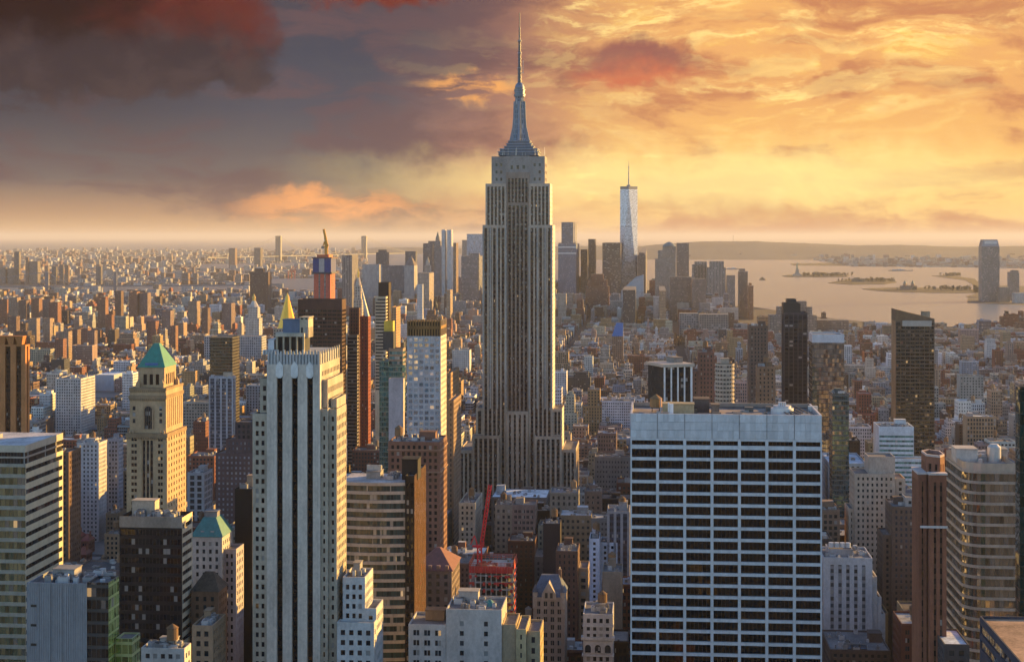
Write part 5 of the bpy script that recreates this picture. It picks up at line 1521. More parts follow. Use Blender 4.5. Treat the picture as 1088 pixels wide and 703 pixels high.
b = hero('office_building', 'white building with green glass strips stepped down to the right', 'office building', 934, 971, 453, 1250, 928, st=S('band', f=3.7, wh=.45, m=.3, top=6, wall=(.60, .64, .68), gl=(.10, .22, .20), mull=1.7, dep=.25), side=S('plain', wall=(.6, .62, .66)), ybot=520, clutter=7, seed=65, finish=False)
b.pxblock(949, 987, 487, 1235, None, 14, st=S('band', f=3.7, wh=.45, m=.3, top=1.5, wall=(.60, .64, .68), gl=(.10, .22, .20), mull=1.7, dep=.25)); b.finish()
b = hero('office_building', 'stepped cream limestone block with punched windows right of the white slab', 'office building', 908, 951, 503, 1000, None, 26, st=GRID((.38, .31, .25), p=3.0, f=3.7, ww=.42, wh=.5), ybot=600, finish=False)
b.pxblock(923, 951, 485, 1005, None, 20, st=S('plain', wall=(.42, .34, .28)))
b.pxblock(951.2, 962, 508, 1003, None, 22, st=GRID((.38, .31, .25), p=3.0, f=3.7, ww=.42))
b.pxblock(902, 907.8, 540, 1003, None, 22, st=GRID((.38, .31, .25), p=3.0, f=3.7, ww=.42)); b.finish(); HEROES.append((902, 963, 484, 600, 1000))
b = hero('apartment_building', 'dark stepped brick block with small windows beside the red brown tower', 'apartment building', 948, 978, 538, 950, None, 28, st=GRID((.12, .085, .07), p=2.7, f=3.5, ww=.42, lit=.03, gl=(.05, .055, .07)), ybot=650, finish=False, clutter=4, seed=66)
b.pxblock(938, 947.8, 568, 953, None, 24, st=GRID((.11, .08, .066), p=2.7, f=3.5, ww=.42)); b.pxblock(962, 978, 528, 955, None, 14, st=GRID((.3, .27, .25), p=3, f=3.5, ww=.5)); b.finish(); HEROES.append((938, 979, 527, 650, 950))
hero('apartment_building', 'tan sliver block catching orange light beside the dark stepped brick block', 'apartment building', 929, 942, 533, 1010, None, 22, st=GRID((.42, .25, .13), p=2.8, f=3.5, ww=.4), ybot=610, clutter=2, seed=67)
b = hero('office_building', 'wide pale stone block with tall window bays right of the white slab foot', 'office building', 875, 927, 592, 850, None, 30, st=S('strip', p=4.6, f=3.8, ww=.45, m=2.5, top=4, wall=(.44, .43, .44), span=(.25, .25, .26), gl=(.05, .06, .07), name='window_strip', sw=.9, sh=.55, mull=1.4), ybot=680, finish=False)
for i, (xa, y) in enumerate(((927.2, 612), (932, 634), (936, 652))):
    b.pxblock(xa, xa + 4.6, y, 852 + i, None, 26, st=S('plain', wall=(.42, .4, .39)))
b.pxblock(880, 906, 583, 858, None, 14, st=S('plain', wall=(.3, .29, .3)))
u0, u1, v0, v1, z = b.e
b.clutter(u0, u1, v0, v1, z, random.Random(3), 9, big=False)
for k in range(4):
    m = MB(); x = grid_u(884 + k * 6, 860) - b.u; zz = zat(583, u0, 858); m.cyl(x, 14, 1.4, 1.4, zz, zz + 2.6, (.5, .52, .55), 'panel', 12); b.part(m, 'exhaust_fan')
b.finish(); HEROES.append((874, 942, 582, 680, 850))

def red_tower():
    v = 560.0; X = lambda px: grid_u(px, v)
    b = Bld('office_tower', 'slender red brown tower with an octagonal top edged in pale stone', 'office tower', X(993), v)
    z = zat(486, X(993), v)
    st = S('strip', p=2.6, f=3.6, ww=.42, m=.8, top=2.5, wall=(.25, .10, .06), span=(.10, .05, .035), gl=(.02, .018, .02), name='window_strip', mull=1.2)
    x0, x1 = X(986) - b.u, X(1006) - b.u
    d = 18; c = 4.2
    ring = [(x0 + c, 0), (x1 - c * .6, 0), (x1, c), (x1, d - c), (x1 - c, d), (x0 + c, d), (x0, d - c), (x0, c)]
    for i in range(8):
        p, q = ring[i], ring[(i + 1) % 8]; L = math.dist(p, q)
        b.face(p, ((q[0] - p[0]) / L, (q[1] - p[1]) / L), L, 0, z, dict(st, m=.4))
    r = b.mb('roof'); r.face([(*p, z - .6) for p in ring], (.2, .12, .1), 'roofing')
    m = MB(); m.prism([(*p, z) for p in ring], [(*p, z + .7) for p in ring], (.55, .42, .36), cap=False)
    inn = [(p[0] * .86 + (x0 + x1) / 2 * .14, p[1] * .86 + d / 2 * .14) for p in ring]
    for i in range(8):
        j = (i + 1) % 8; m.face([(*ring[i], z + .7), (*ring[j], z + .7), (*inn[j], z + .7), (*inn[i], z + .7)], (.55, .42, .36)); m.face([(*inn[j], z - .6), (*inn[i], z - .6), (*inn[i], z + .7), (*inn[j], z + .7)], (.3, .18, .14))
    b.part(m, 'coping')
    # lower shoulders with pale copings
    for (a, e, y, vo) in ((977, 986, 505, 2.5), (986.2, 1004, 503, -3.0)):
        b.block(X(a), X(e), v + vo, v + (16 if vo > 0 else -.02), 0, zat(y, X(990), v), st)
        m = MB(); m.box(X(a) - b.u - .3, X(e) - b.u + .3, vo - .3, (16 if vo > 0 else -.05), zat(y, X(990), v), zat(y, X(990), v) + .7, (.6, .5, .46), 'masonry', True); b.part(m, 'coping')
    m = MB(); zz = zat(559, X(990), v); m.box(X(977) - b.u - .3, X(1004) - b.u + .3, -3.3, -3.01, zz, zz + .8, (.62, .54, .52), 'masonry', True); b.part(m, 'string_course')
    FOOT.append((X(977), X(1006), v - 3, v + d)); b.finish(); HEROES.append((976, 1007, 480, 720, v))
red_tower()

def lit_tower():
    v = 600.0; X = lambda px: grid_u(px, v)
    b = Bld('office_tower', 'cream banded glass tower with rounded corner reflecting gold sun at right', 'office tower', X(1050), v)
    z = zat(500, X(1050), v)
    x0, x1 = X(1025) - b.u, X(1079) - b.u
    ve = X(1025) / kf(1005.5) - v
    r = 7.5
    pts = [(x0, ve)] + [(x0, r + (ve - r) * (1 - k / 6)) for k in range(1, 7)] + [(x0 + r - r * math.cos(t), r - r * math.sin(t)) for t in [math.pi / 2 * k / 8 for k in range(1, 9)]] + [(x1, 0)]
    f = 3.95
    zlow = zat(715, X(1050), v)
    wall = (.40, .33, .26)
    w = b.mb('wall')
    nf = int((z - zlow) / f)
    zz = z
    w2 = [(x1, 0), (x1, ve), (x0, ve)]
    w.face([(x1, 0, 0), (x1, ve, 0), (x1, ve, z), (x1, 0, z)], wall); w.face([(x1, ve, 0), (x0, ve, 0), (x0, ve, z), (x1, ve, z)], wall)
    for k in range(nf):
        z1 = z - k * f
        top = 8.5 if k == 0 else f * .30
        for i in range(len(pts) - 1):
            p, q = pts[i], pts[i + 1]
            h = f * .26
            nrm = ((q[1] - p[1]), -(q[0] - p[0])); L = math.hypot(*nrm); nx, ny = nrm[0] / L * .35, nrm[1] / L * .35
            P, Q = (p[0] + nx, p[1] + ny), (q[0] + nx, q[1] + ny)
            w.face([(*P, z1 - h), (*Q, z1 - h), (*Q, z1), (*P, z1)], wall)
            w.face([(*p, z1 - h), (*q, z1 - h), (*Q, z1 - h), (*P, z1 - h)], wall)
            w.face([(*P, z1), (*Q, z1), (*q, z1), (*p, z1)], wall)
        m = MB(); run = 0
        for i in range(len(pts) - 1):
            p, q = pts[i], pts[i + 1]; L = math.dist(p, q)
            m.face([(*p, z1 - f), (*q, z1 - f), (*q, z1 - f * .26), (*p, z1 - f * .26)], (.12, .1, .08), 'curtain', (1.7, f, nseed()), (.93, 1.2, 0.0), (.33, .28, .21), [(run, .01), (run + L, .01), (run + L, f * .5), (run, f * .5)]); run += L  # warm glass tint stands in for gold reflections
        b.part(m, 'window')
    w.prism([(*p, 0) for p in pts], [(*p, z - nf * f) for p in pts], (.2, .18, .15), cap=False)
    m = MB()
    zt = zat(492, X(1050), v)
    full = pts + [(x1, ve)]
    m.prism([(*p, z) for p in full], [(*p, zt) for p in full], (.46, .38, .30), 'panel', cap=False); 
    b.part(m, 'parapet')
    b.mb('roof').face([(*p, z + 1.0) for p in full], (.3, .28, .27), 'roofing')
    m = MB(); m.cyl(6, 18, 2.6, 2.6, z + 1, z + 6.6, (.55, .5, .45), 'panel', 18); m.cyl(6, 18, 2.6, 1.4, z + 6.6, z + 7.8, (.55, .5, .45), 'panel', 18); b.part(m, 'roof_tank')
    b.bulkhead(-9, -1, 14, 24, z + 1, 5, (.5, .45, .4)); b.bulkhead(8, 12, 22, 30, z + 1, 4, (.3, .3, .3))
    for k in range(14):
        rng = random.Random(k); m = MB(); px, py = rng.uniform(x0 + 5, x1 - 5), rng.uniform(8, ve - 4); g = rng.uniform(.2, .6)
        m.box(px, px + rng.uniform(1, 3), py, py + rng.uniform(1, 3), z + 1, z + 1 + rng.uniform(1, 3), (g, g, g), 'panel'); b.part(m, 'air_handler')
    FOOT.append((X(1025), X(1079), v, v + ve)); b.finish(); HEROES.append((1005, 1080, 485, 720, v))
lit_tower()
hero('office_tower', 'dark teal glass tower cut by the right edge of the picture', 'office tower', 1083.5, 1150, 412, 520, None, 6, st=glassy(gl=(.02, .07, .065), wall=(.01, .03, .03), f=3.8, p=1.5, wh=.9), ybot=625)
b = hero('office_building', 'dark glass block with a broad orange brown flat roof, bottom right corner', 'office building', 1091, 1180, 712, 430, 1041, st=S('band', f=3.9, wh=.6, m=.3, top=1.5, wall=(.05, .05, .07), gl=(.02, .025, .04), roof=(.36, .22, .14)), par=.8)  # orange sunlight on the roof is put into the roof colour
hero('office_building', 'low dark block with a pale blue white roof below the red brown tower', 'office building', 1003, 1030, 684, 545, 991, st=GRID((.06, .055, .06), p=2.6, roof=(.55, .6, .66)), par=.5)
b = hero('loft_building', 'low dark block with three blue skylights at the bottom right of middle', 'loft building', 882, 946, 690, 800, None, 40, st=GRID((.10, .075, .065), p=3.2, ww=.5), finish=False, clutter=10, seed=72)
u0, u1, v0, v1, z = b.e
for k in range(3):
    m = MB(); x = grid_u(901 + k * 8, 805) - b.u; m.box(x - 1.7, x + 1.7, 4, 7, z - .9, z + 1.6, (.06, .06, .06), 'panel'); m.box(x - 1.5, x + 1.5, 3.9, 3.99, z - .4, z + 1.3, (.25, .5, .8), 'curtain', wp=(3, 3, 1), wq=(1.2, 1.2, 0), gl=(.3, .5, .75)); b.part(m, 'skylight')
b.finish()
hero('hall', 'long low blue white roofed hall beyond the limestone block', 'hall', 881, 921, 492, 1200, None, 60, st=GRID((.4, .42, .46), p=3.5, roof=(.55, .6, .68)), ybot=525, clutter=6, par=1.5, seed=73)
# ------------------------------------------------------------------ the far downtown cluster
def far(label, x0, x1, y, v, xs=None, st=None, ybot=312, kind='office_tower', cat='tower', dep=45, extra=None, top=None, group=None):
    st = st or S('shader', wall=(.25, .23, .22), p=3.4, f=3.9, ww=.6, wh=.5)
    b = hero(kind, label, cat, x0, x1, y, v, xs, dep, st=st, ybot=ybot, finish=False, par=0, group=group)
    u0, u1, v0, v1, z = b.e
    if extra:
        for (a, c, yy) in extra:
            b.pxblock(a, c, yy, v + 6, None, dep * .6, zb=0, st=st, par=0)
    if top == 'pyramid' or top == 'dome':
        pass
    b.finish()
    return b
FS = lambda wall, **k: S('shader', wall=wall, **{**dict(p=3.6, f=4.0, ww=.55, wh=.5, gl=(.04, .045, .05)), **k})

def glass_spire():
    v = 5900.0; u = grid_u(668, v)
    b = Bld('skyscraper', 'tall tapering glass skyscraper with a needle mast in the far downtown', 'skyscraper', u, v)
    h = 9.2 * v / F
    zb, zt = 55.0, zat(201, u, v)
    g = dict(mat='curtain', wp=(3.0, 4.0, 7.0), wq=(.96, .9, 0.0), gl=(.33, .35, .37))
    base = [(-h, 0, zb), (h, 0, zb), (h, 2 * h, zb), (-h, 2 * h, zb)]
    top = [(0, 0, zt), (h, h, zt), (0, 2 * h, zt), (-h, h, zt)]
    m = MB()
    g = dict(mat='panel', wp=(6.0, 4.0, 7.0), wq=(.94, .72, -1.0), gl=(.46, .49, .53))
    m.box(-h, h, 0, 2 * h, 0, zb, (.4, .42, .45), 'curtain', wp=(3, 4, 1), wq=(.9, .8, 0), gl=(.3, .33, .36))
    for i in range(4):
        j = (i + 1) % 4
        m.face([base[i], base[j], top[i]], (.5, .5, .5), uv=[(0, zb), (2 * h, zb), (h, zt)], **g)
        m.face([base[j], top[j], top[i]], (.6, .6, .6), uv=[(h, zb), (2 * h, zt), (0, zt)], **g)
    m.face(top, (.3, .3, .3), 'roofing')
    b.part(m, 'wall')
    m = MB(); m.prism([(x * 1.0, h + (y - h) * 1.0, zt + 1) for x, y, _ in top], [(x * 1.0, h + (y - h), zt + 11) for x, y, _ in top], (.12, .13, .15), 'panel'); b.part(m, 'crown')
    m = MB(); m.cyl(0, h, 8, 8, zt + 11, zt + 17, (.2, .2, .22), 'paint', 14); z0 = zt + 17; z1 = zat(170, u, v)
    m.cyl(0, h, 2.6, 2.0, z0, z0 + (z1 - z0) * .45, (.25, .26, .28), 'paint', 8); m.cyl(0, h, 1.8, .5, z0 + (z1 - z0) * .45, z1, (.25, .26, .28), 'paint', 8)
    for k in (.2, .45, .7): m.cyl(0, h, 3.4, 3.4, z0 + (z1 - z0) * k, z0 + (z1 - z0) * k + 3, (.22, .22, .24), 'paint', 8)
    b.part(m, 'mast')
    m = MB(); zz = zat(218, u, v); m.box(-h * .8, h * .72, h * .35, h * 1.2, zz - 12, zz + 14, (.1, .1, .11), 'panel'); 
    b.finish(); FOOT.append((u - h, u + h, v, v + 2 * h)); HEROES.append((658, 678, 170, 300, v))
glass_spire()
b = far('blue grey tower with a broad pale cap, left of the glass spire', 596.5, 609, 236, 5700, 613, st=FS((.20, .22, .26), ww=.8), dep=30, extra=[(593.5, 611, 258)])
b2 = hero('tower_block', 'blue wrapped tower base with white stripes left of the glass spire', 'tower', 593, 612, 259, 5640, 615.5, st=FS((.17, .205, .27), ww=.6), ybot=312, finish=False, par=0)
for py in (262, 268.5):
    m = MB(); u0, u1, v0, v1, z = b2.e; zz = zat(py, u0, 5640); m.box(u0 - b2.u - 1, u1 - b2.u + 1, -1, -.05, zz - 4, zz, (.6, .6, .6), 'panel'); b2.part(m, 'white_band')
b2.finish()
far('slim hazy blue tower between the wrapped tower and the slender dark one', 617, 624, 265, 5900, 625)
far('slender dark tower with a flat cap left of the broad hazy slab', 625, 632, 254, 5800, 633.5, st=FS((.12, .11, .11)))
far('broad hazy brown glass slab just left of the glass spire', 640, 659, 258, 5600, 661, st=FS((.16, .13, .12), ww=.9, wh=.8), dep=60)
far('rounded dark tower just right of the glass spire', 677.5, 686, 271, 5700, 687.5, st=FS((.14, .13, .13)), extra=[(679, 685, 268.5)])
b = hero('office_tower', 'stepped bulky tower with a low green dome, right of the glass spire', 'tower', 696, 718, 275, 5500, None, 60, st=FS((.30, .25, .22)), ybot=315, finish=False, par=0)
b.pxblock(699, 718, 266, 5506, None, 50, st=FS((.30, .25, .22)), par=0)
e = b.pxblock(704, 718, 261.5, 5510, None, 42, st=FS((.30, .25, .22)), par=0)
m = MB(); xc = (e[0] + e[1]) / 2 - b.u; m.cyl(xc, 30, 24, 16, e[4], e[4] + 9, (.14, .17, .17), 'paint', 16); m.cyl(xc, 30, 16, 3, e[4] + 9, e[4] + 15, (.14, .17, .17), 'paint', 16); b.part(m, 'dome'); b.finish(); HEROES.append((695, 719, 257, 315, 5500))
far('flat topped grey slab behind the domed tower', 718.3, 731, 258, 5900, 732, st=FS((.22, .19, .18), ww=.95, wh=.4))
b = far('massive grey tower with chamfered flat crown, right end of the downtown cluster', 751, 771, 284, 5400, None, st=FS((.28, .26, .25), p=5, ww=.4, wh=1.1), dep=55, extra=[(754, 769, 277.5), (735.5, 751, 281), (738, 751, 277.8)])
far('short hazy block leaning on the massive chamfered tower', 771.5, 780, 292, 5450, 781)
far('narrow brown tower standing at the water edge of downtown', 784, 793, 288, 5050, 794.5, st=FS((.2, .15, .12)), extra=[(785.5, 791.5, 285.5)])
b = far('orange brick stub tower with small cap beside the water edge tower', 794.6, 799.4, 303, 4950, 800.5, st=FS((.36, .17, .09)), extra=[(795.6, 798.6, 300.5)], dep=20)
b = far('dark red stepped brick mass below the glass spire', 622, 647, 304, 5000, None, st=FS((.17, .075, .055)), extra=[(628, 641, 291), (624, 645, 297)], ybot=325)
b = hero('hall', 'pale slanted glass roofed block below the glass spire', 'hall', 660, 684, 309, 4900, None, 60, st=FS((.4, .43, .47)), ybot=316, finish=False, par=0)
u0, u1, v0, v1, z = b.e; zt = zat(292, u1, 4900); x0, x1 = u0 - b.u, u1 - b.u
m = MB(); m.prism([(x0, 0, z), (x1, 0, z), (x1, 60, z), (x0, 60, z)], [(x1 - 26, 10, zt - 8), (x1, 10, zt), (x1, 50, zt), (x1 - 26, 50, zt - 8)], (.27, .28, .29), 'panel'); b.part(m, 'slanted_roof'); b.finish()
far('charcoal cube building before the slanted roofed block', 661.5, 675, 308, 4300, 676, st=FS((.07, .075, .08), ww=.7), ybot=335)
far('tall tan sliver before the stepped domed tower', 700, 706, 304, 4500, 707.5, st=FS((.38, .24, .15)), ybot=330, dep=20)
far('broad brown grey block under the domed tower', 712, 735, 294, 4800, None, st=FS((.2, .15, .13)), ybot=322)
far('mid brown slab joining the domed tower and the massive chamfered one', 735.5, 750, 296, 4750, None, st=FS((.22, .17, .15)), ybot=322)
b = far('broad stepped brown grey ziggurat block by the bay, behind the black tower', 818, 868, 335, 4000, None, st=FS((.21, .175, .155)), extra=[(826, 863, 326), (838, 857, 320)], ybot=352, dep=70)
far('long low brown warehouse stretching right of the bayside ziggurat', 868, 902, 340, 4050, None, st=FS((.22, .16, .13)), ybot=352, dep=60, kind='warehouse', cat='warehouse')
far('long pale office block with even window rows below the massive chamfered tower', 743, 774, 334, 4000, None, st=FS((.22, .195, .18), p=6, f=6, ww=.55), ybot=350, dep=50)
far('bright white block with plain walls left of the long pale office block', 722, 742, 333, 4050, None, st=FS((.25, .24, .24), p=6, f=6, ww=.5), ybot=350, dep=50)
b = hero('row_house', 'low shed with a bright blue pitched roof in the middle distance', 'shed', 650, 662, 357, 2900, None, 30, st=FS((.2, .14, .11)), ybot=364, finish=False, par=0)
u0, u1, v0, v1, z = b.e; x0, x1 = u0 - b.u, u1 - b.u; zt = zat(343, u1, 2920)
m = MB(); m.prism([(x0, 0, z), (x1, 0, z), (x1, 30, z), (x0, 30, z)], [(x0 + 8, 22, zt), (x1, 22, zt), (x1, 26, zt), (x0 + 8, 26, zt)], (.05, .14, .32), 'paint'); b.part(m, 'pitched_roof'); b.finish()

# left part of the downtown cluster, between the teal tower and the spired skyscraper
far('tall grey twin slab tower left of the cream banded tower top', 363.5, 374, 271, 4700, 380.5, st=FS((.22, .2, .2), p=5, ww=.4, wh=1.1), ybot=318)
far('pale wide slab behind the cream banded tower', 385, 403, 281, 5200, 406, st=FS((.36, .35, .35), ww=.3), ybot=316)
far('dark capped block above the pale wide slab', 399.5, 411.5, 268, 5900, 413.5, st=FS((.10, .10, .11)), extra=[(402, 410, 265.2)])
far('long low dark block right of the pale wide slab', 405, 430, 282, 5500, None, st=FS((.14, .15, .17)), ybot=305)
b = hero('office_tower', 'tower with a steep pointed roof and orange sunlit edge in far downtown', 'tower', 429.5, 440, 282, 5100, 443.5, st=FS((.38, .36, .35), ww=.35), ybot=318, finish=False, par=0)
u0, u1, v0, v1, z = b.e; x0, x1 = u0 - b.u, u1 - b.u; zt = zat(272, u0, 5100); d = v1 - v0
m = MB(); m.prism([(x0, 0, z), (x1, 0, z), (x1, d, z), (x0, d, z)], [((x0 + x1) / 2 - 1, d / 2, zt), ((x0 + x1) / 2 + 1, d / 2, zt), ((x0 + x1) / 2 + 1, d / 2 + 2, zt), ((x0 + x1) / 2 - 1, d / 2 + 2, zt)], (.16, .13, .12), 'roofing'); b.part(m, 'steep_roof'); b.finish()
far('dark flat slab above the pointed roof tower', 430.5, 441, 267, 6300, 443, st=FS((.13, .13, .14)))
b = hero('office_tower', 'domed old tower with colonnaded top in the middle of the far cluster', 'tower', 449, 458.5, 289, 4900, None, 40, st=FS((.36, .31, .27)), ybot=318, finish=False, par=0)
e = b.pxblock(451, 457, 282, 4904, None, 26, st=FS((.36, .31, .27)), par=0)
m = MB(); xc = (e[0] + e[1]) / 2 - b.u; m.cyl(xc, 17, 7.5, 6, e[4], e[4] + 12, (.36, .31, .27)); m.cyl(xc, 17, 6, .4, e[4] + 12, e[4] + 28, (.3, .28, .25)); b.part(m, 'cupola'); b.finish()
far('broad tan block under the domed old tower', 444, 456, 290, 4700, 461, st=FS((.36, .3, .26)), ybot=322)
far('charcoal grey slab with sunlit edge left of the spiked dark tower', 449.5, 460, 258.5, 6000, 462, st=FS((.14, .14, .16)), extra=[(455, 461, 256)])
b = hero('office_tower', 'dark tower with a spiked old crown beside the twin silver slabs', 'tower', 461, 468, 256, 5900, None, 40, st=FS((.2, .19, .2)), ybot=315, finish=False, par=0)
u0, u1, v0, v1, z = b.e; xc = (u0 + u1) / 2 - b.u; zt = zat(246, u0, 5900)
m = MB(); m.cyl(xc, 16, 9, 7, z, z + (zt - z) * .45, (.2, .18, .17)); m.cyl(xc, 16, 6, .4, z + (zt - z) * .45, zt, (.17, .2, .18)); b.part(m, 'spiked_crown'); b.finish()
far('left one of the twin silver slabs, tall and narrow', 469.2, 473, 244, 5500, 474.4, st=FS((.5, .5, .5), p=3, ww=.5, gl=(.25, .26, .28)), dep=30)
far('right one of the twin silver slabs, touching the bronze sliver', 475, 479, 244.2, 5480, 481.3, st=FS((.5, .5, .5), p=3, ww=.5, gl=(.25, .26, .28)), dep=30)
far('bronze sliver tower at the right of the twin silver slabs', 481.5, 484.6, 258, 5900, 487, st=FS((.22, .15, .11)))
far('wide pale blue glass box left of the spired skyscraper', 496, 513.5, 248.5, 6400, None, st=FS((.42, .45, .5), ww=.9, wh=.8, gl=(.3, .33, .38)), dep=70)
far('tall grey tower peeping beside the pale blue glass box', 491, 496, 255, 6500, None, st=FS((.3, .3, .3)))
far('broad grey slab with pale right flank left of the spired skyscraper', 490, 508, 272, 5000, 514, st=FS((.22, .22, .24), ww=.9, wh=.5), ybot=320, extra=[(498, 509, 269)])
far('slim white tower before the far cluster', 443, 449, 302, 3900, 449.8, st=FS((.5, .5, .5), ww=.3), ybot=325, dep=20)
far('tan tower before the twin silver slabs with a lit side', 474.5, 478.5, 308, 4200, 481, st=FS((.38, .28, .2)), ybot=325, dep=24)

# left side: housing slabs, brown tower
b = far('dark brown tower standing alone before the harbour basin at left', 265.5, 285, 289, 5000, 288.5, st=FS((.12, .075, .06), ww=.4), ybot=318, extra=[(271, 280, 285)])
rng = random.Random(77)
slabs = [(0, 318), (9, 316), (20, 319), (33, 317), (45, 318), (52, 321), (63, 352), (73, 350), (84, 349), (93, 351), (58, 360), (46, 338), (122, 309), (137, 310), (148, 311), (156, 341), (30, 338), (8, 336), (104, 318), (172, 330), (112, 334), (200, 320), (214, 327), (180, 346), (236, 322)]
words_ = ['brick red', 'dull tan', 'brown', 'rust brown', 'greyish red']
for i, (px, py) in enumerate(slabs):
    v = 4300 - (py - 309) * 33 + rng.uniform(-100, 100)
    w = rng.uniform(9, 14)
    k = i % 5
    tint = [(.21, .095, .065), (.28, .20, .15), (.15, .095, .075), (.23, .12, .08), (.20, .14, .125)][k]
    hero('apartment_slab', '', 'apartment block', px, px + w * .7, py, v, px + w, st=FS(tint, p=3.2, f=3.0, ww=.4, wh=.45), ybot=py + 12, group='housing slabs on the left')
    o = bpy.data.objects[[o.name for o in bpy.data.objects if o.name.startswith('apartment_slab')][-1]]
SLABS = sorted([o for o in bpy.data.objects if o.name.startswith('apartment_slab')], key=lambda o: math.atan2(o.location.x, o.location.y))
ORD = ['first', 'second', 'third', 'fourth', 'fifth', 'sixth', 'seventh', 'eighth', 'ninth', 'tenth', 'eleventh', 'twelfth', 'thirteenth', 'fourteenth', 'fifteenth', 'sixteenth', 'seventeenth', 'eighteenth', 'nineteenth', 'twentieth',
       'twenty-first', 'twenty-second', 'twenty-third', 'twenty-fourth', 'twenty-fifth', 'twenty-sixth', 'twenty-seventh', 'twenty-eighth', 'twenty-ninth', 'thirtieth']
for i, o in enumerate(SLABS):
    o['label'] = f'brick housing slab on the left plain, {ORD[i]} counted from the left edge'
# towers of the district across the river
rng = random.Random(9)
for i, (px, py, w, txt) in enumerate([(15, 267.5, 7, 'tallest dark tower across the river at far left'), (27, 273, 4, 'slim grey tower right of the tallest one across the river'), (31, 277.5, 12, 'squat orange brown tower with green roof across the river'),
                                      (8, 285, 14, 'broad low grey block below the tallest tower across the river'), (55, 283, 6, 'pale tower left of the dark pair across the river'), (63, 281, 5, 'left tower of the dark pair across the river'), (69, 281.5, 5, 'right tower of the dark pair across the river'),
                                      (102, 283, 7, 'tan tower above the bridge across the river'), (0, 284, 8, 'ochre block at the far left edge across the river'), (193, 290, 9, 'blue grey block across the river near the basin'), (205, 290, 6, 'sunlit pale block across the river near the basin'),
                                      (243, 263.6, 9, 'left dark slab on the far shore skyline'), (270, 263.2, 9, 'right dark slab on the far shore skyline')]):
    far(txt, px, px + w * .75, py, 8200 if py > 265 else 11500, px + w, st=FS(rng.choice([(.16, .14, .13), (.2, .17, .15), (.24, .16, .12)])), ybot=304 if py > 265 else 272, dep=40)

# ------------------------------------------------------------------ bridges, bay, far shore
def bridge(label, pts, deckz, towers, th, kindname='suspension_bridge', tw=8, tint=(.16, .16, .18), sag=.25, dw=12, rise=None):
    """pts: the two ends (x, y); towers: fractions along"""
    (x0, y0), (x1, y1) = pts
    L = math.dist(*pts); ang = math.atan2(y1 - y0, x1 - x0)
    o = bpy.data.objects.new(kindname, None); col.objects.link(o); o.location = (x0, y0, 0); o.rotation_euler = (0, 0, ang)
    tag(o, label, 'bridge')
    m = MB(); m.box(0, L, -dw / 2, dw / 2, deckz - 6, deckz, tint, 'paint', True); m.build('deck', o)
    for t in towers:
        m = MB(); c = L * t
        for s in (-1, 1):
            m.box(c - tw / 2, c + tw / 2, s * dw / 2 - tw / 2, s * dw / 2 + tw / 2, 0, th, tint, 'paint')
        m.box(c - tw * .45, c + tw * .45, -dw / 2, dw / 2, th - tw * .8, th + 1, tint, 'paint', True); m.box(c - tw * .4, c + tw * .4, -dw / 2, dw / 2, deckz + 4, deckz + 4 + tw * .6, tint, 'paint', True)
        m.build('tower', o)
    m = MB()
    st_ = [(0, deckz)] + [(L * t, th) for t in towers] + [(L, deckz)]
    for s in (-1, 1):
        for (a, za), (c, zc) in zip(st_, st_[1:]):
            n = 16
            mid = min(za, zc, deckz + 6)
            prev = None
            for i in range(n + 1):
                t = i / n
                low = (deckz + 5) if za == zc else 0
                z = za + (zc - za) * t - (4 * t * (1 - t)) * ((za - low) if za == zc else (abs(za - zc) * .18))
                p = (a + (c - a) * t, s * dw / 2, z)
                if prev: m.beam(prev, p, tw * (.10 if tw < 20 else .035), tint)
                prev = p
                if i % 2 == 0 and z > deckz + 3: m.beam(p, (p[0], p[1], deckz), tw * (.04 if tw < 20 else .012), tint)
    m.build('cable', o)
    return o
gx = lambda px, py, z=0: ground_pt(px, py, z)
bridge('dark suspension bridge low across the river at far left', [gx(-140, 316), gx(300, 313)], 46, [.42, .585], 105, tw=14, dw=16)
def narrows():
    Y = 17500
    a, c = ((296 - CX) / F * (Y - 1800), Y - 1800), ((387 - CX) / F * Y, Y)
    d = Vector((c[0] - a[0], c[1] - a[1])) * .7
    bridge('pale suspension bridge with two thin towers on the sea horizon', [(a[0] - d.x, a[1] - d.y), (c[0] + d.x, c[1] + d.y)], 62, [.7 / 2.4, 1.7 / 2.4], 262, tw=26, tint=(.13, .125, .125), dw=34)
narrows()

def statue():
    x, y = ground_pt(847, 293, 3)
    o = bpy.data.objects.new('statue', None); col.objects.link(o); o.location = (x, y, 3); tag(o, 'tiny green statue on a tall pedestal on its own island in the bay', 'statue')
    k = 1.0
    m = MB()
    for (r0, r1, z0, z1) in ((28, 26, 0, 10), (17, 15, 10, 18), (11, 8.5, 18, 40), (10, 10, 40, 44)):
        a = [(sx * r0, sy * r0, z0) for sx, sy in ((-1, -1), (1, -1), (1, 1), (-1, 1))]; b = [(sx * r1, sy * r1, z1) for sx, sy in ((-1, -1), (1, -1), (1, 1), (-1, 1))]
        m.prism(a, b, (.3, .27, .23))
    m.build('pedestal', o)
    m = MB(); g = (.10, .18, .14)
    m.cyl(0, 0, 6.5, 5.2, 44, 60, g, 'paint', 10); m.cyl(0, 0, 5.2, 4.2, 60, 74, g, 'paint', 10); m.cyl(0, 0, 4.2, 1.4, 74, 79, g, 'paint', 10); m.cyl(0, 0, 2.2, 1.9, 78, 83, g, 'paint', 8)
    m.beam((3.4, 0, 74), (6.6, 0, 88), 1.2, g); m.box(-6.4, -3.6, -1.5, 1.2, 63, 70, g, 'paint')
    m.build('figure', o)
    m = MB(); m.cyl(6.8, 0, .8, 1.6, 88, 90.5, g, 'paint', 8); m.cyl(6.8, 0, 1.2, .1, 90.5, 94, (.7, .45, .1), 'gold', 8); m.build('torch', o)
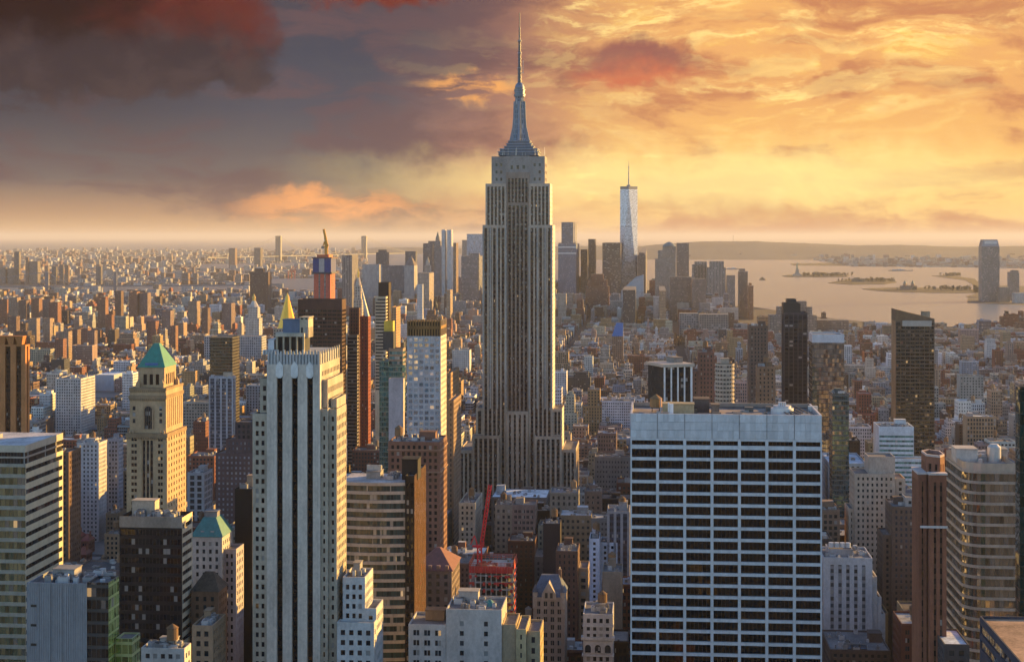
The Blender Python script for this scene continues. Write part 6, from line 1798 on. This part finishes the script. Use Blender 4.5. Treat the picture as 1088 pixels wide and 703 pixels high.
statue()
def simple_thing(name, label, cat, px, py, fn, group=None, z=0.6):
    x, y = ground_pt(px, py, z)
    o = bpy.data.objects.new(name, None); col.objects.link(o); o.location = (x, y, z); tag(o, label, cat, group)
    fn(o)
    return o
def ship(L, Wd, hull, cabin):
    def fn(o):
        m = MB()
        r0 = [(-L / 2, -Wd * .3, -1), (L * .35, -Wd * .3, -1), (L / 2 - 3, 0, -1), (L * .35, Wd * .3, -1), (-L / 2, Wd * .3, -1)]
        r1 = [(-L / 2 - 1, -Wd / 2, 6), (L * .35, -Wd / 2, 6), (L / 2, 0, 8), (L * .35, Wd / 2, 6), (-L / 2 - 1, Wd / 2, 6)]
        m.prism(r0, r1, hull, 'paint'); m.build('hull', o)
        m = MB(); m.box(-L * .35, L * .15, -Wd * .35, Wd * .35, 6, 12, cabin, 'paint', wp=(4, 6, 1), wq=(.5, .4, 0)); m.box(-L * .1, L * .05, -Wd * .25, Wd * .25, 12, 16, cabin, 'paint'); m.build('cabin', o)
        m = MB(); m.cyl(-L * .2, 0, 1.8, 1.6, 12, 19, (.2, .1, .05), 'paint', 8); m.build('funnel', o)
    return fn
simple_thing('ferry', 'small dark ferry on the open bay left of the statue', 'boat', 810.5, 297.3, ship(42, 14, (.2, .13, .06), (.3, .2, .1)))
simple_thing('cargo_ship', 'pale cargo ship far out on the bay above the massive downtown tower', 'boat', 780, 286.2, ship(150, 24, (.3, .26, .25), (.5, .5, .5)))
simple_thing('cargo_ship', 'pale cargo ship far out near the long pier at right', 'boat', 957, 287.8, ship(190, 26, (.3, .26, .25), (.5, .5, .5)))
def harbour_terminal():
    for (nm, lab, cat, px, w, py, yb) in (('terminal_building', 'domed red terminal building on the long flat island', 'terminal', 966, 16, 303.5, 308), ('fort_building', 'round low fort on the scrub island left of the terminal', 'fort', 912, 12, 296, 299.6),):
        x, y = ground_pt(px, yb, 2.5)
        u, v = grid_uv(x, y)
        b = Bld(nm, lab, cat, u, v); hw = w / 2 * v / F; z = zat(py, u, v)
        b.block(u - hw, u + hw, v, v + 50, 0, z, FS((.3, .2, .15) if nm[0] == 't' else (.2, .16, .12)), par=0)
        if nm[0] == 't':
            for sx in (-.5, .5):
                m = MB(); m.cyl(sx * hw, 12, 9, 9, z, z + 10, (.32, .2, .14)); m.cyl(sx * hw, 12, 9, .5, z + 10, z + 26, (.14, .17, .15), 'paint'); b.part(m, 'turret')
        else:
            m = MB(); m.cyl(0, 25, hw * .5, hw * .5, z, z + 6, (.24, .2, .15), n=20); b.part(m, 'rampart')
        b.finish(); FOOT.append((u - hw, u + hw, v, v + 50))
harbour_terminal()
# tower across the river on the right
b = hero('office_tower', 'tall grey glass tower alone on the far right bank of the bay', 'office tower', 1043, 1062, 262, 6350, None, 60, st=FS((.22, .22, .22), p=4, f=4.2, ww=.9, wh=.6, gl=(.08, .085, .09)), ybot=316, finish=False, par=0)
u0, u1, v0, v1, z = b.e; x0, x1 = u0 - b.u, u1 - b.u; zt = zat(254.5, u0, 6350)
m = MB(); m.prism([(x0 + .3, .3, z), (x1 - .3, .3, z), (x1 - .3, 59, z), (x0 + .3, 59, z)], [(x0 + 7, 6, zt), (x1 - 7, 6, zt), (x1 - 7, 54, zt), (x0 + 7, 54, zt)], (.24, .24, .25), 'panel'); b.part(m, 'tapered_crown')
m = MB(); m.box(x0 + 12, x1 - 8, 2.5, 4.4, z + 4, zt - 6, (.5, .5, .5), 'panel'); b.part(m, 'pale_louvre'); b.finish()
far('smaller hazy tower right of the tall far bank tower', 1073, 1083, 289, 6500, None, st=FS((.24, .24, .24)), ybot=318, extra=[(1075, 1082, 287)])
far('low dark block at the foot of the far bank tower', 1062, 1073, 305, 6300, None, st=FS((.2, .19, .18)), ybot=318)
far('low pale block at the right end of the far bank', 1078, 1096, 311, 6200, None, st=FS((.45, .44, .42)), ybot=322)
# container cranes, stacks and sheds on the far shore
for i, (px, h) in enumerate([(993, 60), (994.8, 90), (1024, 70), (1058, 50)]):
    def mastfn(o, h=h):
        m = MB(); m.cyl(0, 0, 5, 3, 0, h, (.3, .27, .25), n=8); m.build('shaft', o); m = MB(); m.cyl(0, 0, 7, 7, h * .8, h * .84, (.3, .27, .25), n=8, cap0=True); m.build('collar', o)
    simple_thing('chimney', ['shorter of two thin stacks side by side on the far shore', 'taller of two thin stacks side by side on the far shore', 'lone thin stack on the far shore right of the pair', 'thin stack on the far shore behind the tall far bank tower'][i], 'chimney', px, 280.0, mastfn, 'stacks on the far shore')
simple_thing('radio_mast', 'thin mast on the wooded ridge across the bay', 'mast', 779, 263.5, lambda o: (lambda m: (m.cyl(0, 0, 9, 6, 0, 300, (.25, .24, .24), n=6), m.build('mast_shaft', o)))(MB()), z=-12)
# crane rig, red, in the basin on the left
for i, px in enumerate((308, 311.5)):
    def gantry(o):
        m = MB(); r = (.45, .07, .04)
        for sx in (-10, 10):
            for sy in (-8, 8): m.beam((sx, sy, 0), (sx, sy, 45), 1.3, r)
        m.build('leg_frame', o)
        m = MB(); m.box(-14, 14, -12, 12, 43, 47, r, 'paint', True); m.build('platform', o)
        m = MB(); m.truss((0, -6, 46), (26, -6, 78), 1.5, .7, r, 6, up=(0, 1, 0)); m.build('boom', o)
    simple_thing('gantry_crane', ['left red dock crane at the harbour basin', 'right red dock crane at the harbour basin'][i], 'crane', px, 296, gantry, 'red dock cranes')
# ------------------------------------------------------------------ the rest of the city, lot by lot
PAL = [('red brick', (.23, .085, .055)), ('brown brick', (.16, .09, .062)), ('tan brick', (.36, .25, .165)), ('cream', (.46, .40, .32)), ('grey stone', (.29, .28, .275)),
       ('white', (.62, .61, .60)), ('dark brown', (.085, .06, .05)), ('ochre', (.38, .24, .12)), ('charcoal', (.07, .07, .075)), ('pinkish', (.38, .26, .22)), ('bluish grey', (.26, .29, .34))]
rng = random.Random(2024)
LOTS = []      # dict(u0,u1,v0,v1,z,...)
fg = np.array([(f[0], f[1], f[2], f[3]) for f in FOOT])
def hits_foot(u0, u1, v0, v1, pad=1.5):
    return bool(np.any((fg[:, 0] < u1 + pad) & (fg[:, 1] > u0 - pad) & (fg[:, 2] < v1 + pad) & (fg[:, 3] > v0 - pad)))
HA = np.array(HEROES)
def cap_z(u0, u1, v0, v1, z):
    """keep the landmark fronts clear"""
    ps = []
    for u in (u0, u1):
        for v in (v0, v1):
            x, y = world_xy(u, v)
            ps.append(CX + F * x / y)
    lo, hi = min(ps), max(ps)
    m = (HA[:, 0] < hi) & (HA[:, 1] > lo) & (HA[:, 4] > v0)
    if m.any():
        yb = HA[m, 3].max()
        Y = world_xy((u0 + u1) / 2, v0)[1]
        z = min(z, CAMZ - (yb - HY) / F * Y)
    return z, lo, hi
def zone_height(u, v, px):
    r = rng.random()
    if v < 900:
        return rng.uniform(45, 98) * (1 if r < .8 else .6)
    if v < 1350:
        return rng.uniform(32, 66) if r < .85 else rng.uniform(66, 92)
    if v < 2100:
        return rng.uniform(22, 50) if r < .88 else rng.uniform(50, 80)
    if v < 3300:
        return rng.uniform(14, 32) if r < .88 else rng.uniform(32, 62)
    if v < 4600:
        return rng.uniform(12, 26) if r < .90 else rng.uniform(28, 60)
    if px < 340:
        return rng.uniform(10, 24) if r < .92 else rng.uniform(28, 50)
    return rng.uniform(18, 46) if r < .75 else rng.uniform(46, 105)
v = 430.0
while v < 6250:
    far_row = v > 3400
    uL, uR = grid_u(-70, v), grid_u(1165, v) + (260 if v < 2400 else 0)
    k0 = math.floor((uL + 180) / 250)
    ua = -180 + 250 * k0
    while ua < uR:
        b0, b1 = ua + 14, ua + 236
        for row in (0, 1):
            u = b0
            while u < b1 - 8:
                w = rng.choice([7.5, 12, 15, 15, 18, 22, 26, 30, 38]) * (1.35 if far_row else 1.0)
                if v < 1000: w = max(w, 18)
                w = min(w, b1 - u)
                d = rng.uniform(21, 29)
                va = v + 9 + (0 if row == 0 else 62 - d)
                x, y = world_xy(u + w / 2, va + d / 2)
                px = CX + F * x / y
                h = zone_height(u, va, px)
                if w < 10: h = min(h, rng.uniform(12, 20)) if v > 1000 else h
                u0, u1 = u, u + w - (0.02 if rng.random() < .8 else rng.uniform(1.5, 4))
                u += w
                if hits_foot(u0, u1, va, va + d): continue
                if y > 4000 and on_water(x, y): continue
                if px > 775 and v > 4150 + (px - 775) * -1.0 and y > 4300: continue
                h, lo, hi = cap_z(u0, u1, va, va + d, h)
                if h < 7.5: continue
                LOTS.append(dict(u0=u0, u1=u1, v0=va, v1=va + d, z=h, px=px, y=y))
        ua += 250
    v += 80.5
# pavements under the blocks, dark asphalt between
M_ROAD = flat_mat('asphalt', (.05, .05, .052), .9, .02, .4)
V_, F_ = [], []
v = 430.0
while v < 3600:
    uL, uR = grid_u(-90, v), grid_u(1180, v)
    k0 = math.floor((uL + 180) / 250); ua = -180 + 250 * k0
    while ua < uR:
        n = len(V_)
        q = [(ua + 10.5, v + 5), (ua + 239.5, v + 5), (ua + 239.5, v + 75.5), (ua + 10.5, v + 75.5)]
        for z in (0.0, .16):
            V_.extend([(*world_xy(*p), z) for p in q])
        F_.append((n + 4, n + 5, n + 6, n + 7)); F_.extend([(n + i, n + (i + 1) % 4, n + 4 + (i + 1) % 4, n + 4 + i) for i in range(4)])
        ua += 250
    v += 80.5
plain_obj('pavement', V_, F_, M_PAVE)
q = [world_xy(*p) for p in ((grid_u(-90, 400) - 300, 300), (grid_u(1180, 400) + 300, 300), (grid_u(1180, 3700), 3700), (grid_u(-90, 3700), 3700))]
plain_obj('road', [(*p, .006) for p in q], [(0, 1, 2, 3)], M_ROAD)

# what each lot shows in the photo: painter's pass over a coarse id picture
def lot_rect(L):
    xs, ys = [], []
    for u in (L['u0'], L['u1']):
        for v in (L['v0'], L['v1']):
            x, y = world_xy(u, v)
            a, b = project(x, y, L['z']); xs.append(a); ys.append(b)
    _, yb = project(*world_xy((L['u0'] + L['u1']) / 2, L['v0']), 0)
    return min(xs), max(xs), min(ys), yb
ids = np.zeros((703, 1088), np.int32)
order = [(L['v0'], i + 1, lot_rect(L)) for i, L in enumerate(LOTS)] + [(h[4], -1, (h[0], h[1], h[2], max(h[3], h[2] + 5))) for h in HEROES]
for vv, i, (a, b, t, bt) in sorted(order, key=lambda o: -o[0]):
    a, b, t, bt = max(0, int(round(a))), min(1088, int(round(b))), max(0, int(round(t))), min(703, int(round(bt)))
    if a < b and t < bt:
        ids[t:bt, a:b] = i
cnt = np.bincount(np.clip(ids.ravel(), 0, None), minlength=len(LOTS) + 1)
sx = np.bincount(np.clip(ids.ravel(), 0, None), weights=np.tile(np.arange(1088), 703), minlength=len(LOTS) + 1)
sy = np.bincount(np.clip(ids.ravel(), 0, None), weights=np.repeat(np.arange(703), 1088), minlength=len(LOTS) + 1)
for i, L in enumerate(LOTS):
    L['n'] = int(cnt[i + 1])
    if L['n']:
        L['cx'], L['cy'] = sx[i + 1] / cnt[i + 1], sy[i + 1] / cnt[i + 1]

def lot_style(L):
    r = random.Random(int(L['u0'] * 31 + L['v0'] * 17))
    L['r'] = r
    far_ = L['v0'] > 2600
    wts = [12, 10, 16, 17, 15, 14, 5, 5, 4, 6, 10]
    if L['v0'] < 1400: wts = [11, 10, 15, 15, 15, 9, 8, 4, 6, 5, 9]
    k = r.choices(range(len(PAL)), wts)[0]
    L['cname'], c = PAL[k]
    g = r.uniform(.78, 1.12) * (.56 if L['v0'] < 1500 else .9)  # nearer lots darkened in colour to imitate deeper street shade
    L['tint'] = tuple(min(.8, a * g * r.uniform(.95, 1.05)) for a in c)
    L['kind'] = 'row_house' if L['z'] < 19 else ('apartment_tower' if L['z'] > 54 else ('loft_building' if r.random() < .6 else 'apartment_building'))
    L['rooft'] = r.choice([(.12, .115, .11), (.17, .16, .155), (.3, .3, .3), (.09, .08, .08), (.42, .42, .43), (.22, .16, .13), (.2, .2, .22)])
    L['rname'] = {(.12, .115, .11): 'dark roof', (.17, .16, .155): 'grey roof', (.3, .3, .3): 'pale grey roof', (.09, .08, .08): 'black roof', (.42, .42, .43): 'whitish roof', (.22, .16, .13): 'brown roof', (.2, .2, .22): 'slate grey roof'}[L['rooft']]
    L['wp'] = (r.uniform(2.1, 3.7), r.uniform(3.1, 4.2), r.uniform(1, 900))
    L['wq'] = (r.uniform(.34, .66), r.uniform(.42, .62), .012 if not far_ else 0.0)
    if L['cname'] == 'bluish grey' and r.random() < .5: L['wq'] = (.9, .7, .01)
    L['tank'] = L['z'] > 16 and L['v0'] < 3600 and r.random() < .42
    L['bulk'] = r.random() < .85
    L['par'] = L['tint'] if r.random() < .5 else tuple(min(.7, a * 1.35 + .02) for a in L['tint'])
for L in LOTS:
    lot_style(L)

def lot_body(L, m, mr, ox, oy):
    """one or two stepped tiers"""
    r = L['r']
    if L['z'] > 26 and r.random() < .45:
        w, d = L['u1'] - L['u0'], L['v1'] - L['v0']
        low = dict(L, z=L['z'] * r.uniform(.62, .88))
        lot_tier(low, m, mr, ox, oy)
        a, b = r.uniform(.05, .3) * w, r.uniform(.05, .3) * w
        top = dict(L, u0=L['u0'] + a, u1=L['u1'] - b, v0=L['v0'] + r.uniform(.08, .25) * d, v1=L['v1'] - .5)
        return lot_tier(top, m, mr, ox, oy, low['z'] - 1.1)
    return lot_tier(L, m, mr, ox, oy)
def lot_tier(L, m, mr, ox, oy, zb=0.0):
    """walls with window grid, parapet, roof; coordinates relative to (ox, oy) in the grid frame"""
    x0, x1, y0, y1, z = L['u0'] - ox, L['u1'] - ox, L['v0'] - oy, L['v1'] - oy, L['z']
    ph = 1.0
    r = L['r']
    w, d = x1 - x0, y1 - y0
    zt = z - ph * 1.6
    blank = (r.random() < .45)
    for (a, b, Ln, win) in (((x0, y0), (x1, y0), w, True), ((x1, y0), (x1, y1), d, not blank), ((x1, y1), (x0, y1), w, True), ((x0, y1), (x0, y0), d, not blank)):
        nb = max(1, round(Ln / L['wp'][0])); pu = Ln / nb; nf = max(1, round(zt / L['wp'][1])); pv = zt / nf
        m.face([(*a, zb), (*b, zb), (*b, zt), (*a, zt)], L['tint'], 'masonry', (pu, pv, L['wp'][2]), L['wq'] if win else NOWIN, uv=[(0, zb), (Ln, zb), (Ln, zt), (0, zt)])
        m.face([(*a, zt), (*b, zt), (*b, z), (*a, z)], L['par'], 'masonry')
    t = .4
    A = [(x0, y0), (x1, y0), (x1, y1), (x0, y1)]; B = [(x0 + t, y0 + t), (x1 - t, y0 + t), (x1 - t, y1 - t), (x0 + t, y1 - t)]
    for i in range(4):
        j = (i + 1) % 4
        m.face([(*A[i], z), (*A[j], z), (*B[j], z), (*B[i], z)], L['par'])
        m.face([(*B[i], z), (*B[j], z), (*B[j], z - ph), (*B[i], z - ph)], L['tint'])
    mr.face([(*B[0], z - ph), (*B[1], z - ph), (*B[2], z - ph), (*B[3], z - ph)], L['rooft'], 'roofing')
    return x0, x1, y0, y1, z - ph

def bulk(L, m, e):
    r = L['r']; x0, x1, y0, y1, z = e
    w, d = x1 - x0, y1 - y0
    a, b = min(w * .5, r.uniform(3.5, 8)), min(d * .5, r.uniform(4, 9)); px, py = r.uniform(x0 + 1, x1 - a - 1) if w - a > 2 else x0 + .5, r.uniform(y0 + d * .25, y1 - b - .5)
    h = r.uniform(2.6, 5.0)
    m.box(px, px + a, py, py + b, z, z + h, L['par'] if r.random() < .6 else (.3, .28, .27), top_tint=L['rooft'], top_mat='roofing')
def units(L, m, e, n):
    r = L['r']; x0, x1, y0, y1, z = e
    for i in range(n):
        a, b, h = r.uniform(1, 3), r.uniform(1, 3), r.uniform(.8, 2.2); g = r.choice([.14, .22, .34, .5])
        if x1 - x0 < a + 2 or y1 - y0 < b + 2: continue
        px, py = r.uniform(x0 + .6, x1 - a - .6), r.uniform(y0 + .6, y1 - b - .6)
        m.box(px, px + a, py, py + b, z, z + h, (g, g * .98, g * .95), 'panel')
def tankm(L, m, mr, e):
    r = L['r']; x0, x1, y0, y1, z = e
    R_ = r.uniform(1.7, 2.3); h = r.uniform(3.4, 4.6); lg = r.uniform(2.5, 5)
    if x1 - x0 < 7 or y1 - y0 < 8: return False
    px, py = r.uniform(x0 + 3, x1 - 3), r.uniform(y0 + 3, y1 - 3)
    t = r.choice([(.22, .13, .075), (.3, .2, .12), (.14, .09, .06), (.26, .19, .14)])
    for a in (-1, 1):
        for b in (-1, 1): m.box(px + a * R_ * .6 - .15, px + a * R_ * .6 + .15, py + b * R_ * .6 - .15, py + b * R_ * .6 + .15, z, z + lg, (.08, .07, .07), 'paint', top=False)
    m.cyl(px, py, R_, R_, z + lg, z + lg + h, t, 'masonry', 9, cap=False, cap0=True)
    mr.cyl(px, py, R_ * 1.1, .1, z + lg + h, z + lg + h + R_ * .8, tuple(q * .8 for q in t), 'masonry', 9, cap=False)
    return True

LAND = [('the white slab tower', 771, 560), ('the spired skyscraper', 551, 330), ('the grey striped tower', 315, 540), ('the green pyramid tower', 165, 460), ('the glass block at the left edge', 30, 580), ('the red crane', 515, 555),
        ('the bowed banded office', 405, 580), ('the blue white grid tower', 452, 410), ('the gilded pyramid roof', 302, 332), ('the netted unfinished tower', 345, 295), ('the big dark brown box tower', 340, 375), ('the red brown octagonal tower', 992, 590),
        ('the dark bronze tower', 970, 400), ('the black tower', 845, 375), ('the mirror glass tower', 880, 420), ('the white ribbed dark tower', 712, 405), ('the cream rounded glass tower', 1045, 580), ('the far glass spire', 668, 250), ('the stepped limestone block', 930, 545),
        ('the red pyramid roof', 466, 620), ('the slate gabled block', 583, 660), ('the orange ribbed tower', 14, 405), ('the pale gridded block', 80, 432), ('the mottled glass tower', 236, 400), ('the green hipped roof', 225, 560), ('the lone brown tower', 277, 300),
        ('the blue roofed shed', 656, 352), ('the ornate arched building', 635, 680), ('the bayside ziggurat', 842, 335), ('the teal edge tower', 1084, 520), ('the stepped white building', 950, 480), ('the white cupola tower', 268, 345)]
def relation(L):
    best = min(LAND, key=lambda l: (l[1] - L['cx']) ** 2 + (1.5 * (l[2] - L['cy'])) ** 2)
    dx, dy = L['cx'] - best[1], L['cy'] - best[2]
    if abs(dx) > abs(dy) * 1.2: rel = 'left of' if dx < 0 else 'right of'
    else: rel = 'beyond' if dy < 0 else 'below'
    L['dist'] = math.hypot(dx, dy)
    return rel, best[0]
kinds = {}
for L in sorted([l for l in LOTS if l['n'] >= 14], key=lambda l: -l['n']):
    kinds.setdefault(L['kind'], []).append(L)
CHOSEN = []
for k, ls in kinds.items():
    CHOSEN += ls[:290]
CAT = {'row_house': ('row house', 'row houses'), 'loft_building': ('loft', 'lofts'), 'apartment_building': ('apartment block', 'apartment blocks'), 'apartment_tower': ('tower', 'plain towers')}
seen_ = {}
for L in CHOSEN:
    L['ind'] = True
    L['rel'] = relation(L)
    key = (L['cname'], L['kind'], L['rname'], L['rel'])
    seen_.setdefault(key, []).append(L)
for key, ls in seen_.items():
    ls.sort(key=lambda l: l['dist'])
    cname, kind, rname, (rel, lm) = key
    noun = {'row_house': 'low row house', 'loft_building': 'loft', 'apartment_building': 'apartment block', 'apartment_tower': 'tall block'}[kind]
    for i, L in enumerate(ls):
        o = '' if len(ls) == 1 else ('nearest ' if i == 0 else ORD[min(i, 29)] + ' nearest ')
        L['label'] = f'{o}{cname} {noun} with {rname} {rel} {lm}'
        if len(L['label'].replace('-', ' ').split()) > 16: L['label'] = f'{o}{cname} {noun}, {rname}, {rel} {lm[4:]}'
for L in CHOSEN:
    cu, cv = (L['u0'] + L['u1']) / 2, (L['v0'] + L['v1']) / 2
    root = bpy.data.objects.new(L['kind'], None); col.objects.link(root)
    root.location = (*world_xy(cu, cv), 0); root.rotation_euler = (0, 0, -TH)
    tag(root, L['label'], CAT[L['kind']][0], CAT[L['kind']][1] + ' of the city floor')
    big = L['n'] > 60
    m, mr = MB(), MB()
    if big and L['v0'] < 1500:
        # near enough for real window openings
        root2 = None
        b = Bld.__new__(Bld)
        b.root, b.u, b.v, b.yaw, b.ycut, b.mbs, b.wins = root, cu, cv, 0.0, min(720, L['cy'] + 90), {}, []
        b.ca, b.sa = math.cos(-TH), math.sin(-TH); b.ox, b.oy = world_xy(cu, cv)
        b.camx = -b.ox * b.ca - b.oy * b.sa; b.camy = b.ox * b.sa - b.oy * b.ca
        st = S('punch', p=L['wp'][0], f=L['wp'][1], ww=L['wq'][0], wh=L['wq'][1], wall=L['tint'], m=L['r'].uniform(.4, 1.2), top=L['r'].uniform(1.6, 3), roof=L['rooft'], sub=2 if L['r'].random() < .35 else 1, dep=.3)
        blank = S('plain', wall=tuple(a * .95 for a in L['tint'])) if L['r'].random() < .35 else st
        n0 = len(FOOT)
        b.block(L['u0'], L['u1'], L['v0'], L['v1'], 0, L['z'], st, side=blank, par=1.0)
        w = b.mb('cornice'); t = .35
        if L['r'].random() < .6:
            x0, x1, y0, y1 = L['u0'] - cu, L['u1'] - cu, L['v0'] - cv, L['v1'] - cv
            w.box(x0 - .05, x1 + .05, y0 - .5, y0 - .003, L['z'] - 1.5, L['z'] - .5, L['par'], 'masonry', True)
        e = (L['u0'] - cu + .5, L['u1'] - cu - .5, L['v0'] - cv + .5, L['v1'] - cv - .5, L['z'] - 1.0)
        if L['bulk']: q = MB(); bulk(L, q, e); b.part(q, 'bulkhead')
        if L['r'].random() < .9: 
            for i in range(L['r'].randint(5, 13)):
                q = MB(); units(L, q, e, 1)
                if q.F: b.part(q, 'air_handler')
        if L['tank']:
            q, qr = MB(), MB()
            if tankm(L, q, qr, e):
                o = b.part(q, 'water_tank'); qr.build('tank_roof', o)
        b.finish(40)
    else:
        e = lot_body(L, m, mr, cu, cv)
        small = L['n'] < 30
        if small: 
            for k in range(0, len(mr.V), 4): m.face(mr.V[k:k + 4], L['rooft'], 'roofing')
            if L['bulk']: bulk(L, m, e)
            m.build('wall', root)
        else:
            m.build('wall', root); mr.build('roof', root)
            if L['bulk']: q = MB(); bulk(L, q, e); q.build('bulkhead', root)
            for i in range(L['r'].randint(1, 5)):
                q = MB(); units(L, q, e, 1)
                if q.F: q.build('roof_plant', root)
            if L['tank']:
                q, qr = MB(), MB()
                if tankm(L, q, qr, e):
                    o = q.build('water_tank', root); qr.build('tank_roof', o)

def put_mass(name, label, lots, extra=None):
    m = MB()
    for L in lots:
        e = lot_body(L, m, m, 0, 0)
        if L['bulk']: bulk(L, m, e)
        units(L, m, e, 3 if L['v0'] < 2500 else 2 if L['v0'] < 4000 else 1)
        if L['tank']: tankm(L, m, m, e)
    if extra: extra(m)
    o = m.build(name)
    o.rotation_euler = (0, 0, -TH)
    o['kind'] = 'stuff'; o['label'] = label
    return o
rest = [L for L in LOTS if not L.get('ind')]
put_mass('low_city', 'dense low city of brick and stone blocks filling the island', rest)

# the boroughs and shores beyond the water: too many and too small to count
def borough():
    r = random.Random(99)
    m = MB()
    n = 0
    tries = 0
    cols = [(.28, .16, .12), (.36, .28, .22), (.45, .42, .38), (.24, .18, .16), (.55, .54, .53), (.32, .32, .33), (.22, .14, .11), (.40, .42, .45)]
    while n < 23000 and tries < 120000:
        tries += 1
        py = HY + 1.0 * math.exp(r.uniform(math.log(13.6), math.log(74)))
        px = r.uniform(-60, 1150)
        if px > 330 and py > 300: continue
        x, y = ground_pt(px, py)
        if y < 5200 or y > 29500: continue
        if on_water(x, y): continue
        if px > 650 and y > 20500: continue
        u, v = grid_uv(x, y)
        if px > 340 and v < 6400: continue
        s = 1 + y / 22000
        w, d = r.uniform(12, 34) * s, r.uniform(12, 30) * s
        h = r.uniform(7, 15) * (1 + y / 40000)
        q = r.random()
        if q > .93: h *= r.uniform(1.8, 3.6)
        if px > 690 and q < .3: h *= .6; w *= 2
        c = r.choice(cols); g = r.uniform(.62, 1.0); c = tuple(min(.75, a * g) for a in c)
        if hits_foot(u - w / 2, u + w / 2, v, v + d): continue
        z1, lo, hi = cap_z(u - w / 2, u + w / 2, v, v + d, h)
        if z1 < 4: continue
        rt = r.choice([(.2, .18, .17), (.35, .33, .32), (.14, .12, .12), (.28, .2, .16)])
        m.box(u - w / 2, u + w / 2, v, v + d, 0, z1, c, 'masonry', wp=(5 * s, 4 * s, r.uniform(1, 900)), wq=(.5, .45, 0), top_tint=rt, top_mat='roofing')
        n += 1
    o = m.build('far_boroughs'); o.rotation_euler = (0, 0, -TH); o['kind'] = 'stuff'; o['label'] = 'endless low rooftops of the far shore fading into haze'
borough()

# bare winter trees in the square and along the island shores
def tree_mass(name, pts, n, h0, h1, seed, tint, z0=0.0, leaf=1.0):
    r = random.Random(seed); m = MB()
    for i in range(n):
        t = r.choice(pts); x, y = t[0] + r.gauss(0, t[2]), t[1] + r.gauss(0, t[3])
        if t[4] and on_water(x, y): continue
        h = r.uniform(h0, h1)
        m.cyl(x, y, .35, .15, z0, z0 + h * .6, (.08, .06, .045), n=4, cap=False)
        for k in range(22):
            a, e_ = r.uniform(0, 6.283), r.uniform(.25, 1)
            rr = h * .32 * math.sqrt(r.random())
            cx, cy, cz = x + rr * math.cos(a), y + rr * math.sin(a), z0 + h * e_
            s = h * .09 * leaf * r.uniform(.6, 1.3); b1, b2 = r.uniform(0, 6.28), r.uniform(-.6, .6)
            g = r.uniform(.6, 1.35)
            m.face([(cx - s * math.cos(b1), cy - s * math.sin(b1), cz - s * b2), (cx, cy, cz - s), (cx + s * math.cos(b1), cy + s * math.sin(b1), cz + s * b2), (cx, cy, cz + s)], tuple(c * g for c in tint))
    o = m.build(name); o['kind'] = 'stuff'; o['label'] = {'square_trees': 'brown bare trees massed in a square among the low blocks'}.get(name, 'scrubby brown trees along the bay islands')
    return o
a = ground_pt(712, 366); 
tree_mass('square_trees', [(a[0], a[1], 26, 45, False)], 90, 14, 22, 3, (.15, .095, .06))
pts = []
for px, py, w in ((875, 293.4, 60), (862, 293.5, 40), (890, 293.4, 40), (915, 299.5, 70), (935, 299.6, 40), (1000, 308.4, 90), (1030, 309, 50), (1012, 293.5, 40)):
    x, y = ground_pt(px, py); pts.append((x, y, w, 60, False))
tree_mass('island_trees', pts, 260, 14, 24, 5, (.09, .08, .05), 2.5, 1.6)

# ------------------------------------------------------------------ the evening haze over the whole city
def haze():
    hx, top, bot = 410000.0, 470.0, -3.0
    vs = [(-hx, -8000, bot), (hx, -8000, bot), (hx, hx, bot), (-hx, hx, bot), (-hx, -8000, top), (hx, -8000, top), (hx, hx, top), (-hx, hx, top)]
    fs = [(3, 2, 1, 0), (4, 5, 6, 7), (0, 1, 5, 4), (1, 2, 6, 5), (2, 3, 7, 6), (3, 0, 4, 7)]
    m = bpy.data.materials.new('haze_air'); m.use_nodes = True
    nt = m.node_tree; nt.nodes.clear()
    pv = nt.nodes.new('ShaderNodeVolumePrincipled'); pv.inputs['Density'].default_value = HAZE_DENSITY
    pv.inputs['Color'].default_value = (.74, .73, .76, 1); pv.inputs['Anisotropy'].default_value = 0.1
    o_ = nt.nodes.new('ShaderNodeOutputMaterial'); nt.links.new(pv.outputs[0], o_.inputs['Volume'])
    plain_obj('haze', vs, fs, m, 'stuff')
haze()
